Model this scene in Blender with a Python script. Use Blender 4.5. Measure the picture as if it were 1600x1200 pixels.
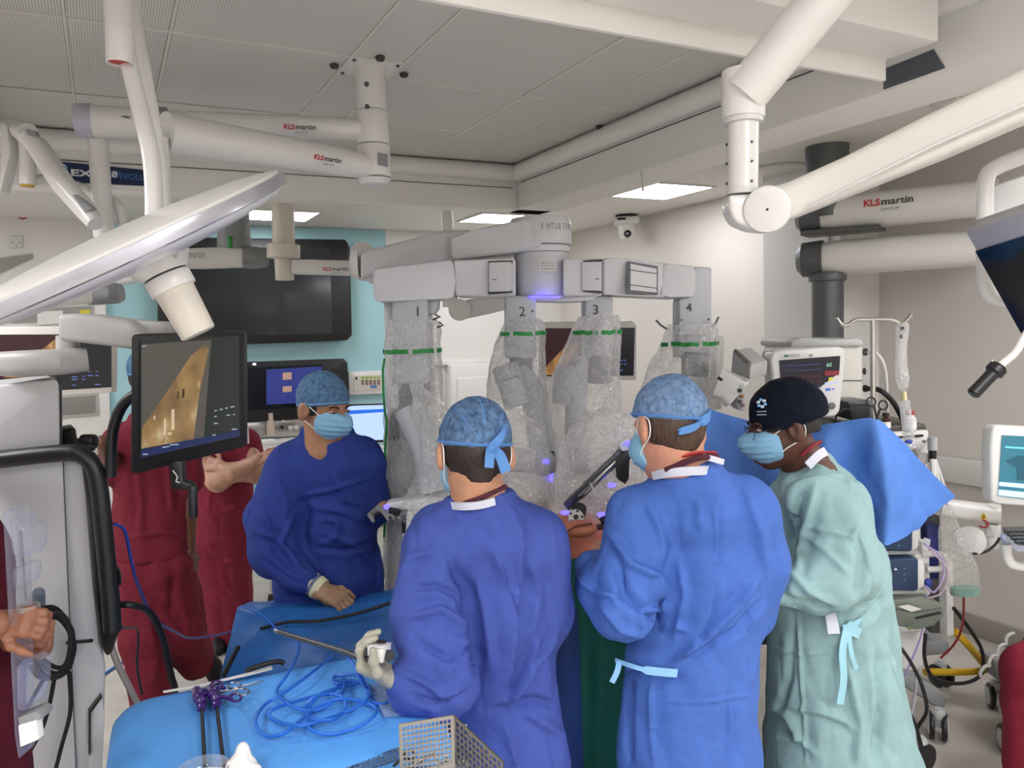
import bpy, bmesh, math, random
import numpy as np
from mathutils import Vector, Matrix, noise as mnoise
for _o in list(bpy.data.objects): bpy.data.objects.remove(_o)
SC = bpy.context.scene
COL = SC.collection
random.seed(4)
RNG = np.random.default_rng(7)
# ------------------------------------------------------------------ camera
F = 1219.0                     # focal length in pixels of the 1600x1200 frame
CAMZ = 1.8                     # eye height
_A = np.array([-640.0, 65.0, -F]); _B = np.array([2340.0, 160.0, -F])   # room depth / room right in camera axes
_up = np.cross(_B, _A); _up /= np.linalg.norm(_up)
_fw = np.array([0, 0, -1.0]); _fh = _fw - _up * (_fw @ _up); _fh /= np.linalg.norm(_fh)
M3 = np.array([np.cross(_fh, _up), _fh, _up])
cam_d = bpy.data.cameras.new('camera'); cam = bpy.data.objects.new('camera', cam_d); COL.objects.link(cam)
cam_d.sensor_width = 36.0; cam_d.lens = F / 1600 * 36; cam_d.clip_start = .02; cam_d.clip_end = 60
cam.matrix_world = Matrix([[*M3[0], 0], [*M3[1], 0], [*M3[2], CAMZ], [0, 0, 0, 1]])
SC.camera = cam
# ------------------------------------------------------------------ world, exposure
W = bpy.data.worlds.new('world'); SC.world = W; W.use_nodes = True
W.node_tree.nodes['Background'].inputs[0].default_value = (1, .95, .88, 1)
W.node_tree.nodes['Background'].inputs[1].default_value = .05
SC.view_settings.view_transform = 'Standard'; SC.view_settings.look = 'None'
SC.view_settings.exposure = 0.0; SC.view_settings.gamma = 1.0; SC.view_settings.use_curve_mapping = False
SC.cycles.max_bounces = 6; SC.cycles.diffuse_bounces = 3; SC.cycles.glossy_bounces = 2; SC.cycles.transmission_bounces = 2; SC.cycles.transparent_max_bounces = 12
SC.cycles.use_light_tree = False; SC.cycles.use_adaptive_sampling = True; SC.cycles.adaptive_threshold = .06
SC.cycles.caustics_reflective = False; SC.cycles.caustics_refractive = False
LAMP = 30.0                     # emission of the ceiling light panels
# ------------------------------------------------------------------ coordinates
UX = np.array([.88673, .46229, 0]); VX = np.array([-.46229, .88673, 0])      # room right, room depth
def _ray(px, py): return M3 @ np.array([(px - 800) / F, -(py - 600) / F, -1.0])
def P(px, py, Y):
    d = _ray(px, py); return Vector(d * (Y / d[1])) + Vector((0, 0, CAMZ))
def PZ(px, py, z):
    d = _ray(px, py); return Vector(d * ((z - CAMZ) / d[2])) + Vector((0, 0, CAMZ))
def PV(px, py, v):
    d = _ray(px, py); return Vector(d * (v / (d @ VX))) + Vector((0, 0, CAMZ))
def PU(px, py, u):
    d = _ray(px, py); return Vector(d * (u / (d @ UX))) + Vector((0, 0, CAMZ))
def R(u, v, z): return Vector(UX * u + VX * v) + Vector((0, 0, z))
def proj(pts):
    q = (np.asarray(pts) - np.array([0, 0, CAMZ])) @ M3
    return np.stack([800 + F * q[:, 0] / -q[:, 2], 600 - F * q[:, 1] / -q[:, 2]], 1)
def m(px, Y): return px * Y / F            # metres that px pixels span at distance Y
X3, Y3, Z3 = Vector((1, 0, 0)), Vector((0, 1, 0)), Vector((0, 0, 1))
RU, RV = Vector(UX), Vector(VX)
# ------------------------------------------------------------------ materials
MATS = {}
def lin(c):
    if isinstance(c, str):
        c = c.lstrip('#'); c = [int(c[i:i + 2], 16) / 255 for i in (0, 2, 4)]
    return [x / 12.92 if x <= .04045 else ((x + .055) / 1.055) ** 2.4 for x in c]
def mat(name, col, rough=.5, metal=0., var=0., vscale=8., bump=0., bscale=60., emit=0., alpha=1., spec=.5, trans=0., coat=0., stretch=None, sheen=0., sss=0., bump2=0., b2scale=10.):
    if name in MATS: return MATS[name]
    mt = bpy.data.materials.new(name); mt.use_nodes = True; nt = mt.node_tree; N = nt.nodes; L = nt.links
    b = N['Principled BSDF']; c = lin(col)
    b.inputs['Base Color'].default_value = (*c, 1); b.inputs['Roughness'].default_value = rough; b.inputs['Metallic'].default_value = metal
    b.inputs['Specular IOR Level'].default_value = spec; b.inputs['Alpha'].default_value = alpha
    b.inputs['Transmission Weight'].default_value = trans; b.inputs['Coat Weight'].default_value = coat
    b.inputs['Sheen Weight'].default_value = sheen
    if emit: b.inputs['Emission Color'].default_value = (*c, 1); b.inputs['Emission Strength'].default_value = emit
    if var or bump or bump2:
        tc = N.new('ShaderNodeTexCoord'); src = tc.outputs['Object']
        if stretch:
            mp = N.new('ShaderNodeMapping'); mp.inputs['Scale'].default_value = stretch; L.new(src, mp.inputs['Vector']); src = mp.outputs['Vector']
    if var:
        n = N.new('ShaderNodeTexNoise'); n.inputs['Scale'].default_value = vscale; n.inputs['Detail'].default_value = 3; L.new(src, n.inputs['Vector'])
        mx = N.new('ShaderNodeMix'); mx.data_type = 'RGBA'
        mx.inputs['A'].default_value = (*[x * (1 - var) for x in c], 1); mx.inputs['B'].default_value = (*[min(1, x * (1 + var)) for x in c], 1)
        rp = N.new('ShaderNodeMapRange'); rp.inputs['From Min'].default_value = .3; rp.inputs['From Max'].default_value = .7
        L.new(n.outputs['Fac'], rp.inputs['Value']); L.new(rp.outputs['Result'], mx.inputs['Factor']); L.new(mx.outputs['Result'], b.inputs['Base Color'])
        if emit: L.new(mx.outputs['Result'], b.inputs['Emission Color'])
    prev = None
    for bb, sc_ in ((bump2, b2scale), (bump, bscale)):
        if bb:
            n = N.new('ShaderNodeTexNoise'); n.inputs['Scale'].default_value = sc_; n.inputs['Detail'].default_value = 1.5; L.new(src, n.inputs['Vector'])
            bp = N.new('ShaderNodeBump'); bp.inputs['Strength'].default_value = bb; bp.inputs['Distance'].default_value = .01
            L.new(n.outputs['Fac'], bp.inputs['Height'])
            if prev: L.new(prev.outputs['Normal'], bp.inputs['Normal'])
            L.new(bp.outputs['Normal'], b.inputs['Normal']); prev = bp
    MATS[name] = mt
    return mt
# ------------------------------------------------------------------ object helpers
ORG = {}
def tag(o, label=None, cat=None, group=None, kind=None):
    if label: o['label'] = label
    if cat: o['category'] = cat
    if group: o['group'] = group
    if kind: o['kind'] = kind
    return o
def thing(name, label, cat, loc, group=None, kind=None):
    o = bpy.data.objects.new(name, None); COL.objects.link(o); o.empty_display_size = .1
    o.location = loc; ORG[o.name] = Vector(loc)
    return tag(o, label, cat, group, kind)
def link_mesh(name, me, parent=None, org=None):
    o = bpy.data.objects.new(name, me); COL.objects.link(o)
    if parent is not None:
        o.parent = parent; ORG[o.name] = ORG[parent.name]
    else:
        o.location = org; ORG[o.name] = Vector(org)
    return o
def copy_tree(o, delta, parent=None, label=None):
    c = o.copy(); COL.objects.link(c); c.parent = parent
    if parent is None: c.location = Vector(o.location) + Vector(delta); ORG[c.name] = ORG[o.name] + Vector(delta)
    else: ORG[c.name] = ORG[parent.name]
    if label: c['label'] = label
    for ch in [x for x in list(bpy.data.objects) if x.parent == o]: copy_tree(ch, delta, c)
    return c
def frame(z, x=None):
    z = Vector(z).normalized()
    x = Vector(x) if x is not None else (Vector((1, 0, 0)) if abs(z.x) < .9 else Vector((0, 1, 0)))
    y = z.cross(x).normalized(); x = y.cross(z)
    return Matrix((x, y, z)).transposed()
ROOM3 = Matrix((RU, RV, Z3)).transposed()
def catmull(pts, n=8, closed=False):
    p = [Vector(q) for q in pts]; N_ = len(p); out = []
    for i in range(N_ if closed else N_ - 1):
        a = p[(i - 1) % N_] if (closed or i > 0) else p[0] * 2 - p[1]
        b = p[i]; c = p[(i + 1) % N_]
        d = p[(i + 2) % N_] if (closed or i + 2 < N_) else p[-1] * 2 - p[-2]
        for k in range(n):
            t = k / n
            out.append(.5 * ((2 * b) + (c - a) * t + (2 * a - 5 * b + 4 * c - d) * t * t + (3 * b - a - 3 * c + d) * t ** 3))
    if not closed: out.append(p[-1])
    return out
class MB:
    def __init__(s): s.v = []; s.f = []
    def add(s, vs, fs):
        n = len(s.v); s.v += [tuple(x) for x in vs]; s.f += [tuple(i + n for i in f) for f in fs]; return s
    def frombm(s, bm):
        bm.verts.index_update(); s.add([v.co.copy() for v in bm.verts], [[v.index for v in f.verts] for f in bm.faces]); bm.free(); return s
    def box(s, c, size, rot=None, bev=0., seg=2):
        bm = bmesh.new(); bmesh.ops.create_cube(bm, size=1.)
        for v in bm.verts: v.co = Vector((v.co.x * size[0], v.co.y * size[1], v.co.z * size[2]))
        if bev: bmesh.ops.bevel(bm, geom=list(bm.edges), offset=min(bev, min(size) * .49), segments=seg, profile=.5, affect='EDGES')
        rot = rot or Matrix.Identity(3); c = Vector(c)
        for v in bm.verts: v.co = rot @ v.co + c
        return s.frombm(bm)
    def beam(s, a, b, w, h, up=Z3, bev=0., seg=2):
        a, b = Vector(a), Vector(b); d = b - a
        z = d.normalized(); y = Vector(up) - z * Vector(up).dot(z); y.normalize(); x = y.cross(z)
        return s.box((a + b) / 2, (w, h, d.length), Matrix((x, y, z)).transposed(), bev, seg)
    def prism(s, pts, ext, bev=0., seg=2, both=True):
        pts = [Vector(p) for p in pts]; ext = Vector(ext)
        bm = bmesh.new(); vs = [bm.verts.new(p) for p in pts]; f = bm.faces.new(vs)
        r = bmesh.ops.extrude_face_region(bm, geom=[f])
        for v in [g for g in r['geom'] if isinstance(g, bmesh.types.BMVert)]: v.co += ext
        bmesh.ops.recalc_face_normals(bm, faces=list(bm.faces))
        if bev: bmesh.ops.bevel(bm, geom=list(bm.edges), offset=bev, segments=seg, profile=.5, affect='EDGES', clamp_overlap=True)
        return s.frombm(bm)
    def tube(s, path, r, n=12, closed=False, caps=True, flat=1.):
        p = [Vector(q) for q in path]; k = len(p); rr = r if hasattr(r, '__len__') else [r] * k
        vs = []; x = None
        for i in range(k):
            if closed: t = p[(i + 1) % k] - p[i - 1]
            else: t = p[min(i + 1, k - 1)] - p[max(i - 1, 0)]
            if t.length < 1e-9: t = Z3.copy()
            t.normalize()
            if x is None: x = frame(t).col[0].copy()
            x = x - t * x.dot(t)
            if x.length < 1e-6: x = frame(t).col[0].copy()
            x.normalize(); y = t.cross(x)
            for j in range(n):
                a = 2 * math.pi * j / n; vs.append(p[i] + (x * math.cos(a) + y * math.sin(a) * flat) * rr[i])
        fs = []
        for i in range(k if closed else k - 1):
            i2 = (i + 1) % k
            for j in range(n):
                j2 = (j + 1) % n; fs.append((i * n + j, i * n + j2, i2 * n + j2, i2 * n + j))
        if caps and not closed: fs.append(tuple(range(n))[::-1]); fs.append(tuple(range((k - 1) * n, k * n)))
        return s.add(vs, fs)
    def cyl(s, a, b, r, r2=None, n=28, bev=0.):
        a, b = Vector(a), Vector(b); r2 = r if r2 is None else r2; L_ = (b - a).length
        if bev: pr = [(0, 0), (r - bev, 0), (r - bev * .3, bev * .3), (r, bev), (r2, L_ - bev), (r2 - bev * .3, L_ - bev * .3), (r2 - bev, L_), (0, L_)]
        else: pr = [(0, 0), (r, 0), (r2, L_), (0, L_)]
        return s.lathe(pr, a, b - a, n)
    def lathe(s, prof, org, axis, n=32, sx=1., sy=1., xdir=None):
        fr = frame(axis, xdir); org = Vector(org); vs = []; fs = []; idx = []
        for (r, h) in prof:
            if r <= 1e-9:
                idx.append([len(vs)] * n); vs.append(org + fr @ Vector((0, 0, h)))
            else:
                idx.append(list(range(len(vs), len(vs) + n)))
                for j in range(n):
                    a = 2 * math.pi * j / n; vs.append(org + fr @ Vector((r * sx * math.cos(a), r * sy * math.sin(a), h)))
        for i in range(len(prof) - 1):
            for j in range(n):
                q = [idx[i][j], idx[i][(j + 1) % n], idx[i + 1][(j + 1) % n], idx[i + 1][j]]
                q2 = []
                for t in q:
                    if t not in q2: q2.append(t)
                if len(q2) > 2: fs.append(tuple(q2))
        return s.add(vs, fs)
    def loft(s, rings, closed=True, caps=True):
        n = len(rings[0]); vs = [p for r in rings for p in r]; fs = []
        for i in range(len(rings) - 1):
            for j in range(n if closed else n - 1):
                j2 = (j + 1) % n; fs.append((i * n + j, i * n + j2, (i + 1) * n + j2, (i + 1) * n + j))
        if caps and closed: fs.append(tuple(range(n))[::-1]); fs.append(tuple(range((len(rings) - 1) * n, len(rings) * n)))
        return s.add(vs, fs)
    def ball(s, c, r, n=20, rot=None):
        r = (r, r, r) if not hasattr(r, '__len__') else r; c = Vector(c); rot = rot or Matrix.Identity(3)
        bm = bmesh.new(); bmesh.ops.create_uvsphere(bm, u_segments=n, v_segments=max(6, n // 2), radius=1.)
        for v in bm.verts: v.co = rot @ Vector((v.co.x * r[0], v.co.y * r[1], v.co.z * r[2])) + c
        return s.frombm(bm)
    def build(s, name, mt, parent=None, smooth=35, label=None, cat=None, group=None, kind=None, org=None, fix=True):
        V = np.array(s.v, dtype=np.float64)
        if parent is not None: og = ORG[parent.name]
        elif org is not None: og = Vector(org)
        else: og = Vector((*((V.min(0) + V.max(0)) / 2)[:2], V[:, 2].min()))
        me = bpy.data.meshes.new(name); me.from_pydata((V - np.array(og)).tolist(), [], s.f)
        if fix:
            bm = bmesh.new(); bm.from_mesh(me); bmesh.ops.recalc_face_normals(bm, faces=list(bm.faces)); bm.to_mesh(me); bm.free()
        if mt: me.materials.append(mt)
        if smooth:
            me.polygons.foreach_set('use_smooth', [True] * len(me.polygons)); me.set_sharp_from_angle(angle=math.radians(smooth))
        me.update()
        return tag(link_mesh(name, me, parent, og), label, cat, group, kind)
def text(name, s, org, xd, yd, size, mt, parent, align='LEFT', lift=.0006, bold=0., width=None, thick=.0004):
    cu = bpy.data.curves.new(name, 'FONT'); cu.body = s; cu.size = size; cu.align_x = align; cu.offset = bold; cu.extrude = thick; cu.resolution_u = 3
    ob = bpy.data.objects.new(name, cu); COL.objects.link(ob); dg = bpy.context.evaluated_depsgraph_get(); dg.update()
    me = bpy.data.meshes.new_from_object(ob.evaluated_get(dg)); bpy.data.objects.remove(ob); bpy.data.curves.remove(cu)
    xd = Vector(xd).normalized(); yd = Vector(yd); yd = (yd - xd * yd.dot(xd)).normalized(); zd = xd.cross(yd)
    og = ORG[parent.name]; n = len(me.vertices); co = np.empty(n * 3); me.vertices.foreach_get('co', co); co = co.reshape(-1, 3)
    if width and n:
        w_ = co[:, 0].max() - co[:, 0].min(); co[:, 0] *= width / w_
    o0 = Vector(org) + zd * lift - og
    w = co @ np.array([xd, yd, zd]) + np.array(o0); me.vertices.foreach_set('co', w.ravel()); me.update()
    me.materials.clear(); me.materials.append(mt); me.name = name
    return link_mesh(name, me, parent)
def kls(parent, org, xd, yd, size):
    """the three-piece arm lettering"""
    xd = Vector(xd).normalized(); yd = Vector(yd).normalized()
    text('lettering', 'KLS', org, xd, yd, size, MATS['ink_red'], parent, bold=size * .03, width=size * 1.62)
    text('lettering', 'martin', Vector(org) + xd * size * 1.78, xd, yd, size * 1.06, MATS['ink_dark'], parent, bold=size * .015, width=size * 3.1)
    text('lettering', 'GROUP', Vector(org) + xd * size * 1.7 - yd * size * .62, xd, yd, size * .4, MATS['ink_grey'], parent, width=size * 1.9)
# ------------------------------------------------------------------ common materials
mat('ink_red', '#c8322a', .5); mat('ink_dark', '#3a3a3c', .5); mat('ink_grey', '#8a8a8a', .5); mat('ink_black', '#151515', .5); mat('ink_white', '#f2f2f0', .5)
WHITE = mat('white_enamel', '#e9e6e0', .32, coat=.2); WHITE2 = mat('white_plastic', '#dedcd8', .42)
ROBOT = mat('robot_shell_grey', '#dadadb', .4); ROBOT2 = mat('robot_shell_pale', '#e0e0e0', .42); ROBOT3 = mat('robot_joint_grey', '#8e9093', .45)
BLACK = mat('black_plastic', '#1a1a1b', .42); BLACKR = mat('black_rubber', '#101011', .6); DGREY = mat('dark_grey_metal', '#5b5d5e', .38, metal=.2)
MGREY = mat('mid_grey_plastic', '#8a8c8c', .45); LGREY = mat('light_grey_plastic', '#b9bab8', .45)
STEEL = mat('stainless_steel', '#c2bfb8', .25, metal=.95); CHROME = mat('chrome', '#d8d8da', .12, metal=1.)
SEAM = mat('seam_dark', '#4a4b4c', .7)
GLASSBLK = mat('screen_glass_off', '#0b0c0d', .08, spec=.6)
# ================================================================== THE SETTING
WALLW = mat('wall_paint_cream', '#ece9e4', .35, var=.01, vscale=1.5)
WALLB = mat('wall_paint_blue', '#a9d6dc', .45, var=.015, vscale=1.5)
CEILM = mat('ceiling_paint', '#ece8e0', .6)
def floor_mat():
    mt = mat('vinyl_floor', '#c2bcb2', .38, var=.10, vscale=3.2, bump=.03, bscale=90, stretch=(1, 2.2, 1))
    return mt
UL, UR, VN, VB, ZC = -3.0, 4.24, -2.4, 6.95, 2.75
def slab(name, c, size, mt, kind='structure', parent=None, bev=0., **k):
    return MB().box(c, size, ROOM3, bev).build(name, mt, parent, kind=kind if parent is None else None, **k)
uc, vc = (UL + UR) / 2, (VN + VB) / 2
slab('floor', R(uc, vc, -.05), (UR - UL + .4, VB - VN + .4, .1), floor_mat())
slab('ceiling', R(uc, vc, ZC + .05), (UR - UL + .4, VB - VN + .4, .1), CEILM)
wall_back = slab('wall_back', R(uc, VB + .05, ZC / 2), (UR - UL + .4, .1, ZC), WALLW)
slab('wall_right', R(UR + .05, vc, ZC / 2), (.1, VB - VN + .2, ZC), mat('wall_paint_warm', '#ded8cf', .4, var=.012, vscale=1.5))
slab('wall_left', R(UL - .05, vc, ZC / 2), (.1, VB - VN + .2, ZC), WALLW)
slab('wall_front', R(uc, VN - .05, ZC / 2), (UR - UL + .2, .1, ZC), WALLW)
# blue feature panel of the back wall
slab('wall_blue_panel', R((.02 + 2.36) / 2, VB - .004, ZC / 2), (2.34, .008, ZC - .01), WALLB)
# boxed-out column on the right wall
slab('wall_column', R((3.9 + UR) / 2, (3.22 + 3.83) / 2, ZC / 2), (UR - 3.9, .61, ZC - .002), WALLW)
slab('trim_1', R(3.897, 3.30, ZC / 2), (.006, .012, ZC - .1), mat('trim_grey', '#b5aea2', .4))
# floor coving and dado rail
slab('baseboard_right', R(UR - .008, vc, .06), (.016, VB - VN, .12), mat('cove_grey', '#9c968c', .5), bev=.005)
slab('baseboard_back', R(uc, VB - .016, .06), (UR - UL, .016, .12), MATS['cove_grey'], bev=.005)
slab('trim_2', R((2.4 + UR) / 2, VB - .02, 1.50), (UR - 2.4, .04, .05), WHITE, bev=.008)
slab('trim_3', R(UR - .035, 1.85, .93), (.05, 2.6, .14), WHITE, bev=.01)
slab('trim_4', R(UR - .062, 2.25, .93), (.012, .30, .07), mat('rail_insert_grey', '#a8a49c', .5), bev=.003)
# ---------------------------------------------------------------- ceiling lights
LIGHTM = mat('light_diffuser', '#fafaff', .5, emit=LAMP * .55); LIGHTF = mat('light_diffuser_near', '#fafaff', .5, emit=LAMP * 1.05)
def ceiling_light(u, v, du, dv, label, mt=None, ZC=ZC):
    t = thing('ceiling_light', label, 'light', R(u, v, ZC - .02), 'recessed ceiling light panels')
    fr = MB()
    for s_ in (-1, 1):
        fr.box(R(u + s_ * (du / 2 + .012), v, ZC - .006), (.024, dv + .048, .012), ROOM3, .002)
        fr.box(R(u, v + s_ * (dv / 2 + .012), ZC - .006), (du, .024, .012), ROOM3, .002)
    fr.build('frame', WHITE, t)
    MB().box(R(u, v, ZC - .004), (du, dv, .006), ROOM3).build('diffuser', mt or LIGHTM, t)
ceiling_light(3.58, 4.48, .48, .52, 'square lit ceiling panel beside the white wall camera')
ceiling_light(3.10, 6.00, .62, .48, 'lit ceiling panel seen above the robot boom')
ceiling_light(1.26, 6.30, .55, .48, 'lit ceiling panel above the large wall screen')
for (u, v, zc, lab) in ((-1.4, 5.0, 0, 'lit ceiling panel over the far left corner of the room'), (-1.4, 2.6, 0, 'lit ceiling panel left of the canopy, level with its middle'), (-1.5, .3, 0, 'lit ceiling panel over the vision cart side of the room'),
        (.8, -.5, 1, 'lit soffit panel straight behind the viewer'), (2.7, -.5, 1, 'lit soffit panel behind the viewer towards the pendant'), (3.5, .6, 1, 'lit soffit panel over the computer workstation'), (.8, -1.7, 0, 'lit ceiling panel nearest the wall behind the viewer'), (-1.2, -1.4, 0, 'lit ceiling panel in the rear left corner')):
    ceiling_light(u, v, .6, .6, lab, LIGHTF if v < 2 or u < -1 else None, 2.67 if zc else ZC)
# hatches, discs and detectors
def hatch(q, name='ceiling_hatch', label=''):
    pts = [PZ(*p, ZC - .001) for p in q]
    MB().prism(pts, (0, 0, -.006), .002).build(name, CEILM, label=label, cat='hatch')
hatch([(1032, 252), (1073, 240), (1136, 247), (1113, 262)], label='flush access hatch in the ceiling behind the arm post')
t = thing('smoke_detector', 'small white smoke detector on the ceiling beside the spring arm', 'detector', PZ(1487, 160, ZC - .03))
c = PZ(1487, 158, ZC)
MB().box(c + Vector((0, 0, -.012)), (.13, .13, .024), ROOM3, .008).build('base', WHITE, t)
MB().lathe([(0, -.05), (.03, -.048), (.045, -.036), (.05, -.024), (.05, 0)], c, Z3).build('sensor', WHITE2, t)
c = PZ(1222, 262, ZC)
MB().cyl(c, c + Vector((0, 0, -.02)), .17, n=40, bev=.004).build('ceiling_cover', CEILM, label='flat round cover plate on the ceiling beside the dark column', cat='cover plate')
# ---------------------------------------------------------------- laminar flow canopy
ZM, ZS = 2.70, 2.46
CU0, CU1, CV0, CV1 = -.38, 2.08, 1.49, 3.85
can = thing('ventilation_canopy', 'large square ceiling ventilation canopy of perforated panels with white skirt', 'canopy', R(.85, 2.6, ZS))
def mesh_mat():
    mt = bpy.data.materials.new('perforated_sheet'); mt.use_nodes = True; nt = mt.node_tree; N = nt.nodes; L = nt.links; b = N['Principled BSDF']
    b.inputs['Roughness'].default_value = .5
    tc = N.new('ShaderNodeTexCoord'); mp = N.new('ShaderNodeMapping'); mp.inputs['Rotation'].default_value = (0, 0, -math.atan2(UX[1], UX[0]) + math.radians(45)); L.new(tc.outputs['Object'], mp.inputs['Vector'])
    sp = N.new('ShaderNodeSeparateXYZ'); L.new(mp.outputs['Vector'], sp.inputs[0]); fs = []
    for k in 'XY':
        a = N.new('ShaderNodeMath'); a.operation = 'MULTIPLY'; a.inputs[1].default_value = 2 * math.pi / .0105; L.new(sp.outputs[k], a.inputs[0])
        s_ = N.new('ShaderNodeMath'); s_.operation = 'SINE'; L.new(a.outputs[0], s_.inputs[0]); fs.append(s_)
    pm = N.new('ShaderNodeMath'); pm.operation = 'MULTIPLY'; L.new(fs[0].outputs[0], pm.inputs[0]); L.new(fs[1].outputs[0], pm.inputs[1])
    mr = N.new('ShaderNodeMapRange'); mr.inputs['From Min'].default_value = .05; mr.inputs['From Max'].default_value = .45; L.new(pm.outputs[0], mr.inputs['Value'])
    mx = N.new('ShaderNodeMix'); mx.data_type = 'RGBA'; mx.inputs['A'].default_value = (*lin('#e8e6df'), 1); mx.inputs['B'].default_value = (*lin('#a9a7a1'), 1)
    L.new(mr.outputs['Result'], mx.inputs['Factor']); L.new(mx.outputs['Result'], b.inputs['Base Color'])
    return mt
MESHM = mesh_mat()
def mpanel(u0, u1, v0, v1):
    g = .005
    MB().box(R((u0 + u1) / 2, (v0 + v1) / 2, ZM + .008), (u1 - u0 - 2 * g, v1 - v0 - 2 * g, .016), ROOM3).build('perforated_panel', MESHM, can)
for a, b in ((-.38, -.04), (-.04, .23), (.23, .77)):
    for c_, d in ((1.49, 2.02), (2.02, 2.53), (2.53, 3.27), (3.27, 3.85)): mpanel(a, b, c_, d)
for c_, d in ((1.49, 2.02), (2.02, 2.53), (2.71, 3.29), (3.29, 3.85)): mpanel(.77, .95, c_, d)
for a, b in ((.95, 1.50), (1.50, 1.785), (1.785, 2.08)):
    for c_, d in ((1.49, 2.04), (2.04, 2.72), (2.72, 3.29), (3.29, 3.85)): mpanel(a, b, c_, d)
MB().box(R(.85, 2.67, ZM + .03), (2.5, 2.4, .02), ROOM3).build('panel_frame', mat('frame_white', '#e6e2d8', .45), can)
for u_ in (-.04, .23, .77, .95, 1.5, 1.785):
    MB().box(R(u_, 2.67, ZM - .001), (.008, 2.36, .004), ROOM3).build('panel_joint', MATS['frame_white'], can)
for v_, a, b in ((2.53, -.38, .95), (2.71, .77, 2.08), (3.28, -.38, 2.08)):
    MB().box(R((a + b) / 2, v_, ZM - .0015), (b - a, .008, .004), ROOM3).build('panel_joint', MATS['frame_white'], can)
MB().box(R(.86, 2.62, ZM + .004), (.178, .172, .012), ROOM3).build('mounting_plate', WHITE, can)
for du, dv in ((-.075, -.07), (.075, -.07), (-.075, .07), (.075, .07)):
    MB().cyl(R(.86 + du, 2.62 + dv, ZM), R(.86 + du, 2.62 + dv, ZM - .008), .006, n=10).build('bolt', DGREY, can)
for q in ((522, 100), (594, 88), (631, 114), (936, 196)):
    c = PZ(*q, ZM); MB().lathe([(.012, 0), (.016, -.004), (.012, -.014), (0, -.016)], c, Z3, 16).build('sampling_port', BLACK, can)
SK = mat('skirt_white', '#f4f1ea', .45)
MB().box(R(.85, CV1 + .07, (ZS + ZC) / 2), (2.9, .14, ZC - ZS), ROOM3, .006).build('far_skirt', SK, can)
MB().box(R(CU1 + .13, 1.65, (ZS + ZC) / 2), (.26, 4.7, ZC - ZS), ROOM3, .006).build('side_skirt', SK, can)
MB().box(R(CU0 - .13, 1.65, (ZS + ZC) / 2), (.26, 4.7, ZC - ZS), ROOM3, .006).build('side_skirt', SK, can)
MB().box(R(.79, 1.405, (2.51 + ZC) / 2), (2.36, .17, ZC - 2.51), ROOM3, .006).build('near_skirt', SK, can)
MB().box(R(.79, 1.482, 2.485), (2.36, .016, .06), ROOM3, .002).build('near_lip', SK, can)
# rounded cove at the mesh edge
def cove(a, b): MB().tube([a, b], .045, 16).build('cove', SK, can)
cove(R(-.4, CV1 - .015, ZM - .045), R(2.1, CV1 - .015, ZM - .045)); cove(R(CU1 - .015, 1.0, ZM - .045), R(CU1 - .015, CV1, ZM - .045))
MB().box(R(.85, CV1 - .003, ZM - .125), (2.4, .004, .003), ROOM3).build('joint', SEAM, can)
MB().box(R(CU1 - .003, 2.6, ZM - .1), (.004, 2.4, .003), ROOM3).build('joint', SEAM, can)
# near ceiling soffit and dark slot beside the near skirt
slab('ceiling_soffit', R(1.9, .1, 2.71), (5.6, 2.05, .08), CEILM)
q = [PU(*p, CU1 - .004) for p in ((1381, 108), (1458, 77), (1476, 106), (1380, 140))]
MB().prism(q, RU * .003).build('dark_slot', mat('slot_grey', '#5c6068', .5), can)
q = [PU(*p, CU1 - .004) for p in ((1000, 268), (1004, 267), (1006, 298), (1003, 300))]
MB().prism(q, RU * .002).build('joint_cover', SK, can)
# maker's strip on the far skirt
def on_far(px, py): return PV(px, py, CV1 - .006)
s0, s1 = on_far(78, 251), on_far(262, 268)
sg = MB().prism([on_far(78, 251), on_far(262, 269), on_far(262, 292), on_far(78, 284)], RV * .005).build('sign_strip', mat('sign_navy', '#10264d', .4), can)
xd = on_far(225, 277) - on_far(105, 268); yd = Z3
text('lettering', 'EX', on_far(110, 274), xd, yd, .037, MATS['ink_white'], sg, bold=.0012, width=m(29, 3.4))
text('lettering', 'FLOW', on_far(140, 275), xd, yd, .037, mat('ink_blue', '#3d6ea6', .5), sg, bold=.0006, width=m(40, 3.4))
text('lettering', '28', on_far(165, 276), xd, yd, .037, MATS['ink_white'], sg, bold=.0012, width=m(17, 3.4))
text('lettering', 'EVOLUTION', on_far(186, 279), xd, yd, .037, MATS['ink_blue'], sg, bold=.0006, width=m(66, 3.4))
MB().cyl(on_far(96, 263), on_far(96, 263) - RV * .001, .022, n=24).build('emblem', mat('emblem_pale', '#9fc3d6', .4), sg)
# ================================================================== CEILING-HUNG EQUIPMENT
def rrect(c, xd, yd, w, h, r, n=5):
    out = []
    for sx, sy, a0 in ((1, 1, 0), (-1, 1, 90), (-1, -1, 180), (1, -1, 270)):
        for k in range(n):
            a = math.radians(a0 + 90 * k / (n - 1))
            out.append(Vector(c) + Vector(xd) * (sx * (w / 2 - r) + r * math.cos(a)) + Vector(yd) * (sy * (h / 2 - r) + r * math.sin(a)))
    return out
def arm_loft(stations, up=Z3, rf=.42):
    """stations: (centre, width, height) -> rounded box beam"""
    rings = []
    for i, (c, w, h) in enumerate(stations):
        a = Vector(stations[max(0, i - 1)][0]); b = Vector(stations[min(len(stations) - 1, i + 1)][0]); t = (b - a).normalized()
        y = (Vector(up) - t * Vector(up).dot(t)).normalized(); x = y.cross(t)
        rings.append(rrect(c, x, y, w, h, min(w, h) * rf))
    return MB().loft(rings)
def pxz(px, py, Y): return P(px, py, Y).z
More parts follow.
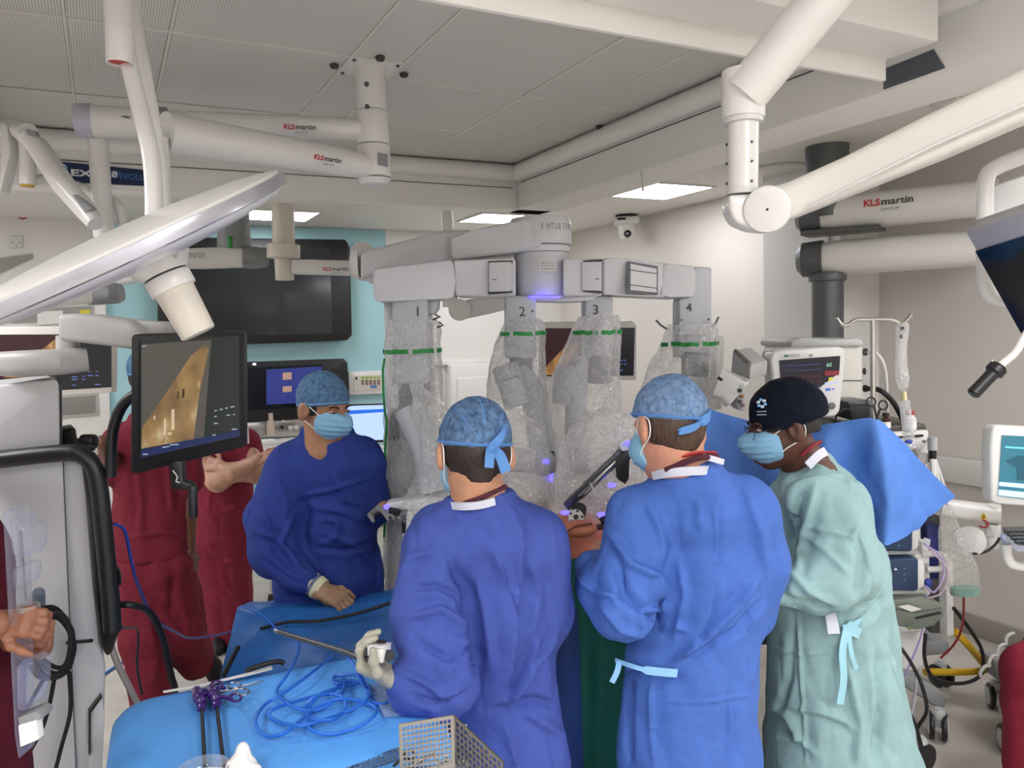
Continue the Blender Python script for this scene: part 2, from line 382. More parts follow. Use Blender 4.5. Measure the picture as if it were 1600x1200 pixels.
# ---- canopy light mount
HY = R(.86, 2.62, 0).y; HX = R(.86, 2.62, 0).x
def hub(z): return Vector((HX, HY, z))
t = thing('surgical_light_mount', 'white ceiling post under the perforated canopy with two branded swivel arms', 'light mount', hub(ZM))
zs = [ZM, pxz(583, 175, HY), pxz(586, 228, HY), pxz(590, 279, HY), pxz(590, 289, HY)]
MB().cyl(hub(zs[0]), hub(zs[1] + .002), .052, n=36).build('post', WHITE, t)
MB().cyl(hub(zs[1]), hub(zs[2] + .003), .055, n=36, bev=.003).build('swivel_joint', WHITE, t)
MB().cyl(hub(zs[2]), hub(zs[3] + .003), .057, n=36, bev=.003).build('swivel_joint', WHITE, t)
MB().cyl(hub(zs[3]), hub(zs[4]), .055, .045, n=36, bev=.004).build('end_cap', WHITE, t)
for q in ((573, 132), (574, 167)):
    c = P(*q, HY - .052); MB().cyl(c, c - Y3 * .006, .008, n=14).build('screw', DGREY, t)
c = P(597, 250, HY - .054)
MB().prism([P(590, 238, HY - .0565), P(606, 241, HY - .0545), P(606, 261, HY - .0545), P(590, 257, HY - .0565)], Y3 * .002).build('rating_label', mat('label_grey', '#8d8f92', .5), t)
z1 = pxz(580, 203, HY); z2 = pxz(580, 262, HY)
e1 = PZ(250, 194, z1); e2 = PZ(258, 207, z2)
a1 = MB().tube([hub(z1), hub(z1).lerp(e1, .5), e1], [.036, .040, .046], 28).build('arm', WHITE, t)
a2 = MB().tube([hub(z2), hub(z2).lerp(e2, .5), e2], [.042, .050, .056], 28).build('arm', WHITE, t)
d1 = (e1 - hub(z1)).normalized(); d2 = (e2 - hub(z2)).normalized()
def on_arm(a, d, px, py, r):
    """point on the camera side of a tube of axis a+d*s nearest the pixel ray"""
    rd = Vector(_ray(px, py)).normalized(); w0 = Vector((0, 0, CAMZ)) - a
    b = rd.dot(d); s_ = (w0.dot(d) - b * w0.dot(rd)) / (1 - b * b) if abs(b) < .999 else 0
    c = a + d * s_; tocam = Vector((0, 0, CAMZ)) - c; tocam = (tocam - d * tocam.dot(d)).normalized()
    up_ = -d.cross(tocam); up_ = up_ if up_.z > 0 else -up_
    return c, tocam, up_
for a, d, q, r in ((hub(z1), d1, (444, 201), .0415), (hub(z2), d2, (476, 242), .051)):
    c, tc_, up_ = on_arm(a, d, *q, r); kls(t, c + tc_ * (r + .0015) - up_ * .004, -d, up_, .021)
# far end of the upper arm: housing with clear cap, drop tube
e1b = PZ(118, 188, z1)
MB().tube([e1, e1.lerp(e1b, .85)], [.046, .05], 28).build('arm_end_housing', WHITE, t)
MB().tube([e1.lerp(e1b, .8), e1b], [.053, .05], 24).build('end_bumper', mat('clear_bumper', '#c9c6d6', .15, alpha=.75), t)
for q0, q1 in (((146, 171), (165, 172)), ((238, 178), (265, 186))):
    c, tc_, up_ = on_arm(e1, d1, (q0[0] + q1[0]) / 2, q0[1] + 4, .05); n_ = (tc_ * .55 + up_ * .84)
    MB().box(c + n_ * .047, (.03, .05, .014), frame(n_, d1.cross(n_)), .003).build('window', MGREY, t)
c, tc_, up_ = on_arm(e1, d1, 195, 187, .05)
text('lettering', 'SERI', c + tc_ * .0515 + up_ * .012, -d1, up_, .014, MATS['ink_black'], t, bold=.0006)
text('lettering', 'MAC', c + tc_ * .0515 - up_ * .004, -d1, up_, .014, MATS['ink_black'], t, bold=.0006)
pt = PZ(152, 205, z1 - .02)
MB().cyl(pt, Vector((pt.x, pt.y, pxz(152, 330, pt.y))), .030, n=28).build('drop_tube', WHITE, t)
MB().cyl(Vector((pt.x, pt.y, pxz(152, 327, pt.y))), Vector((pt.x, pt.y, pxz(155, 372, pt.y))), .032, n=28, bev=.002).build('drop_tube_end', WHITE, t)
pt = PZ(250, 215, z2 - .02)
MB().cyl(pt, Vector((pt.x, pt.y, pxz(250, 322, pt.y))), .022, n=28).build('drop_tube', WHITE, t)
# ---- left spring arm with yellow-tipped joint
YA = 2.5
t = thing('spring_arm', 'slanting white spring arm with grey labels and a yellow-tipped joint', 'spring arm', P(150, 350, YA))
arm_loft([(P(38, 212, YA), .05, .05), (P(58, 228, YA), .06, .062), (P(100, 290, YA - .05), .06, .066), (P(135, 330, YA - .08), .06, .06), (P(150, 350, YA - .1), .05, .045)]).build('arm', WHITE, t)
MB().tube([P(8, 200, YA + .1), P(45, 208, YA)], [.036, .03], 20).build('link', WHITE, t)
MB().prism([P(0, 190, YA), P(10, 195, YA), P(16, 240, YA), P(0, 300, YA)], Y3 * .05, .004).build('link_cover', WHITE, t)
MB().cyl(P(43, 225, YA + .03), P(43, 289, YA + .03), .024, n=24).build('joint', WHITE, t)
MB().cyl(P(43, 288, YA + .03), P(43, 292, YA + .03), .020, n=24).build('joint_tip', mat('tip_yellow', '#c9a63a', .5), t)
MB().tube(catmull([P(43, 282, YA + .05), P(80, 281, YA + .1), P(130, 295, YA + .1), P(172, 312, YA + .1), P(187, 328, YA + .1), P(191, 352, YA + .1)], 5), .017, 14).build('tube', WHITE, t)
MB().prism([P(112, 304, YA - .1), P(121, 304, YA - .1), P(146, 325, YA - .12), P(133, 333, YA - .12)], Y3 * .02, .002).build('label', MGREY, t)
MB().prism([P(40, 202, YA - .04), P(55, 204, YA - .04), P(57, 211, YA - .04), P(42, 209, YA - .04)], Y3 * .02, .002).build('label', MGREY, t)
# ---- big surgical light, edge-on
YL = 1.5
t = thing('surgical_light', 'large white disc-shaped surgical light tilted edge-on with hanging handle', 'surgical light', P(310, 525, YL))
cl = P(203, 384, YL + .02)
rt, up3 = Vector(M3[:, 0]), Vector(M3[:, 1]); fwd = Vector(-M3[:, 2])
_r0 = Vector(_ray(203, 384)).normalized(); ax = (rt * .91 + up3 * .415).cross(_r0).normalized(); ax = ax if ax.z < 0 else -ax; ax = (ax + _r0 * .03).normalized()
r_ = m(262, YL)
MB().lathe([(0, -.040), (r_ * .35, -.038), (r_ * .7, -.031), (r_ * .94, -.020), (r_ * .985, -.016), (r_ * .985, -.008)], cl, ax, 64).build('top_shell', WHITE, t)
MB().lathe([(r_ * .97, -.012), (r_, -.01), (r_ * 1.004, 0), (r_, .011), (r_ * .965, .014)], cl, ax, 64).build('rim', mat('brushed_rim', '#c9c9d2', .22, metal=.75), t)
MB().lathe([(r_ * .97, .010), (r_ * .955, .016), (r_ * .9, .024), (r_ * .72, .034), (r_ * .5, .04), (r_ * .2, .042), (0, .042)], cl, ax, 64).build('lower_shell', mat('lamp_shell', '#d9d7de', .25, coat=.3), t)
hb = P(247, 408, YL); hx = (P(322, 528, YL) - P(262, 425, YL)).normalized(); hx = (hx - fwd * hx.dot(fwd) * 1.0).normalized()
hax = (ax * .3 + (P(312, 520, YL) - P(255, 415, YL)).normalized() * .7).normalized()
MB().loft([rrect(hb - hax * .045 + rt * .0, frame(hax, rt).col[0], frame(hax, rt).col[1], .115, .1, .02), rrect(hb + hax * .0, frame(hax, rt).col[0], frame(hax, rt).col[1], .112, .1, .03), rrect(hb + hax * .028, frame(hax, rt).col[0], frame(hax, rt).col[1], .086, .086, .042)]).build('handle_housing', WHITE2, t)
MB().prism([P(257, 388, YL - .065), P(282, 379, YL - .065), P(273, 404, YL - .065)], Y3 * .008, .001).build('housing_recess', LGREY, t)
MB().prism([P(262, 384, YL - .068), P(269, 382, YL - .068), P(268, 388, YL - .068), P(264, 389, YL - .068)], Y3 * .004).build('housing_mark', BLACK, t)
MB().cyl(hb + hax * .026, hb + hax * .032, .040, n=36).build('handle_gap', BLACK, t)
MB().cyl(hb + hax * .031, hb + hax * .062, .0435, n=36, bev=.003).build('handle_collar', WHITE, t)
MB().cyl(hb + hax * .060, hb + hax * .155, .0375, .0335, n=36, bev=.004).build('handle_sleeve', mat('handle_cream', '#e3dccd', .4), t)
ycy = 1.62
MB().cyl(P(184, -20, ycy), P(186, 42, ycy), .0265, n=28).build('yoke_joint', WHITE, t)
MB().lathe([(.0262, 0), (.0265, .005), (.0262, .072), (.0225, .072), (.0225, .066), (0, .064)], P(186, 42, ycy), P(187, 95, ycy) - P(186, 42, ycy), 32).build('yoke_end', WHITE, t)
c = P(187.2, 95, ycy); MB().cyl(c - Z3 * .001, c + Z3 * .006, .0215, n=24).build('plug', mat('plug_red', '#b32a30', .4), t)
MB().tube(catmull([P(196, 60, YL + .17), P(203, 105, YL + .15), P(216, 160, YL + .13), P(229, 210, YL + .1), P(238, 262, YL + .08), P(241, 335, YL + .06), P(235, 375, YL + .04)], 5), .0165, 20, flat=1.2).build('yoke_tube', WHITE, t)
MB().tube(catmull([P(203, -25, YL + .25), P(211, 40, YL + .25), P(224, 110, YL + .25), P(238, 185, YL + .22), P(250, 260, YL + .2), P(256, 330, YL + .15), P(250, 375, YL + .1)], 5), .016, 20).build('yoke_tube', WHITE, t)
# ---- big near boom at the upper right
YB = 1.62
t = thing('boom_arm', 'large white jointed ceiling boom with bolted post and wide spring arm', 'ceiling boom', P(1160, 350, YB))
MB().cyl(P(1335, -60, YB - .1), P(1163, 148, YB - .01), .047, .0465, n=36).build('upper_arm', WHITE, t)
MB().cyl(P(1162, 110, YB), P(1161, 186, YB), .0435, n=40, bev=.004).build('collar', WHITE, t)
MB().cyl(P(1161, 186, YB), P(1161, 193, YB), .040, n=40).build('collar_ring', WHITE2, t)
MB().cyl(P(1161, 190, YB), P(1160, 296, YB), .0315, n=36).build('post', WHITE, t)
for yy in (222, 252, 283):
    c = P(1174, yy, YB - .028); MB().cyl(c, c - Y3 * .004, .0028, n=10).build('screw', BLACK, t)
    c = P(1136.5, yy + 4, YB - .008); MB().cyl(c, c - X3 * .003, .0028, n=10).build('screw', BLACK, t)
MB().cyl(P(1160, 294, YB), P(1160, 304, YB), .0322, n=36, bev=.001).build('post_ring', WHITE2, t)
MB().prism([P(1139, 304, YB - .03), P(1180, 302, YB - .03), P(1230, 352, YB - .03), P(1205, 361, YB - .03), P(1175, 358, YB - .03), P(1150, 347, YB - .03), P(1140, 330, YB - .03)], Y3 * .06, .008, 3).build('elbow_block', WHITE, t)
MB().cyl(P(1199, 327, YB + .045), P(1199, 327, YB - .052), .0465, n=44, bev=.006).build('elbow_disc', WHITE, t)
MB().cyl(P(1199, 327, YB - .051), P(1199, 327, YB - .054), .0025, n=10).build('screw', BLACK, t)
arm_loft([(P(1195, 326, YB), .06, .075), (P(1240, 312, YB), .062, .072), (P(1330, 274, YB - .05), .066, .074), (P(1460, 216, YB - .12), .07, .086), (P(1600, 152, YB - .2), .072, .088), (P(1700, 105, YB - .25), .072, .088)], rf=.3).build('spring_arm', mat('boom_cream', '#e4e0d6', .35), t)
MB().tube([P(1262, 324, YB - .045), P(1330, 290, YB - .10), P(1460, 226, YB - .165), P(1600, 163, YB - .245), P(1700, 116, YB - .3)], .0035, 8).build('cover_seam', WHITE2, t)
MB().cyl(P(1705, 103, YB - .25) - Z3 * .07, P(1705, 103, YB - .25) + Z3 * .07, .05, n=32, bev=.008).build('end_joint', WHITE, t)
MB().tube(catmull([P(1705, 103, YB - .25) - Z3 * .06, P(1712, 150, 1.5), P(1700, 205, 1.6)], 5), .018, 16).build('drop_tube', WHITE, t)
# ---- service pendant at the right
cp = R(3.6, 3.06, 0); YP = cp.y
def pc(z): return Vector((cp.x, cp.y, z))
t = thing('service_pendant', 'dark grey ceiling pendant column with two wide branded white arms', 'pendant', pc(pxz(1290, 530, YP)))
zz = lambda py: pxz(1290, py, YP)
MB().cyl(pc(ZC), pc(zz(340)), .114, n=40).build('column', DGREY, t)
za, zb = zz(336), zz(404)
for z_, q, nm in ((za, (1560, 308), 'a'), (zb, (1560, 386), 'b')):
    e = PZ(*q, z_); s0 = pc(z_); d = (e - s0).normalized()
    arm_loft([(s0 - d * .1, .16, .15), (s0 + d * .05, .2, .19), (s0.lerp(e, .5), .2, .185), (e, .19, .18)], rf=.45).build('arm', mat('pendant_white', '#e3e0d9', .3), t)
    arm_loft([(s0 - d * .16, .12, .12), (s0 - d * .13, .2, .19), (s0 - d * .02, .215, .205)], rf=.45).build('arm_end_cap', DGREY, t)
    if nm == 'a':
        dd = d; ee = s0
        arm_loft([(s0 - d * .12 - Z3 * .095, .2, .03), (s0 + d * .28 - Z3 * .1, .2, .02)], rf=.3).build('arm_base', DGREY, t)
c, tc_, up_ = on_arm(ee, dd, 1355, 330, .1); tcx = (tc_ - Z3 * tc_.z).normalized()
kls(t, c + tcx * .103 - dd * .0 + Z3 * .01, dd, Z3, .048)
MB().cyl(pc(zb - .08), pc(zz(440)), .1, n=36, bev=.006).build('collar', DGREY, t)
MB().cyl(pc(zz(440)), pc(zz(532)), .084, n=36).build('lower_column', DGREY, t)
# ---- near tilted monitor at the right edge
YM = 1.55
t = thing('ceiling_monitor', 'tilted dark glossy monitor with silver edge hanging from a white frame', 'monitor', P(1600, 560, YM))
tl, tr, bl = P(1507, 362, YM), P(1760, 276, YM - .25), P(1622, 568, YM + .05); br = tr + bl - tl
nrm = (tr - tl).cross(bl - tl).normalized(); nrm = nrm if nrm.y < 0 else -nrm
MB().prism([tl, tr, br, bl], -nrm * .045, .006).build('housing', mat('monitor_silver', '#a9a8ab', .3, metal=.3), t)
i0, i1 = .10, .02
ins = lambda a, b: tl + (tr - tl) * a + (bl - tl) * b
MB().prism([ins(.005, .14) + nrm * .001, ins(.99, .14) + nrm * .001, ins(.99, .985) + nrm * .001, ins(.005, .985) + nrm * .001], nrm * .002).build('screen', GLASSBLK, t)
MB().tube(catmull([P(1700, 205, YM + .05), P(1610, 240, YM + .08), P(1556, 262, YM + .1), P(1541, 280, YM + .1), P(1539, 330, YM + .1), P(1539, 420, YM + .1), P(1543, 452, YM + .1), P(1565, 467, YM + .1), P(1640, 468, YM + .1)], 5), .0165, 16).build('frame', WHITE, t)
MB().prism([P(1552, 290, YM + .13), P(1640, 260, YM + .13), P(1640, 440, YM + .13), P(1552, 440, YM + .13)], Y3 * .03, .01).build('back_plate', WHITE2, t)
# ---- black sterile handle
YH = 1.5
t = thing('sterile_grip', 'black ribbed grip hanging on a bent white tube before the beige wall', 'handle', P(1522, 618, YH))
MB().tube(catmull([P(1640, 480, YH), P(1605, 520, YH), P(1587, 550, YH), P(1560, 573, YH)], 5), .0075, 12).build('tube', WHITE, t)
a, b = P(1562, 572, YH), P(1519, 617, YH); d = (b - a).normalized(); L_ = (b - a).length
MB().lathe([(0, 0), (.014, .0), (.0175, .004), (.0175, .016), (.0125, .02), (.012, L_ * .5), (.0125, L_ * .95), (.009, L_), (0, L_)], a, d, 24).build('grip', BLACK, t)
MB().tube([P(1551, 562, YH), P(1550, 573, YH)], .0015, 6).build('pin', WHITE, t)
# ---- wall camera on the ceiling
c = PZ(979, 336, ZC); Yc = c.y
t = thing('dome_camera', 'small white pan-tilt camera with black lens under the ceiling', 'camera', c)
k = m(1, Yc)
MB().cyl(c, c - Z3 * k * 3, 17 * k, n=24).build('bracket', BLACK, t)
MB().box(c - Z3 * k * 9, (36 * k, 34 * k, 12 * k), None, 4 * k, 3).build('base', WHITE, t)
MB().prism([c + Vector((-17 * k, -17.3 * k, -6 * k)), c + Vector((-4 * k, -17.6 * k, -6 * k)), c + Vector((-4 * k, -17.6 * k, -9.5 * k)), c + Vector((-17 * k, -17.3 * k, -9.5 * k))], Y3 * .004).build('badge', BLACK, t)
MB().lathe([(12 * k, -8 * k), (14 * k, -14 * k), (13.5 * k, -24 * k), (12 * k, -33 * k), (8 * k, -38 * k), (0, -39 * k)], c, Z3, 28).build('dome', WHITE, t)
l = c + Vector((-1 * k, -13 * k, -30 * k)); MB().cyl(l + Y3 * .01, l - Y3 * 2 * k, 5.6 * k, n=22, bev=.003).build('lens', GLASSBLK, t)
# ---- back-left monitor arms
YG = 4.6
t = thing('monitor_arm', 'grey ceiling post with a green mark and a thick white branded arm', 'monitor arm', P(365, 400, YG))
MB().cyl(Vector((P(366, 350, YG).x, YG, ZC)), P(366, 372, YG), m(24, YG), n=32).build('post', MGREY, t)
MB().cyl(P(366, 370, YG), P(366, 390, YG), m(25, YG), n=32, bev=.004).build('post_end', MGREY, t)
MB().box(P(359, 378, YG - .095), (.028, .02, .07), None, .009, 3).build('release_mark', mat('green_mark', '#2a8a3c', .4), t)
arm_loft([(P(250, 405, YG - .15), .12, .1), (P(320, 404, YG - .1), .14, .115), (P(385, 402, YG), .14, .115)], rf=.3).build('arm', WHITE, t)
arm_loft([(P(380, 402, YG - .02), .16, .125), (P(402, 403, YG), .15, .125), (P(416, 404, YG + .03), .1, .1)], rf=.4).build('arm_knuckle', MGREY, t)
text('lettering', 'martin', P(292, 403, YG - .2), rt, up3, .06, MATS['ink_grey'], t, width=m(26, YG))
YG2 = 4.4
t = thing('branded_light_boom', 'short white ceiling post with collar and a slim branded arm reaching right', 'light arm', P(445, 440, YG2))
MB().cyl(P(442, 308, YG2), P(443, 384, YG2), m(17, YG2), n=30).build('post', mat('arm_cream', '#ddd5c5', .4), t)
MB().tube(catmull([P(425, 316, YG2), P(428, 310, YG2 - .05), P(442, 308, YG2 - .07), P(456, 310, YG2 - .05), P(458, 316, YG2)], 4), .004, 8).build('clip', DGREY, t)
MB().cyl(P(443, 382, YG2), P(443, 404, YG2), m(25, YG2), n=32, bev=.005).build('collar', MATS['arm_cream'], t)
MB().cyl(P(443, 402, YG2), P(445, 438, YG2), m(14, YG2), n=28, bev=.004).build('post_end', MATS['arm_cream'], t)
MB().beam(P(455, 417, YG2), P(580, 420, YG2 + .1), .07, m(23, YG2), bev=.012).build('arm', WHITE, t)
kls(t, P(504, 423, YG2 - .035), rt, up3, .029)
MB().cyl(P(566, 396, YG2 + .3), P(566, 396, YG2 + .2), m(19, YG2), n=36, bev=.01).build('round_end', WHITE, t)
# ---- spring arm of a second light behind the robot
YS = 4.75
t = thing('rear_spring_arm', 'white spring arm elbow with round hub behind the robot arms', 'spring arm', P(717, 500, YS))
MB().cyl(Vector((P(703, 455, YS).x, YS, ZC)), P(703, 440, YS), m(9, YS), n=24).build('ceiling_tube', WHITE, t)
MB().cyl(P(703, 441, YS), P(704, 480, YS), m(12, YS), n=24).build('post', WHITE, t)
MB().cyl(P(718, 484, YS + .06), P(718, 484, YS - .07), m(17, YS), n=32, bev=.008).build('hub', WHITE, t)
arm_loft([(P(712, 486, YS), .1, m(30, YS)), (P(760, 478, YS), .1, m(26, YS)), (P(840, 462, YS), .09, m(18, YS))], rf=.3).build('arm', WHITE2, t)
# ---- pendant arm ends at far left
YF = 4.6
t = thing('pendant_boom', 'white pendant arm with a grey rounded end beside the blue wall', 'pendant arm', P(160, 475, YF))
arm_loft([(P(20, 470, YF - .3), .13, .1), (P(100, 463, YF - .1), .14, .11), (P(150, 459, YF), .14, .11)], rf=.4).build('arm', WHITE, t)
arm_loft([(P(140, 460, YF), .15, .125), (P(180, 458, YF), .15, .12), (P(189, 457, YF), .1, .1)], rf=.4).build('end_cap', MGREY, t)
arm_loft([(P(100, 447, YF + .3), .1, .08), (P(170, 442, YF + .3), .1, .06), (P(211, 437, YF + .3), .08, .03)], rf=.4).build('upper_link', WHITE, t)
# ================================================================== BACK WALL FITTINGS
def pv_box(name, quad, v, depth, mt, parent=None, bev=.0, off=0., **k):
    """box on the plane v of the room through four pixels, growing towards the viewer"""
    return MB().prism([PV(*q, v) - RV * off for q in quad], -RV * depth, bev).build(name, mt, parent, **k)
def disp(name, c, e): return mat(name, c, .3, emit=e)
def endo_mat(name, e, seed=0., c0='#5a3a20', c1='#b9884c'):
    """endoscopic picture: brown tissue with pale streaks"""
    if name in MATS: return MATS[name]
    mt = bpy.data.materials.new(name); mt.use_nodes = True; nt = mt.node_tree; N = nt.nodes; L = nt.links; b = N['Principled BSDF']
    tc = N.new('ShaderNodeTexCoord'); mp = N.new('ShaderNodeMapping'); mp.inputs['Location'].default_value = (seed, seed, 0); mp.inputs['Scale'].default_value = (1.6, 1, 1); mp.inputs['Rotation'].default_value = (0, .55, 0); L.new(tc.outputs['Object'], mp.inputs['Vector'])
    n = N.new('ShaderNodeTexNoise'); n.inputs['Scale'].default_value = 9; n.inputs['Detail'].default_value = 6; L.new(mp.outputs['Vector'], n.inputs['Vector'])
    cr = N.new('ShaderNodeValToRGB'); el = cr.color_ramp.elements; el[0].position = .3; el[0].color = (*lin(c0), 1); el[1].position = .62; el[1].color = (*lin(c1), 1)
    x = cr.color_ramp.elements.new(.75); x.color = (*lin('#ecd9b0'), 1)
    L.new(n.outputs['Fac'], cr.inputs['Fac']); L.new(cr.outputs['Color'], b.inputs['Emission Color']); b.inputs['Emission Strength'].default_value = e
    b.inputs['Base Color'].default_value = (.01, .01, .01, 1); b.inputs['Roughness'].default_value = .15
    MATS[name] = mt; return mt
VW = VB - .012
# large screen
t = thing('wall_screen', 'large switched-off black wall screen mounted on the blue wall', 'screen', PV(400, 540, VW))
pv_box('housing', [(246, 372), (536, 376), (543, 388), (546, 524), (538, 532), (246, 543)], VW, .09, BLACK, t, .012)
pv_box('panel', [(262, 388), (511, 389), (515, 521), (262, 528)], VW, .004, mat('screen_dark', '#222426', .12, spec=.6), t, off=.091)
# smaller screen
t = thing('wall_screen', 'smaller wall screen with a blue picture list below the large one', 'screen', PV(460, 655, VW))
pv_box('housing', [(330, 567), (533, 560), (539, 566), (541, 648), (330, 662)], VW, .09, BLACK, t, .01)
scr = pv_box('panel', [(385, 574), (500, 569), (500, 632), (385, 640)], VW, .003, mat('screen_dark2', '#10131c', .15), t, off=.091)
pv_box('picture_list', [(413, 577), (499, 572), (499, 627), (413, 631)], VW, .002, disp('display_blue', '#232c66', 1.0), t, off=.095)
for q in ([(438, 582), (452, 581), (452, 592), (438, 593)], [(438, 603), (452, 602), (452, 611), (438, 612)]):
    pv_box('thumbnail', q, VW, .001, disp('thumb_brown', '#94796a', .8), t, off=.0975)
pv_box('indicator_lamp', [(392, 567), (397, 567), (397, 570), (392, 570)], VW, .002, disp('led_white', '#ffffff', 2), t, off=.092)
# stainless service plate with fittings
t = thing('socket_board', 'brushed steel service plate with sockets below the wall screens', 'service panel', PV(430, 690, VW))
pv_box('plate', [(370, 660), (478, 651), (478, 680), (370, 687)], VW, .02, STEEL, t, .003)
for q in ((440, 667), (453, 668), (462, 667)):
    c = PV(*q, VW) - RV * .021; MB().cyl(c, c - RV * .012, .022 if q[0] > 445 else .014, n=16).build('socket', WHITE if q[0] > 445 else BLACK, t)
for q in ((409, 660), (442, 656), (409, 681), (442, 680)):
    c = PV(*q, VW) - RV * .02; MB().cyl(c, c - RV * .006, .01, n=10).build('screw', CHROME, t)
c0, c1 = PV(421, 680, VW) - RV * .06, PV(420, 650, VW) - RV * .06
MB().lathe([(0, 0), (.036, 0), (.036, .2), (.033, .2), (.033, .01), (0, .008)], c0, c1 - c0, 20).build('specimen_tube', mat('clear_plastic_warm', '#e6d3c6', .1, alpha=.55), label='clear plastic tube standing against the steel service plate', cat='tube')
pv_box('shelf_ledge', [(370, 690), (480, 681), (480, 692), (370, 702)], VW, .28, mat('shelf_white', '#dcdad4', .4), label='narrow white ledge running under the steel plate', cat='ledge')
pv_box('paper_sheet', [(396, 684), (420, 682), (421, 686), (396, 688)], VW, .12, mat('paper_white', '#f2f1ec', .7), off=.16, label='white paper lying on the ledge below the steel plate', cat='paper')
# alarm panel
t = thing('alarm_panel', 'white gas alarm panel with rows of green and red marks on blue wall', 'alarm panel', PV(571, 617, VW))
pv_box('frame', [(543, 581), (599, 579), (599, 615), (544, 617)], VW, .03, WHITE, t, .006)
pv_box('face', [(551, 587), (593, 586), (593, 609), (551, 611)], VW, .004, mat('face_beige', '#cfccbf', .5), t, off=.03)
for i in range(5):
    x = 563 + i * 6.2
    for y, cc in ((588, '#9cb84a'), (593.5, '#7a6a5a'), (597.5, '#8f6a62')):
        pv_box('mark', [(x, y), (x + 4, y), (x + 4, y + 3.6), (x, y + 3.6)], VW, .002, mat('mark' + cc, cc, .5), t, off=.034)
pv_box('mark', [(577, 602), (587, 602), (587, 606), (577, 606)], VW, .002, mat('mark_blue', '#4f86c2', .5), t, off=.034)
pv_box('mark', [(553.5, 589), (556.5, 589), (556.5, 593), (553.5, 593)], VW, .002, BLACK, t, off=.034)
# computer on a trolley in front of the wall
VM = 5.9
t = thing('desktop_monitor', 'desktop monitor showing a pale blue window beside the gowned person', 'monitor', PV(575, 690, VM))
pv_box('housing', [(528, 632), (604, 630), (605, 690), (528, 692)], VM, .04, BLACK, t, .006)
pv_box('screen', [(530, 634), (602, 632), (602, 686), (530, 688)], VM, .003, disp('display_pale', '#a9c2f0', 1.0), t, off=.041)
pv_box('title_bar', [(536, 641), (599, 638), (599, 643), (536, 647)], VM, .002, disp('display_bar', '#1e66cf', .9), t, off=.0445)
MB().beam(PV(575, 688, VM), PV(575, 701, VM), .1, .03).build('stand', BLACK, t)
t = thing('computer_trolley', 'dark trolley shelf with black computer parts behind the gowned person', 'trolley', PV(585, 900, VM))
pv_box('top_shelf', [(520, 702), (612, 700), (612, 706), (520, 708)], VM, .4, WHITE2, t, .006, off=-.2)
pv_box('computer_case', [(540, 712), (609, 710), (609, 762), (540, 764)], VM, .35, BLACK, t, .01, off=-.15)
pv_box('paper', [(575, 766), (600, 764), (602, 770), (577, 772)], VM, .2, MATS['paper_white'], t, off=-.1)
pv_box('lower_shelf', [(520, 776), (612, 774), (612, 782), (520, 784)], VM, .4, MGREY, t, .006, off=-.2)
for q in ((524, 780), (608, 778)):
    a = PV(*q, VM); MB().cyl(a, Vector((a.x, a.y, .0)), .02, n=14).build('leg', LGREY, t)
for q in ((524, 704), (608, 702)):
    a = PV(*q, VM); b = PV(q[0], q[1] + 76, VM); MB().cyl(a, b, .015, n=12).build('upright', LGREY, t)
# monitor behind robot arms two and three
YQ = 5.2
t = thing('pendant_monitor', 'pale framed monitor with a dark red picture behind the robot arms', 'monitor', P(920, 597, YQ))
MB().prism([P(842, 502, YQ), P(988, 500, YQ), P(995, 507, YQ), P(994, 594, YQ), P(842, 597, YQ)], Y3 * .06, .01).build('housing', mat('monitor_white', '#dedad2', .4), t)
f_ = YQ - .003
MB().prism([P(846, 513, f_), P(992, 512, f_), P(990, 587, f_), P(846, 588, f_)], Y3 * .002).build('screen', disp('display_black', '#0a0a10', .5), t)
MB().prism([P(846, 514, f_ - .002), P(966, 513, f_ - .002), P(966, 586, f_ - .002), P(846, 586, f_ - .002)], Y3 * .001).build('picture', disp('display_maroon', '#2a1014', .8), t)
MB().prism([P(852, 586, f_ - .004), P(852, 574, f_ - .004), P(880, 545, f_ - .004), P(905, 535, f_ - .004), P(880, 586, f_ - .004)], Y3 * .001).build('picture_tissue', endo_mat('endo_warm', .8), t)
for i, (x, y) in enumerate(((968, 562), (974, 562), (968, 568), (975, 568), (969, 578))):
    MB().prism([P(x, y, f_ - .003), P(x + 4, y, f_ - .003), P(x + 4, y + 2, f_ - .003), P(x, y + 2, f_ - .003)], Y3 * .001).build('icon', disp('display_icon', '#4a5a9a', .9), t)
# left monitor in a pale frame
YQ = 4.2
t = thing('pendant_monitor', 'pale framed monitor at the left with orange tissue picture and dark side bar', 'monitor', P(85, 615, YQ))
MB().prism([P(-40, 511, YQ), P(172, 509, YQ), P(176, 514, YQ), P(175, 613, YQ), P(-40, 628, YQ)], Y3 * .06, .008).build('housing', MATS['monitor_white'], t)
f_ = YQ - .003
MB().prism([P(-30, 523, f_), P(174, 522, f_), P(174, 605, f_), P(-30, 617, f_)], Y3 * .002).build('screen', disp('display_black', '#0a0a10', .5), t)
MB().prism([P(-30, 524, f_ - .002), P(90, 523, f_ - .002), P(90, 600, f_ - .002), P(-30, 610, f_ - .002)], Y3 * .001).build('picture', disp('display_maroon', '#2a1014', .8), t)
MB().prism([P(5, 590, f_ - .004), P(40, 565, f_ - .004), P(89, 528, f_ - .004), P(89, 545, f_ - .004), P(60, 590, f_ - .004)], Y3 * .001).build('picture_tissue', endo_mat('endo_orange', .9, 3.), t)
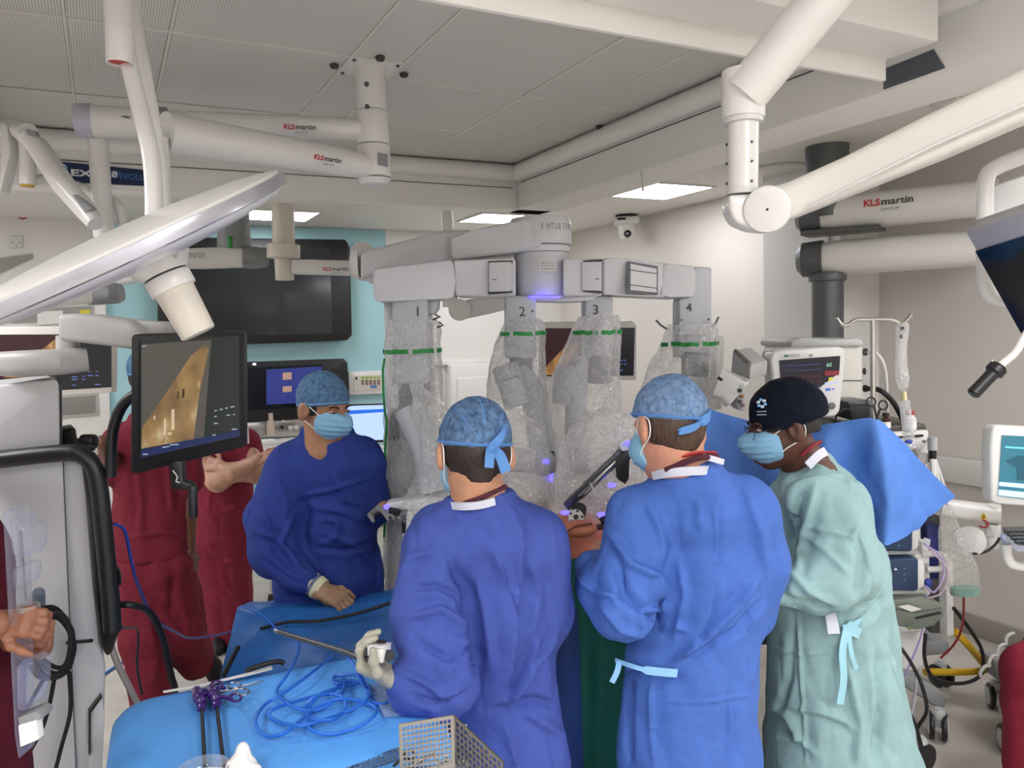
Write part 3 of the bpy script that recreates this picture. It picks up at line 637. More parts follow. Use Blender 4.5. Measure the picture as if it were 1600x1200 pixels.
for (x, y, w) in ((112, 588, 9), (112, 592, 9), (129, 587, 3), (137, 586, 8), (149, 586, 5), (128, 592, 5), (112, 601, 7), (148, 600, 9), (150, 580, 3), (138, 580, 3)):
    MB().prism([P(x, y, f_ - .003), P(x + w, y, f_ - .003), P(x + w, y + 1.6, f_ - .003), P(x, y + 1.6, f_ - .003)], Y3 * .001).build('icon', disp('display_icon', '#4a5a9a', .9), t)
# tall white unit on the back wall at the left
t = thing('wall_unit', 'tall white wall unit with two grey recessed panels behind the left monitor', 'wall unit', PV(100, 700, VW))
pv_box('body', [(-40, 476), (165, 471), (174, 700), (-40, 720)], VW, .06, mat('unit_white', '#efece6', .45), t, .004)
pv_box('recess_panel', [(15, 483), (147, 478), (148, 500), (15, 505)], VW, .012, mat('recess_grey', '#b3b1ac', .5), t, .004, off=.06)
pv_box('inner_panel', [(20, 486), (142, 481), (142, 500), (20, 505)], VW, .006, mat('recess_grey2', '#a2a09b', .5), t, .002, off=.072)
pv_box('sticker', [(125, 485), (141, 484), (141, 491), (125, 492)], VW, .002, mat('sticker_yellow', '#e2d83c', .5), t, off=.079)
pv_box('recess_panel', [(60, 620), (153, 613), (156, 648), (60, 656)], VW, .012, MATS['recess_grey'], t, .004, off=.06)
pv_box('inner_panel', [(60, 623), (149, 617), (149, 643), (60, 650)], VW, .006, mat('recess_brown', '#8f8a84', .5), t, .002, off=.072)
pv_box('slot', [(90, 632), (109, 630), (109, 637), (90, 639)], VW, .003, MGREY, t, off=.079)
pv_box('notice', [(59, 487), (99, 486), (99, 506), (60, 508)], VW, .004, MATS['paper_white'], t, off=.079)
# emergency light, socket
t = thing('emergency_light', 'white emergency light bar with a loose red wire high on the wall', 'light', PV(78, 343, VW))
pv_box('body', [(50, 331), (98, 333), (103, 342), (53, 341)], VB, .06, WHITE, t, .012)
MB().tube(catmull([PV(*q, VB - .04) for q in ((98, 329), (72, 327), (52, 330), (44, 338), (35, 342), (28, 338), (25, 331))], 4), .006, 6).build('wire', mat('wire_red', '#b03030', .5), t)
t = thing('wall_socket', 'square white socket plate on the wall at the far left', 'socket', PV(25, 388, VB))
pv_box('plate', [(15, 369), (35, 369), (36, 387), (16, 388)], VB, .02, WHITE2, t, .004)
for q in ((20, 379), (31, 379), (26, 384)):
    c = PV(*q, VB) - RV * .021; MB().cyl(c, c - RV * .002, .008, n=10).build('pin_hole', LGREY, t)
# framed board at the left edge
pv_box('wall_board', [(-30, 408), (50, 397), (50, 404), (-30, 440)], VB, .03, mat('board_grey', '#9a968e', .5), label='edge of a grey framed board behind the lamp head', cat='board')
# low white cabinet behind the robot
t = thing('wall_cabinet', 'white wall cabinet with raised door panel behind the draped robot arms', 'cabinet', PV(740, 640, VB))
pv_box('body', [(697, 570), (840, 564), (840, 780), (697, 800)], VB, .12, WALLW, t, .006)
pv_box('door', [(706, 590), (830, 584), (830, 780), (706, 795)], VB, .02, WALLW, t, .01, off=.12)
# ================================================================== SURGICAL ROBOT
def fbm(p, f, o=3):
    s_ = 0; a = 1.
    for k in range(o):
        s_ += a * mnoise.noise(Vector(p) * f); f *= 2.03; a *= .5
    return s_
def plastic_mat(name, base=.10, tint='#fbfaf6', scale=14., bs=.55, edge=.5):
    """thin clear film: see-through, milky where it turns edge-on, glossy creases"""
    if name in MATS: return MATS[name]
    mt = bpy.data.materials.new(name); mt.use_nodes = True; nt = mt.node_tree; N = nt.nodes; L = nt.links
    N.remove(N['Principled BSDF']); out = N['Material Output']
    tr = N.new('ShaderNodeBsdfTransparent'); tr.inputs[0].default_value = (.98, .98, .975, 1)
    df = N.new('ShaderNodeBsdfDiffuse'); df.inputs[0].default_value = (*lin(tint), 1); tl = N.new('ShaderNodeBsdfTranslucent'); tl.inputs[0].default_value = (*lin(tint), 1)
    gl = N.new('ShaderNodeBsdfGlossy'); gl.inputs['Roughness'].default_value = .13; gl.inputs[0].default_value = (1, 1, 1, 1)
    tc = N.new('ShaderNodeTexCoord')
    n1 = N.new('ShaderNodeTexNoise'); n1.inputs['Scale'].default_value = scale; n1.inputs['Detail'].default_value = 2; n1.inputs['Distortion'].default_value = 1.5; L.new(tc.outputs['Object'], n1.inputs['Vector'])
    n2 = N.new('ShaderNodeTexNoise'); n2.inputs['Scale'].default_value = scale * 2.6; n2.inputs['Detail'].default_value = 2; n2.inputs['Distortion'].default_value = 2.; L.new(tc.outputs['Object'], n2.inputs['Vector'])
    ad = N.new('ShaderNodeMath'); ad.operation = 'MULTIPLY_ADD'; ad.inputs[1].default_value = .35; L.new(n2.outputs['Fac'], ad.inputs[0]); L.new(n1.outputs['Fac'], ad.inputs[2])
    bp = N.new('ShaderNodeBump'); bp.inputs['Strength'].default_value = bs; bp.inputs['Distance'].default_value = .03; L.new(ad.outputs[0], bp.inputs['Height'])
    L.new(bp.outputs['Normal'], gl.inputs['Normal'])
    m1 = N.new('ShaderNodeMixShader'); m1.inputs[0].default_value = .5; L.new(df.outputs[0], m1.inputs[1]); L.new(tl.outputs[0], m1.inputs[2])
    m2 = N.new('ShaderNodeMixShader'); m2.inputs[0].default_value = .32; L.new(m1.outputs[0], m2.inputs[1]); L.new(gl.outputs[0], m2.inputs[2])
    lw = N.new('ShaderNodeLayerWeight'); lw.inputs['Blend'].default_value = .3; L.new(bp.outputs['Normal'], lw.inputs['Normal'])
    ma = N.new('ShaderNodeMath'); ma.operation = 'MULTIPLY_ADD'; ma.inputs[1].default_value = edge; ma.inputs[2].default_value = base; ma.use_clamp = True; L.new(lw.outputs['Facing'], ma.inputs[0])
    mx = N.new('ShaderNodeMixShader'); L.new(ma.outputs[0], mx.inputs[0]); L.new(tr.outputs[0], mx.inputs[1]); L.new(m2.outputs[0], mx.inputs[2]); L.new(mx.outputs[0], out.inputs['Surface'])
    MATS[name] = mt; return mt
PLASTIC = plastic_mat('clear_drape_film', .24, '#fdfcfa', 15., .8, .55)
rb = thing('surgical_robot', 'pale grey four-armed surgical robot with arms wrapped in clear plastic', 'surgical robot', Vector((P(650, 900, 3.6).x, 3.6, 0)))
# column and base
MB().box(Vector((P(648, 700, 3.72).x, 3.72, 1.0)), (.2, .3, 1.9), None, .03, 3).build('column', ROBOT2, rb)
MB().box(Vector((P(660, 700, 3.6).x, 3.72, .16)), (.62, .75, .28), None, .06, 3).build('base', ROBOT2, rb)
for sx in (-.24, .24):
    for sy in (-.28, .28):
        c = Vector((P(660, 700, 3.6).x + sx, 3.72 + sy, .05)); MB().cyl(c - X3 * .03, c + X3 * .03, .05, n=20).build('wheel', BLACK, rb)
def prp(name, q, Y, dep, mt, bev=.01, par=rb, seg=3):
    q = [(a + (Y,))[:3] if len(a) == 2 else a for a in q]
    return MB().prism([P(*a) for a in q], Y3 * dep, bev, seg).build(name, mt, par)
# boom
prp('boom_rear', [(562, 393, 3.35), (695, 359, 3.32), (738, 358, 3.3), (738, 408, 3.3), (600, 425, 3.33), (562, 437, 3.35)], 3.35, .24, ROBOT, .02)
MB().loft([rrect(P(x, y, 3.47), Y3, Z3, d, h, .05) for x, y, d, h in ((550, 414, .12, .1), (555, 413, .2, .13), (566, 413, .22, .14))]).build('boom_end', WHITE, rb)
prp('boom_underside', [(560, 434, 3.38), (600, 424, 3.38), (600, 446, 3.38), (580, 443, 3.38)], 3.38, .16, ROBOT2, .006)
prp('boom_front', [(705, 369, 3.2), (735, 362, 3.2), (812, 342, 3.16), (846, 339, 3.14), (846, 386, 3.14), (800, 395, 3.16), (712, 407, 3.2), (705, 400, 3.2)], 3.2, .26, ROBOT, .018)
HC = P(844, 362, 3.27)
def hubz(py): return P(844, py, 3.27).z
def hc(py): return Vector((HC.x, HC.y, hubz(py)))
capr = .129
MB().lathe([(0, hubz(339) - hubz(385)), (capr * .6, hubz(339.5) - hubz(385)), (capr * .93, hubz(342) - hubz(385)), (capr, hubz(349) - hubz(385)), (capr, hubz(383) - hubz(385)), (capr * .97, 0), (0, 0)], hc(385), Z3, 56).build('hub_cap', ROBOT, rb)
MB().cyl(hc(386), hc(396), capr * .94, n=56, bev=.004).build('hub_ring', ROBOT2, rb)
MB().cyl(hc(396), hc(464), capr * .86, n=56, bev=.006).build('hub_body', ROBOT, rb)
for i, ch in enumerate('INTUITIVE'):
    a = math.radians(2.5 + 8.5 * i); n_ = Vector((math.sin(a), -math.cos(a), 0)); tn = Vector((math.cos(a), math.sin(a), 0))
    text('lettering', ch, hc(364) + n_ * (capr + .0005) - tn * .007, tn, Z3, .036, mat('ink_silver', '#9d9ea2', .4), rb, width=.004 if ch == 'I' else .015)
prp('rating_label', [(842, 407), (869, 406), (869, 424), (842, 425)], 3.27 - capr * .86 - .004, .003, WHITE2, .0)
for yy in (411, 415, 420):
    text('lettering', '-----' if yy != 411 else '-------', P(845, yy + 2, 3.27 - capr * .86 - .005), X3, Z3, .02, MATS['ink_dark'], rb, width=m(20, 3.1))
prp('status_light', [(825, 462), (879, 462), (872, 466), (832, 466)], 3.13, .02, mat('led_blue', '#5a50ff', .4, emit=3.), .002)
# cross housing
prp('housing_front', [(708, 406, 3.06), (790, 404, 3.1), (806, 404, 3.12), (806, 463, 3.12), (770, 465, 3.1), (711, 463, 3.06)], 3.06, .2, ROBOT, .012)
prp('hinge_block', [(764, 410), (799, 409), (799, 455), (764, 456)], 3.073, .02, ROBOT, .002)
prp('hinge_pin_mark', [(770, 436), (776, 436), (776, 437.5), (770, 437.5)], 3.07, .004, DGREY, 0)
prp('hinge_gap', [(763, 408), (801, 407), (801, 410), (763, 411)], 3.085, .02, SEAM, .0)
prp('hinge_gap', [(763, 455), (801, 454), (801, 457), (763, 460)], 3.085, .02, SEAM, .0)
prp('arm_housing', [(583, 424, 2.98), (586, 420, 2.98), (704, 406, 3.05), (708, 412, 3.05), (712, 440, 3.05), (709, 464, 3.05), (700, 467, 3.04), (590, 472, 2.98), (583, 466, 2.98)], 3.0, .22, ROBOT, .014)
prp('housing_right', [(880, 404, 3.15), (941, 403, 3.2), (941, 463, 3.2), (880, 463, 3.15)], 3.15, .2, ROBOT, .008)
prp('hinge_block', [(909, 409), (938, 409), (938, 454), (909, 454)], 3.165, .02, ROBOT, .002)
prp('hinge_pin_mark', [(930, 435), (936, 435), (936, 436.5), (930, 436.5)], 3.163, .004, DGREY, 0)
prp('hinge_gap', [(908, 407), (941, 405), (941, 408), (908, 409.5)], 3.175, .02, SEAM, .0)
prp('hinge_gap', [(908, 454), (941, 455), (941, 458), (908, 456)], 3.175, .02, SEAM, .0)
prp('arm_housing', [(941, 403, 3.2), (974, 403, 3.18), (1062, 414, 3.33), (1062, 466, 3.33), (976, 462, 3.18), (941, 461, 3.2)], 3.2, .2, ROBOT, .01)
for q, mt_, o in (([(981, 408), (1028, 416), (1028, 461), (981, 457)], DGREY, 0), ([(985, 412), (1026, 420), (1026, 457), (985, 453)], ROBOT, 1)):
    yv = lambda x: 3.18 + (x - 974) / 88 * .15 - .004 - .003 * o
    MB().prism([P(x, y, yv(x)) for x, y in q], Y3 * .006).build('access_panel', mt_, rb)
for y0 in (421, 444):
    MB().prism([P(984, y0, 3.186), P(1027, y0 + 6, 3.26), P(1027, y0 + 7, 3.26), P(984, y0 + 1, 3.186)], Y3 * .004).build('panel_seam', SEAM, rb)
prp('wrist_housing', [(1030, 413, 3.29), (1048, 412, 3.27), (1085, 416, 3.3), (1088, 430, 3.3), (1087, 455, 3.3), (1083, 465, 3.3), (1048, 464, 3.27), (1030, 462, 3.29)], 3.3, .2, ROBOT, .01)
prp('under_plate', [(806, 462), (935, 461), (925, 470), (880, 472), (820, 470)], 3.2, .15, ROBOT2, .004)
# arm columns
COLG = mat('arm_column_grey', '#c2c4c7', .4)
def column(name, x0, x1, y0, y1, Y, dep, num, nx, ny):
    prp(name, [(x0, y0), (x1, y0), (x1, y1), (x0, y1)], Y, dep, COLG, .012)
    text('lettering', num, P(nx, ny, Y - .001), X3, Z3, m(17, Y) * 1.25, MATS['ink_dark'], rb, align='CENTER', bold=.0)
column('arm_column', 612, 668, 462, 600, 3.03, .18, '1', 653, 494)
prp('column_flange', [(599, 468), (613, 466), (613, 492), (606, 488), (599, 478)], 3.08, .1, COLG, .006)
prp('column_flange', [(667, 466), (684, 468), (684, 482), (676, 492), (667, 490)], 3.08, .1, COLG, .006)
column('arm_column', 788, 838, 462, 560, 3.14, .16, '2', 816, 494)
column('arm_column', 913, 958, 462, 560, 3.22, .15, '3', 931, 491)
prp('arm_column', [(1061, 470, 3.33), (1087, 416, 3.33), (1112, 418, 3.36), (1112, 560, 3.36), (1061, 560, 3.33)], 3.33, .14, COLG, .008)
text('lettering', '4', P(1077, 487, 3.328), X3, Z3, m(19, 3.33), MATS['ink_dark'], rb, align='CENTER')
for x, y, Y in ((1065, 500, 3.32), (1107, 499, 3.34), (832, 486, 3.13)):
    c = P(x, y, Y); MB().cyl(c, c - Y3 * .004, .005, n=10).build('screw', DGREY, rb)
# inner links seen through the film
INNER = mat('inner_link_grey', '#6c7077', .5); LINK = mat('link_shell', '#b8babd', .45)
prp('upper_link', [(622, 552), (668, 552), (668, 640), (640, 650), (622, 640)], 3.04, .14, INNER, .012)
prp('lower_link', [(606, 640), (668, 640), (672, 760), (668, 930), (604, 930), (602, 780)], 3.1, .16, mat('lower_link_white', '#cfccc8', .45), .02)
prp('lower_link_cap', [(602, 660), (612, 645), (622, 668), (622, 690), (602, 688)], 3.05, .1, mat('link_brown', '#4a4644', .5), .01)
MB().tube([P(640, 640, 3.0), P(665, 700, 2.95), P(680, 770, 2.9)], [.06, .055, .05], 20).build('forearm', LINK, rb)
prp('upper_link', [(796, 552), (832, 552), (832, 600), (796, 600)], 3.15, .12, INNER, .01)
MB().cyl(P(788, 570, 3.08), P(808, 634, 3.08), .053, .05, n=28, bev=.01).build('elbow_link', LINK, rb)
MB().cyl(P(793, 590, 3.08), P(794, 593, 3.08), .0545, n=28).build('elbow_seam', ROBOT3, rb)
MB().tube([P(815, 575, 3.18), P(832, 610, 3.15), P(842, 660, 3.1), P(850, 722, 3.05)], [.035, .05, .055, .052], 24).build('forearm', LINK, rb)
MB().ball(P(851, 722, 3.03), .058).build('wrist_joint', LINK, rb)
MB().cyl(P(785, 716, 3.0), P(850, 722, 3.05), .048, n=24, bev=.01).build('wrist_link', ROBOT2, rb)
MB().ball(P(853, 721, 2.97), (.013, .008, .009)).build('status_light', MATS['led_blue'], rb)
MB().cyl(P(862, 710, 3.1), P(862, 711, 3.0), .016, n=20).build('wrist_knob', BLACK, rb)
prp('instrument_grip', [(857, 735), (864, 733), (864, 752), (857, 754)], 3.0, .03, MATS['led_blue'], .003)
prp('instrument_mount', [(846, 786), (856, 783), (862, 800), (846, 802)], 3.0, .05, MGREY, .004)
prp('upper_link', [(920, 552), (955, 552), (955, 600), (920, 600)], 3.22, .12, INNER, .01)
MB().cyl(P(888, 572, 3.15), P(880, 632, 3.15), .052, .05, n=28, bev=.01).build('elbow_link', LINK, rb)
MB().tube([P(905, 560, 3.2), P(900, 620, 3.15), P(900, 680, 3.1), P(906, 735, 3.0)], [.04, .045, .045, .04], 22).build('forearm', LINK, rb)
# instrument carriage of arm three
MB().beam(P(986, 692, 2.72), P(884, 792, 2.72), .035, .03, bev=.006).build('carriage_rail', mat('rail_grey', '#55595f', .35, metal=.5), rb)
MB().beam(P(978, 708, 2.70), P(905, 778, 2.70), .02, .02, bev=.004).build('carriage_slide', STEEL, rb)
pn = prp('control_panel', [(963, 720), (977, 706), (988, 712), (984, 720), (983, 748), (977, 757), (964, 748)], 2.66, .03, BLACK, .004)
for q in ((971, 727), (978, 723), (971, 737), (978, 740), (975, 732)):
    c = P(*q, 2.66); MB().cyl(c, c - Y3 * .004, .006, n=12).build('button', MATS['black_rubber'], pn)
prp('carriage_head', [(966, 694), (978, 688), (990, 690), (988, 704), (972, 706)], 2.68, .06, ROBOT2, .006)
for q in ((983, 692, 2.665), (956, 758, 2.66), (883, 801, 2.66), (940, 804, 2.66)):
    MB().ball(P(*q), (.016, .008, .009)).build('status_light', MATS['led_blue'], rb)
MB().tube(catmull([P(922, 754, 2.68), P(930, 768, 2.66), P(944, 772, 2.66), P(952, 762, 2.66), P(950, 744, 2.68)], 4), .002, 6).build('film_loop', WHITE2, rb)
# cannula hubs
def cannula(px, py, Y, r, tilt):
    d = Vector(tilt).normalized(); c = P(px, py, Y)
    o = MB().lathe([(r * .35, -.002), (r * .35, .004), (r, .004), (r, -.012), (r * .8, -.02), (r * .45, -.03), (0, -.03)], c, d, 28).build('cannula_hub', WHITE2, rb)
    MB().cyl(c - d * .002, c + d * .0045, r * .34, n=16).build('port', BLACK, o)
    fr = frame(d)
    for k in range(5):
        a = k * 1.256; p_ = c + fr @ Vector((math.cos(a) * r * .8, math.sin(a) * r * .8, .004)); MB().box(p_, (r * .3, r * .3, .004), fr).build('notch', BLACK, o)
cannula(900, 808, 2.6, .026, (-.15, -1, .35))
cannula(882, 849, 2.5, .014, (-.3, -1, .4))
MB().cyl(P(905, 800, 2.64), P(905, 796, 2.62), .025, n=20).build('cannula_clamp', BLACK, rb)
MB().tube([P(921, 826, 2.6), P(955, 820, 2.6)], [.009, .012], 14).build('cannula', mat('cannula_brown', '#4a3c36', .4), rb)
MB().cyl(P(938, 815, 2.58), P(955, 806, 2.58), .012, n=14).build('cannula', BLACK, rb)
MB().cyl(P(946, 819, 2.59), P(958, 814, 2.59), .014, n=16).build('cannula_seal', WHITE2, rb)
# arm four and its sleeve
prp('upper_link', [(1072, 550), (1108, 552), (1108, 592), (1072, 590)], 3.3, .1, INNER, .008)
prp('lower_link', [(1074, 588), (1110, 590), (1108, 670), (1074, 668)], 3.28, .12, ROBOT2, .01)
prp('side_sleeve', [(1116, 528), (1130, 524), (1133, 532), (1128, 640), (1112, 640)], 3.4, .05, mat('clear_sleeve', '#dcdad4', .25, alpha=.55), .008)
# set-up carriage of arm one
YC1 = 2.86
prp('carriage_bar', [(602, 786), (690, 776), (700, 790), (700, 800), (604, 800)], YC1, .08, ROBOT2, .01)
prp('carriage_bracket', [(607, 794), (640, 799), (640, 838), (628, 838), (627, 808), (607, 802)], YC1 - .02, .05, BLACK, .003)
prp('carriage_plate', [(636, 799), (661, 798), (659, 834), (633, 836)], YC1 - .03, .04, WHITE2, .005)
text('lettering', '1', P(642, 809, YC1 - .031), -Z3, X3, .035, MATS['ink_dark'], rb)
MB().ball(P(651, 829, YC1 - .03), (.011, .006, .008)).build('status_light', MATS['led_blue'], rb)
MB().ball(P(604, 792, YC1), (.012, .008, .01)).build('status_light', MATS['led_blue'], rb)
prp('carriage_lip', [(628, 834), (662, 833), (662, 839), (628, 840)], YC1 - .03, .04, LGREY, .002)
# ---- clear film sleeves
def bag(outline, Y, dep, amp, seed, n=84, per=7, mt=PLASTIC, name='drape_sleeve'):
    """outline: (y, x_left, x_right) stations; a crumpled closed tube of film"""
    pts = [Vector((a, b, c)) for a, b, c in outline]; st = catmull(pts, per); rings = []
    for k, s_ in enumerate(st):
        c = P((s_.y + s_.z) / 2, s_.x, Y); hw = m((s_.z - s_.y) / 2, Y); ring = []
        for j in range(n):
            a = 2 * math.pi * j / n; q = Vector((c.x + math.cos(a) * hw, c.y + math.sin(a) * dep * min(1, hw / .1), c.z))
            nr = Vector((math.cos(a), math.sin(a), 0)); s3 = q * 1. + Vector((seed, 0, 0))
            r1 = 1 - abs(mnoise.noise(Vector((s3.x * 9, s3.y * 9, s3.z * 4)))) * 2; r2 = 1 - abs(mnoise.noise(Vector((s3.x * 22 + 5, s3.y * 22, s3.z * 13)))) * 2
            r3 = mnoise.noise(Vector((s3.x * 40, s3.y * 40, s3.z * 30)))
            q += nr * amp * (r1 * .9 + r2 * .6 + r3 * .3 - .6) ; q.z += amp * .4 * r3
            ring.append(q)
        rings.append(ring)
    mb = MB().loft(rings, caps=False); return mb.build(name, mt, rb, smooth=50, fix=False), rings
def band(rings, i, j0, j1, h, mtg, gaps=(), out=.004):
    """printed stripe following ring i of a film sleeve"""
    n = len(rings[0]); seg = []; cen = sum((Vector(p) for p in rings[i]), Vector()) / n
    def flush(sg):
        if len(sg) < 2: return
        vs = []; fs = []
        for q in sg:
            o = (q - cen); o.z = 0; o.normalize(); vs += [q + o * out + Z3 * h / 2, q + o * out - Z3 * h / 2, q + o * (out - .0015) - Z3 * h / 2, q + o * (out - .0015) + Z3 * h / 2]
        for a in range(len(sg) - 1):
            for b in range(4): fs.append((a * 4 + b, a * 4 + (b + 1) % 4, a * 4 + 4 + (b + 1) % 4, a * 4 + 4 + b))
        MB().add(vs, fs).build('green_stripe', mtg, rb)
    for j in range(j0, j1 + 1):
        if j in gaps: flush(seg); seg = []; continue
        seg.append(Vector(rings[i][j % n]))
    flush(seg)
GREEN = mat('stripe_green', '#128a3a', .4)
o, rg = bag([(500, 608, 682), (515, 606, 688), (548, 604, 686), (600, 602, 690), (680, 602, 692), (740, 603, 706), (790, 602, 712), (850, 602, 680), (925, 602, 668)], 3.1, .13, .012, 1.)
i0 = min(range(len(rg)), key=lambda i: abs(proj([rg[i][63]])[0][1] - 547)); band(rg, i0, 42, 84, .017, GREEN, (48, 64, 77))
MB().tube(catmull([P(x, y, 3.0) for x, y in ((601, 560), (598, 585), (601, 640), (604, 660), (602, 700), (601, 760), (602, 800), (600, 840))], 4), .0045, 8).build('green_edge', GREEN, rb)
o, rg = bag([(498, 790, 842), (508, 786, 848), (545, 772, 850), (600, 764, 854), (650, 762, 856), (720, 764, 862), (780, 770, 860), (830, 790, 858)], 3.1, .15, .011, 2.)
i0 = min(range(len(rg)), key=lambda i: abs(proj([rg[i][63]])[0][1] - 521)); band(rg, i0, 48, 84, .016, GREEN, (57, 70))
o, rg = bag([(494, 905, 962), (505, 900, 964), (545, 884, 968), (600, 862, 966), (650, 856, 970), (700, 862, 985), (760, 862, 990), (800, 868, 975), (815, 890, 930)], 3.05, .16, .013, 3.)
i0 = min(range(len(rg)), key=lambda i: abs(proj([rg[i][63]])[0][1] - 518)); band(rg, i0, 46, 84, .016, GREEN, (60, 63, 74))
o, rg = bag([(506, 1046, 1116), (520, 1042, 1118), (545, 1030, 1118), (580, 1012, 1116), (640, 1000, 1114), (720, 998, 1112)], 3.3, .14, .011, 4.)
i0 = min(range(len(rg)), key=lambda i: abs(proj([rg[i][63]])[0][1] - 539)); band(rg, i0, 44, 84, .017, GREEN, (50, 65, 79))
# loose film bunched around arm three and arm one
bag([(640, 930, 985), (665, 900, 1000), (700, 880, 1006), (750, 872, 1002), (800, 870, 985), (830, 885, 960)], 2.82, .1, .02, 5., name='drape_film')
bag([(600, 640, 660), (640, 650, 700), (690, 655, 722), (750, 650, 725), (790, 620, 715), (815, 625, 700)], 2.92, .1, .02, 6., name='drape_film')
bag([(640, 775, 820), (680, 770, 850), (740, 775, 858), (800, 785, 862), (850, 800, 866)], 2.95, .1, .015, 7., name='drape_film')
# wire hooks at the film necks
for pts, Y in ((((1025, 500), (1032, 508), (1042, 514)), 3.28), (((1112, 512), (1118, 505), (1123, 495)), 3.28), (((683, 512), (692, 508), (686, 503)), 3.0), (((676, 500), (688, 494), (680, 492)), 3.0)):
    MB().tube([P(*q, Y) for q in pts], .0045, 8).build('wire_hook', DGREY, rb)
MB().tube(catmull([P(x, y, 3.26) for x, y in ((1044, 514), (1060, 520), (1080, 522), (1100, 520), (1112, 513))], 4), .003, 8).build('film_cord', WHITE2, rb)
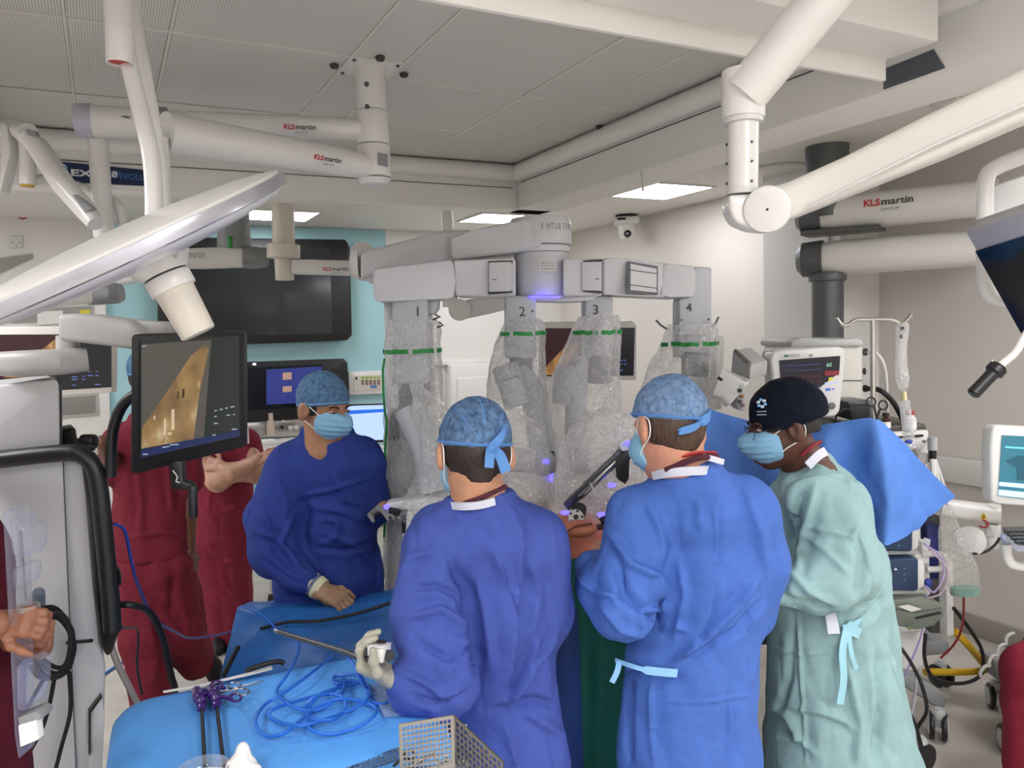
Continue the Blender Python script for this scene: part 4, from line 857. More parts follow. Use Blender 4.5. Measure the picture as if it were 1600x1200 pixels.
# ================================================================== PEOPLE: implicit surfaces
class SDF:
    def __init__(s, lo, hi, h):
        s.h = h; s.lo = np.array(lo, np.float32); n = np.ceil((np.array(hi) - np.array(lo)) / h).astype(int) + 1
        s.n = n; s.ax = [(s.lo[i] + np.arange(n[i]) * h).astype(np.float32) for i in range(3)]
        s.d = np.full(tuple(n), 1., np.float32)
    def sl(s, lo, hi):
        a = np.clip(np.floor((np.array(lo) - s.lo) / s.h).astype(int), 0, s.n); b = np.clip(np.ceil((np.array(hi) - s.lo) / s.h).astype(int) + 1, 0, s.n)
        if (b <= a).any(): return None
        S = tuple(slice(a[i], b[i]) for i in range(3))
        return S, s.ax[0][S[0]][:, None, None], s.ax[1][S[1]][None, :, None], s.ax[2][S[2]][None, None, :]
    def put(s, S, dn, k, mode):
        a = s.d[S]
        if mode == 'cut': dn = -dn
        if mode == 'add':
            if k <= 0: s.d[S] = np.minimum(a, dn); return
            h = np.clip(.5 + .5 * (dn - a) / k, 0, 1); s.d[S] = dn * (1 - h) + a * h - k * h * (1 - h)
        else:
            if k <= 0: s.d[S] = np.maximum(a, dn); return
            h = np.clip(.5 - .5 * (dn - a) / k, 0, 1); s.d[S] = dn * (1 - h) + a * h + k * h * (1 - h)
    def cone(s, a, b, ra, rb, k=.02, fl=None, mode='add'):
        a, b = np.array(a, np.float32), np.array(b, np.float32); mg = max(ra, rb) * 1.05 + k + .03
        if fl is not None and fl[1] < 1: mg += max(ra, rb) * (1 / fl[1] - 1)
        r = s.sl(np.minimum(a, b) - mg, np.maximum(a, b) + mg)
        if r is None: return s
        S, X, Y, Z = r; d = b - a; L2 = max(float(d @ d), 1e-12)
        px, py, pz = X - a[0], Y - a[1], Z - a[2]
        t = np.clip((px * d[0] + py * d[1] + pz * d[2]) / L2, 0, 1)
        ox, oy, oz = px - t * d[0], py - t * d[1], pz - t * d[2]
        q = ox * ox + oy * oy + oz * oz
        if fl is not None:
            w = fl[0]; dt = ox * w[0] + oy * w[1] + oz * w[2]; q = q + dt * dt * (fl[1] ** 2 - 1)
        s.put(S, (np.sqrt(q) - (ra + (rb - ra) * t)).astype(np.float32), k, mode); return s
    def ell(s, c, r, rot=None, k=.015, mode='add'):
        c = np.array(c, np.float32); r = np.array(r, np.float32); mg = float(r.max()) + k + .03; q = s.sl(c - mg, c + mg)
        if q is None: return s
        S, X, Y, Z = q; M = np.array(rot) if rot is not None else np.eye(3)
        x, y, z = X - c[0], Y - c[1], Z - c[2]
        l = [(M[0, i] * x + M[1, i] * y + M[2, i] * z) / r[i] for i in range(3)]
        k0 = np.sqrt(l[0] ** 2 + l[1] ** 2 + l[2] ** 2); k1 = np.sqrt((l[0] / r[0]) ** 2 + (l[1] / r[1]) ** 2 + (l[2] / r[2]) ** 2)
        s.put(S, (k0 * (k0 - 1) / np.maximum(k1, 1e-6)).astype(np.float32), k, mode); return s
    def plane(s, c, n, k=0.):
        """keep the side the normal points away from"""
        n = np.array(n); n = n / np.linalg.norm(n); c = np.array(c)
        d = (s.ax[0][:, None, None] - c[0]) * n[0] + (s.ax[1][None, :, None] - c[1]) * n[1] + (s.ax[2][None, None, :] - c[2]) * n[2]
        S = (slice(None),) * 3; s.put(S, d.astype(np.float32), k, 'max'); return s
    def shell(s, th):
        s.d = np.abs(s.d + th / 2) - th / 2; return s
    def mesh(s):
        d = s.d; ins = d < 0
        c = ins[:-1, :-1, :-1].astype(np.uint8); 
        for dx in (0, 1):
            for dy in (0, 1):
                for dz in (0, 1):
                    if dx + dy + dz: c = c + ins[dx:d.shape[0] - 1 + dx, dy:d.shape[1] - 1 + dy, dz:d.shape[2] - 1 + dz]
        I = np.argwhere((c > 0) & (c < 8)); n = len(I); idx = np.full(c.shape, -1, np.int32); idx[I[:, 0], I[:, 1], I[:, 2]] = np.arange(n)
        cor = np.array([(x, y, z) for x in (0, 1) for y in (0, 1) for z in (0, 1)]); val = np.stack([d[I[:, 0] + a, I[:, 1] + b, I[:, 2] + e] for a, b, e in cor], 1)
        acc = np.zeros((n, 3)); cnt = np.zeros(n)
        for i in range(8):
            for j in range(i + 1, 8):
                if np.abs(cor[i] - cor[j]).sum() != 1: continue
                va, vb = val[:, i], val[:, j]; mk = (va < 0) != (vb < 0); t = np.where(mk, va / np.where(mk, va - vb, 1), 0)
                acc += np.where(mk[:, None], cor[i] + t[:, None] * (cor[j] - cor[i]), 0); cnt += mk
        V = (I + acc / cnt[:, None]) * s.h + s.lo; Fs = []
        for ax in range(3):
            a1, a2 = (ax + 1) % 3, (ax + 2) % 3
            lo = [slice(None)] * 3; hi = [slice(None)] * 3; lo[ax] = slice(0, -1); hi[ax] = slice(1, None)
            E_ = ins[tuple(lo)] != ins[tuple(hi)]; J = np.argwhere(E_); J = J[(J[:, a1] > 0) & (J[:, a2] > 0) & (J[:, a1] < d.shape[a1] - 1) & (J[:, a2] < d.shape[a2] - 1)]
            if not len(J): continue
            def g(o1, o2):
                K = J.copy(); K[:, a1] -= o1; K[:, a2] -= o2; return idx[K[:, 0], K[:, 1], K[:, 2]]
            q = np.stack([g(1, 1), g(0, 1), g(0, 0), g(1, 0)], 1); fl = ~ins[J[:, 0], J[:, 1], J[:, 2]]
            q[fl] = q[fl][:, ::-1]; Fs.append(q)
        Fq = np.concatenate(Fs); Fq = Fq[(Fq >= 0).all(1)]
        return V, Fq
def vnormals(V, Fq):
    n = np.cross(V[Fq[:, 2]] - V[Fq[:, 0]], V[Fq[:, 3]] - V[Fq[:, 1]]); N_ = np.zeros_like(V)
    for i in range(4): np.add.at(N_, Fq[:, i], n)
    return N_ / np.maximum(np.linalg.norm(N_, axis=1, keepdims=True), 1e-12)
def smooth(V, Fq, it=1, lam=.5):
    for _ in range(it):
        S = np.zeros_like(V); C = np.zeros(len(V))
        for i in range(4):
            for j in (1, 3):
                np.add.at(S, Fq[:, i], V[Fq[:, (i + j) % 4]]); np.add.at(C, Fq[:, i], 1)
        V = V + lam * (S / np.maximum(C, 1)[:, None] - V)
    return V
def strokes(V, Fq, ST):
    """press or raise fold lines traced as pixel polylines into the side of the surface that faces the viewer"""
    N_ = vnormals(V, Fq); view = V - np.array([0, 0, CAMZ]); fac = (N_ * view).sum(1) < 0; q = proj(V); out = np.zeros(len(V))
    for pts, w, amp, kind in ST:
        pts = np.array(pts, float); best = np.full(len(V), 1e9); side = np.zeros(len(V)); par = np.zeros(len(V)); L_ = np.concatenate([[0], np.cumsum(np.linalg.norm(np.diff(pts, axis=0), axis=1))])
        for i in range(len(pts) - 1):
            a, b = pts[i], pts[i + 1]; d = b - a; l2 = d @ d; r = q - a; t = np.clip((r @ d) / l2, 0, 1); o = r - t[:, None] * d; ds = np.hypot(o[:, 0], o[:, 1])
            mk = ds < best; best[mk] = ds[mk]; side[mk] = np.sign(d[0] * r[mk, 1] - d[1] * r[mk, 0]); par[mk] = (L_[i] + t[mk] * math.sqrt(l2)) / L_[-1]
        tp = np.clip(np.minimum(par, 1 - par) * 5 + .15, 0, 1)
        if kind == 'g': f = 1.5 * np.exp(-(best / w) ** 2)
        elif kind == 's': f = 1.3 * np.where(side > 0, np.exp(-(best / w)), 0.)          # sharp lip on one side
        else: f = 2.2 * (np.exp(-(best / (w * .8)) ** 2) - .5 * np.exp(-(best / (2. * w)) ** 2)) * np.where(side > 0, 1., .75)
        out += np.where(fac, f * amp * tp * 1.35, 0)
    return V + N_ * out[:, None]
def wrinkle(V, Fq, amp, f, seed=0., st=(1, 1, .45), ridged=True):
    N_ = vnormals(V, Fq); o = np.empty(len(V)); a, b, c = st
    for i, (x, y, z) in enumerate(V):
        n = mnoise.noise((x * f * a + seed, y * f * b, z * f * c + .3 * seed)); n2 = mnoise.noise((x * f * 2.1 * a, y * f * 2.1 * b + seed, z * f * 2.1 * c + .2 * x))
        o[i] = ((1 - abs(n) * 2.4) * .7 + (1 - abs(n2) * 2.4) * .3) if ridged else n + .5 * n2
    return V + N_ * (o * amp)[:, None]
def crumple(V, Fq, amp, f, seed=0., st=(1, 1, .5)):
    """angular creases: cones of a cellular pattern meet in sharp ridges"""
    N_ = vnormals(V, Fq); o = np.empty(len(V)); a, b, c = st; vor = mnoise.voronoi; nz = mnoise.noise
    for i, (x, y, z) in enumerate(V):
        w = .25 * nz((x * f * .7 + seed, y * f * .7, z * f * .4))
        d = vor((x * f * a + seed + w, y * f * b + w, z * f * c + .35 * x * f + w))[0]; o[i] = d[1] - d[0]
    return V + N_ * (amp * (np.minimum(o, .7) - .25))[:, None]
def quadmesh(name, V, Fq, mt, parent=None, org=None, **k):
    og = ORG[parent.name] if parent is not None else Vector(org)
    me = bpy.data.meshes.new(name); W_ = (V - np.array(og)).astype(np.float32)
    me.vertices.add(len(W_)); me.vertices.foreach_set('co', W_.ravel()); me.loops.add(len(Fq) * 4); me.loops.foreach_set('vertex_index', Fq.astype(np.int32).ravel())
    me.polygons.add(len(Fq)); me.polygons.foreach_set('loop_start', np.arange(0, len(Fq) * 4, 4, dtype=np.int32)); me.polygons.foreach_set('use_smooth', np.ones(len(Fq), bool))
    me.update(calc_edges=True); me.validate(); me.materials.append(mt)
    return tag(link_mesh(name, me, parent, og), **k)
# ---- heads
def hframe(face, up=(0, 0, 1)):
    y = Vector(face).normalized(); z = Vector(up) - y * Vector(up).dot(y); z.normalize(); x = y.cross(z)
    return np.array([[x[i], y[i], z[i]] for i in range(3)])
class Head:
    def __init__(s, c, face, sc=1., up=(0, 0, 1)): s.c = np.array(c); s.R = hframe(face, up); s.s = sc
    def w(s, p): return s.c + s.R @ (np.array(p) * s.s)
    def v(s, p): return Vector(s.w(p))
    def add(s, f):
        k = s.s; e = lambda c, r, kk=.015, mode='add': f.ell(s.w(c), np.array(r) * k, s.R, kk, mode)
        e((0, -.012, .04), (.076, .097, .09)); e((0, .03, -.03), (.060, .066, .085), .03)
        f.cone(s.w((0, .02, -.06)), s.w((0, .058, -.096)), .047 * k, .026 * k, .03)
        e((0, .074, .026), (.052, .02, .013), .015)
        for sx in (-1, 1):
            e((sx * .033, .098, .006), (.017, .013, .011), .012, 'cut'); e((sx * .04, .07, -.028), (.022, .02, .018), .02)
            f.ell(s.w((sx * .084, -.014, -.004)), np.array((.012, .024, .037)) * k, s.R @ np.array(Matrix.Rotation(sx * .35, 3, 'Z')) @ np.array(Matrix.Rotation(-.2, 3, 'X')), .008)
            e((sx * .093, -.006, .002), (.008, .009, .016), .006, 'cut')
        f.cone(s.w((0, .093, .012)), s.w((0, .117, -.026)), .008 * k, .013 * k, .014)
        for sx in (-1, 1): e((sx * .013, .108, -.03), (.009, .011, .008), .01)
        e((0, .098, -.058), (.025, .010, .0075), .008); e((0, .09, -.082), (.022, .016, .014), .02)
SKINS = {}
def skin(name, col): return mat('skin_' + name, col, .5, var=.10, vscale=25, bump=.08, bscale=160, sss=.06)
def fabric(name, col, var=.05, rough=.8, b=.12, bs=260, b2=.25, b2s=9): return mat(name, col, rough, var=var, vscale=40, bump=b, bscale=bs, bump2=b2, b2scale=b2s, sheen=0., spec=.3)
def cap_mat(name, c0, c1):
    if name in MATS: return MATS[name]
    mt = fabric(name, c0); nt = mt.node_tree
    for n in nt.nodes:
        if n.type == 'MIX': n.inputs['A'].default_value = (*lin(c0), 1); n.inputs['B'].default_value = (*lin(c1), 1)
        if n.type == 'TEX_NOISE' and abs(n.inputs['Scale'].default_value - 40) < 1: n.inputs['Scale'].default_value = 70; n.inputs['Detail'].default_value = 8
    return mt
def bounds(pts, mg): a = np.array(pts); return a.min(0) - mg, a.max(0) + mg
def cap(H, root, mt, band_mt, tilt=.25, z0=.022, r=(.085, .107, .099), name='surgical_cap', puff=(0, 0, 0), wr=.003, band=True):
    c = np.array((0, -.014, .042)) + np.array(puff); f = SDF(H.c - .2, H.c + .2, .004)
    f.ell(H.w(c), np.array(r) * H.s, H.R, 0.)
    n = H.R @ np.array((0, tilt, -1.)); f.plane(H.w((0, 0, z0)), n, .004)
    V, Fq = f.mesh(); V = wrinkle(V, Fq, wr, 18, float(H.c[0]) * 7, (1, 1, 1)); o = quadmesh(name, V, Fq, mt, root)
    if band:
        pts = []
        for k in range(64):
            a = 2 * math.pi * k / 64; lo_, hi_ = .3, 1.8
            x, y = math.cos(a) * r[0], math.sin(a) * r[1]
            for _ in range(30):         # scale so that the point on the tilted plane lies on the ellipsoid
                md = (lo_ + hi_) / 2; px_, py_ = c[0] + x * md, c[1] + y * md; pz_ = z0 + tilt * py_
                e = ((px_ - c[0]) / r[0]) ** 2 + ((py_ - c[1]) / r[1]) ** 2 + ((pz_ - c[2]) / r[2]) ** 2
                if e > 1: hi_ = md
                else: lo_ = md
            pts.append(H.v((px_, py_, pz_ + .007)))
        MB().tube(pts, .0075 * H.s, 8, closed=True, flat=.6).build('cap_band', band_mt, o)
        H.cappts = pts
    return o
def strip(path, w, up, mt, name, parent, th=.0016):
    """flat cloth strip along a path"""
    p = [Vector(q) for q in path]; vs = []; fs = []; up = Vector(up)
    for i, q in enumerate(p):
        t = (p[min(i + 1, len(p) - 1)] - p[max(0, i - 1)]).normalized(); s_ = (up - t * up.dot(t)).normalized(); n = t.cross(s_)
        ww = w[i] if hasattr(w, '__len__') else w
        vs += [q + s_ * ww / 2 + n * th, q - s_ * ww / 2 + n * th, q - s_ * ww / 2 - n * th, q + s_ * ww / 2 - n * th]
    for a in range(len(p) - 1):
        for b in range(4): fs.append((a * 4 + b, a * 4 + (b + 1) % 4, a * 4 + 4 + (b + 1) % 4, a * 4 + 4 + b))
    fs += [(3, 2, 1, 0), tuple(len(vs) - 4 + i for i in range(4))]
    return MB().add(vs, fs).build(name, mt, parent, smooth=60)
def face_mask(H, root, mt):
    f = SDF(H.c - .17, H.c + .17, .004)
    f.ell(H.w((0, .045, -.04)), np.array((.073, .086, .064)) * H.s, H.R, 0.); f.cone(H.w((0, .108, -.002)), H.w((0, .116, -.03)), .023 * H.s, .029 * H.s, .02)
    f.plane(H.w((0, .03, -.03)), H.R @ np.array((0, -1, .1)), .004); f.plane(H.w((0, .12, -.002)), H.R @ np.array((0, .25, 1)), .004)
    V, Fq = f.mesh()
    L = (V - H.c) @ H.R / H.s; N_ = vnormals(V, Fq); V = V + N_ * (.0018 * np.sin(L[:, 2] * 320) * (L[:, 1] > .06))[:, None]
    o = quadmesh('face_mask', V, Fq, mt, root)
    for sx in (-1, 1):
        MB().tube(catmull([H.v(p) for p in ((sx * .062, .045, -.008), (sx * .077, .02, .012), (sx * .085, -.006, .03), (sx * .084, -.04, .012), (sx * .081, -.036, -.026), (sx * .072, .012, -.05), (sx * .06, .045, -.072))], 5), .0018 * H.s, 7).build('ear_loop', MATS['ink_white'], o)
    return o
def eyes(H, root):
    for sx in (-1, 1):
        o = MB().ball(H.w((sx * .033, .0795, .004)), .0125 * H.s, 16).build('eye', mat('eye_white', '#b5a89e', .2), root)
        MB().ball(H.w((sx * .033, .0888, .004)), .0058 * H.s, 12).build('iris', mat('iris_dark', '#1c120c', .15), o)
        MB().tube(catmull([H.v((sx * x, y, z)) for x, y, z in ((.016, .096, .024), (.032, .096, .031), (.052, .083, .026))], 4), .004 * H.s, 8, flat=.6).build('eyebrow', MATS['hair_black'], root)
        MB().tube(catmull([H.v((sx * x, y, z)) for x, y, z in ((.017, .092, .004), (.026, .0955, .0125), (.036, .0955, .0135), (.048, .087, .006))], 4), .0028 * H.s, 8).build('eyelid', root.data.materials[0], root)
def hair(H, root, mt, z1=-.055, r=(.081, .094, .08), yfront=.0):
    f = SDF(H.c - .16, H.c + .16, .0045); f.ell(H.w((0, -.018, .01)), np.array(r) * H.s, H.R, 0.)
    f.cone(H.w((0, -.045, -.03)), H.w((0, -.05, -.075)), .056 * H.s, .03 * H.s, .02)
    f.plane(H.w((0, yfront, 0)), H.R @ np.array((0, 1, -.3)), .006); f.plane(H.w((0, -.06, z1)), H.R @ np.array((0, .2, -1)), .006)
    V, Fq = f.mesh(); V = wrinkle(V, Fq, .0012, 120, 0, (1, 1, .2)); return quadmesh('hair', V, Fq, mt, root)
mat('hair_black', '#14100e', .45, bump=.3, bscale=220, stretch=(1, 1, .15))
HAIRB = mat('hair_brown', '#4a3626', .5, var=.2, vscale=120, bump=.4, bscale=220, stretch=(1, 1, .15)); HAIRD = mat('hair_dark_brown', '#2a1d15', .5, var=.2, vscale=120, bump=.4, bscale=220, stretch=(1, 1, .15))
# ---- hands
def hand(f, w, d, n, sgn, sc=1., curl=(.5, .6, .5), spread=.1, thumb=(.6, .4), k=.008, palm=True):
    """w wrist, d forward, n palm normal (fingers bend towards it), sgn thumb side"""
    d = Vector(d).normalized(); n = Vector(n); n = (n - d * n.dot(d)).normalized(); s_ = d.cross(n) * sgn; w = Vector(w)
    if palm:
        for o in (-.026, 0., .026): f.cone(w + s_ * o * .7 * sc, w + (d * .085 + s_ * o) * sc, .017 * sc, .016 * sc, .016)
    for i, (o, ln, r) in enumerate(((.031, .072, .0088), (.0105, .080, .0092), (-.0105, .075, .0088), (-.031, .058, .0078))):
        p = w + (d * .085 + s_ * o) * sc; a = 0.; dr = (d + s_ * o * spread * 8).normalized()
        for sg, (fr_, cu) in enumerate(zip((.45, .32, .25), curl)):
            a += cu; v = dr * math.cos(a) + n * math.sin(a); q = p + v * ln * fr_ * sc * 1.15; f.cone(p, q, r * sc * (1 - .08 * sg), r * sc * (.93 - .08 * sg), k); p = q
    p = w + (d * .025 + s_ * .028) * sc; v = (d * .6 + s_ * .7 + n * .3 * thumb[0]).normalized(); q = p + v * .042 * sc; f.cone(p, q, .014 * sc, .0115 * sc, .012)
    v = (d * .85 + s_ * .3 + n * thumb[1]).normalized(); q2 = q + v * .03 * sc; f.cone(q, q2, .011 * sc, .0095 * sc, k); v = (v + n * thumb[1] * .6).normalized(); f.cone(q2, q2 + v * .026 * sc, .0095 * sc, .008 * sc, k)
def glove_or_hand(name, mt, parent, w, d, n, sgn, sc=1., h=.003, forearm=None, **k):
    w = Vector(w); f = SDF(np.array(w) - .24 * sc, np.array(w) + .24 * sc, h); hand(f, w, d, n, sgn, sc, **k)
    if forearm: f.cone(w, forearm[0], forearm[1], forearm[2], .012)
    V, Fq = f.mesh(); V = smooth(V, Fq, 1, .4); return quadmesh(name, V, Fq, mt, parent)
def pc(q, k=1.):
    """(px, py, Y, r_px) -> point, radius"""
    return np.array(P(q[0], q[1], q[2])), q[3] * q[2] / F * k
def chain(f, st, k=.03, fl=None):
    for a, b in zip(st[:-1], st[1:]):
        pa, ra = pc(a); pb, rb_ = pc(b); f.cone(pa, pb, ra, rb_, k, fl)
def body(name, label, H, neck, st, sk, org, h=.006, extra=None, cat='person'):
    """head, neck, trunk and limbs as ONE continuous mesh"""
    pts = [H.w((0, 0, .16)), H.w((0, .15, 0)), H.w((0, -.14, 0))]
    for s_ in st: pts += [pc(q)[0] for q in s_]
    lo, hi = bounds(pts, .12); f = SDF(lo, hi, h); H.add(f)
    nb, nr = pc(neck); f.cone(H.w((0, -.02, -.05)), nb, .058 * H.s, nr, .025)
    for i_, s_ in enumerate(st): chain(f, [(q[0], q[1], q[2], q[3] * (.55 if (i_ == 0 and j_) else .7)) for j_, q in enumerate(s_)], .02)
    if extra: extra(f)
    V, Fq = f.mesh(); return quadmesh(name, V, Fq, sk, None, org, label=label, cat=cat)
def cloth(name, stations, mt, parent, h=.008, k=.035, fl=None, folds=(), amp=.004, freq=7., seed=0., cuts=(), sm=1, st=(1, 1, .45), group_k=None):
    pts = []; mx = .05
    for s_ in stations:
        for q in s_: p, r = pc(q); pts += [p - r, p + r]
    lo, hi = bounds(pts, .06); lo[2] = max(lo[2], -.01); f = SDF(lo, hi, h)
    for i, s_ in enumerate(stations): chain(f, s_, k, fl[i] if fl else None)
    for c, n in cuts: f.plane(np.array(c), n, .006)
    V, Fq = f.mesh(); V = smooth(V, Fq, sm); V = wrinkle(V, Fq, amp * .8, freq, seed, st); V = crumple(V, Fq, amp * 3., freq * 1.1, seed)
    if folds: V = strokes(V, Fq, folds); V = smooth(V, Fq, 1, .25)
    return quadmesh(name, V, Fq, mt, parent)
# ================================================================== PEOPLE
FY = (np.array((0., 1., 0.)), 1.35)          # gowns are flatter front to back
MASKB = fabric('mask_blue', '#8abbd8', .03, .75, .1, 200, .0)
GB1 = fabric('gown_blue_royal', '#4456a4', .06); GB2 = fabric('gown_blue', '#4a6ebc', .06); GB3 = fabric('gown_navy', '#283c86', .06); GGR = fabric('gown_green', '#92b2b2', .05)
CAPA = cap_mat('cap_blue_a', '#38506e', '#6c8cb2'); CAPB = cap_mat('cap_blue_b', '#566f92', '#86a2c4'); CAPD = cap_mat('cap_blue_d', '#3c5a7c', '#6488a8')
BANDL = fabric('cap_band_blue', '#5f90cc', .04, .7)
GLOVE = mat('glove_cream', '#a9a693', .45, var=.05, bump=.2, bscale=60); WHITET = mat('tape_white', '#d0d3de', .7)
def back_tie(H, root, p0, mt, ups, scale=1.):
    """tied bow at the back of a cap; offsets in head axes (x right of the wearer)"""
    k = MB().ball(H.w(p0), .011 * scale).build('tie_knot', mt, root)
    for nm, pts, w in ups:
        strip(catmull([H.v(np.array(p0) + np.array(q)) for q in pts], 5), w, H.R @ np.array((0, -.3, 1.)) if nm != 'tail' else H.R @ np.array((1, 0, .3)), mt, 'tie_loop' if nm != 'tail' else 'tie_tail', root, th=.003)
# ------------------------------------------------ surgeon in the middle, seen from behind
H = Head(P(741, 712, 1.97), (-.26, .9, -.33), 1.04, (0.02, .3, 1))
root = body('person', 'person in royal blue gown and cap from behind, gloved hand holding a white device', H, (752, 800, 1.97, 46),
    [[(752, 800, 1.97, 46), (765, 900, 1.98, 75), (770, 1080, 1.98, 75), (775, 1180, 1.98, 75)], [(690, 860, 1.97, 40), (835, 855, 1.99, 40)], [(690, 860, 1.97, 38), (672, 960, 1.9, 34), (692, 1078, 1.80, 30), (620, 1058, 1.80, 20)],
     [(835, 855, 1.99, 36), (840, 970, 2.1, 30), (800, 960, 2.3, 20)], [(745, 1180, 1.98, 50), (740, 1500, 1.98, 38), (740, 1640, 1.98, 25)], [(810, 1180, 1.98, 50), (815, 1500, 1.98, 38), (815, 1640, 1.98, 25)]], skin('tan', '#c08d6c'), (P(770, 1200, 1.98).x, 1.98, 0))
A = root
cp_ = cap(H, A, CAPA, BANDL, tilt=.28, z0=.028, r=(.087, .108, .100))
hair(H, A, HAIRD, -.075)
for a, b in (((-.058, -.06, .10), (.0, -.118, .0)), ((.05, -.05, .105), (.008, -.118, .0)), ((-.004, -.075, .12), (.004, -.12, .0))):
    pts = []
    for t_ in np.linspace(0, 1, 9):
        q = np.array(a) * (1 - t_) + np.array(b) * t_; q0 = (q - np.array((0, -.014, .042))) / np.array((.087, .108, .1)); q0 /= np.linalg.norm(q0); pts.append(H.v(np.array((0, -.014, .042)) + q0 * np.array((.0875, .1085, .1005))))
    MB().tube(pts, .0022, 6).build('cap_seam', BANDL, cp_)
back_tie(H, cp_, (.014, -.117, -.005), BANDL, (('loop', ((0, 0, 0), (.018, -.012, .02), (.034, -.004, .045), (.03, .0, .05)), (.012, .03, .03, .012) * 4 + (.012,) * 0 if False else .02), ('tail', ((0, 0, 0), (-.006, -.014, -.02), (-.008, -.012, -.048)), .022), ('tail', ((0, 0, 0), (.018, -.012, -.02), (.034, -.004, -.055)), .026)))
face_mask(H, A, MASKB)
AW = A
folds = [([(782, 770), (800, 800), (815, 850), (812, 920), (806, 980), (800, 1040), (792, 1090), (785, 1112)], 22, .016, 's'),
  ([(745, 900), (760, 960), (768, 1040)], 10, .008, 'd'), ([(700, 870), (730, 920), (742, 990), (748, 1060)], 9, -.014, 'g'), ([(640, 920), (680, 915), (715, 930), (735, 980)], 8, -.008, 'd'),
  ([(640, 965), (690, 950), (735, 985)], 9, .010, 'd'), ([(650, 1000), (700, 1030), (738, 1000)], 9, -.008, 'd'), ([(735, 995), (712, 1030), (705, 1060)], 7, .012, 's'), ([(630, 1050), (670, 1070), (700, 1090), (740, 1060)], 8, .009, 'd'),
  ([(640, 1085), (680, 1100), (720, 1085)], 7, -.008, 'd'), ([(845, 1000), (825, 1050), (795, 1100)], 9, .012, 'd'), ([(870, 1000), (840, 1040), (805, 1085), (790, 1105)], 8, .012, 'd'), ([(830, 870), (845, 930), (830, 1000)], 12, .006, 'd'),
  ([(786, 1115), (800, 1150), (810, 1200)], 14, .014, 's'), ([(760, 1112), (790, 1108), (840, 1095), (875, 1105)], 7, -.01, 'g'), ([(820, 1110), (850, 1130), (885, 1150)], 10, .006, 'd'), ([(625, 900), (640, 870), (680, 860)], 10, .006, 'd'), ([(770, 850), (790, 900), (798, 930)], 12, .008, 'd')]
gA = cloth('surgical_gown', [[(752, 800, 1.99, 50), (765, 870, 2.0, 92), (772, 960, 2.0, 108), (780, 1040, 2.0, 88), (785, 1100, 2.0, 86), (800, 1200, 2.0, 92), (805, 1420, 2.0, 105), (805, 1570, 2.0, 110)],
    [(752, 782, 1.975, 54), (760, 835, 1.985, 78)], [(700, 850, 1.98, 62), (825, 850, 2.0, 62)], [(688, 862, 1.97, 62), (676, 960, 1.91, 64), (690, 1062, 1.82, 58)], [(690, 1068, 1.82, 54), (645, 1076, 1.8, 36), (626, 1062, 1.79, 25)],
    [(830, 862, 2.0, 60), (840, 950, 2.04, 55), (825, 985, 2.1, 48)]], GB1, A, .0058, .03, [FY, None, None, None, None, None], folds, .0055, 8., 1.3, cuts=[(P(745, 772, 1.99), (-.1, .12, 1))])
strip(catmull([P(706, 790, 1.935), P(725, 791, 1.888), P(750, 789, 1.872), P(773, 783, 1.882)], 4), m(12, 1.9), Z3, WHITET, 'collar_tape', gA, .004)
MB().tube(catmull([P(705, 786, 1.95), P(735, 783, 1.885), P(765, 772, 1.885), P(790, 760, 1.93)], 4), .006, 8).build('inner_collar', mat('collar_maroon', '#4a1c28', .8), A)
# gloved hand with stapler-like device
gl = glove_or_hand('glove', GLOVE, A, P(622, 1062, 1.79), P(578, 1040, 1.79) - P(622, 1062, 1.79), (.35, .1, .95), -1, 1.05, .003, (P(640, 1074, 1.8), .032, .038), curl=(.9, .9, .5), thumb=(1., .9))
# ------------------------------------------------ second surgeon, right of centre
H = Head(P(1043, 672, 2.07), (-.42, .86, -.28), 1.04, (0.05, .25, 1))
B = body('person', 'person in bright blue gown with red lanyard and pale blue tied cap from behind', H, (1072, 745, 2.08, 48),
    [[(1072, 745, 2.08, 46), (1085, 830, 2.09, 75), (1085, 1040, 2.09, 78), (1080, 1150, 2.09, 80)], [(1000, 800, 2.06, 38), (1165, 795, 2.08, 38)], [(1000, 805, 2.05, 36), (968, 950, 1.97, 32), (930, 880, 2.1, 22), (940, 858, 2.2, 20)],
     [(1165, 800, 2.08, 36), (1185, 930, 2.1, 30), (1120, 950, 2.3, 20)], [(1045, 1150, 2.09, 48), (1045, 1600, 2.09, 24)], [(1110, 1150, 2.09, 48), (1110, 1600, 2.09, 24)]], skin('pink', '#cf9378'), (P(1080, 1200, 2.09).x, 2.09, 0))
cp_ = cap(H, B, CAPB, BANDL, tilt=.24, z0=.028, r=(.086, .108, .100))
hair(H, B, HAIRB, -.062)
pts = []
for t_ in np.linspace(0, 1, 9):
    q = np.array((-.055, -.045, .115)) * (1 - t_) + np.array((.0, -.118, .008)) * t_; q0 = (q - np.array((0, -.014, .042))) / np.array((.086, .108, .1)); q0 /= np.linalg.norm(q0); pts.append(H.v(np.array((0, -.014, .042)) + q0 * np.array((.0865, .1085, .1005))))
MB().tube(pts, .002, 6).build('cap_seam', BANDL, cp_)
back_tie(H, cp_, (.018, -.115, .0), BANDL, (('loop', ((0, 0, 0), (.02, -.004, .015), (.045, .022, .03), (.06, .04, .03)), .024), ('loop', ((0, 0, 0), (-.025, -.006, -.012), (-.055, .006, -.022), (-.06, .008, -.028), (-.03, -.002, -.02), (0, 0, 0)), .012)))
face_mask(H, B, MASKB)
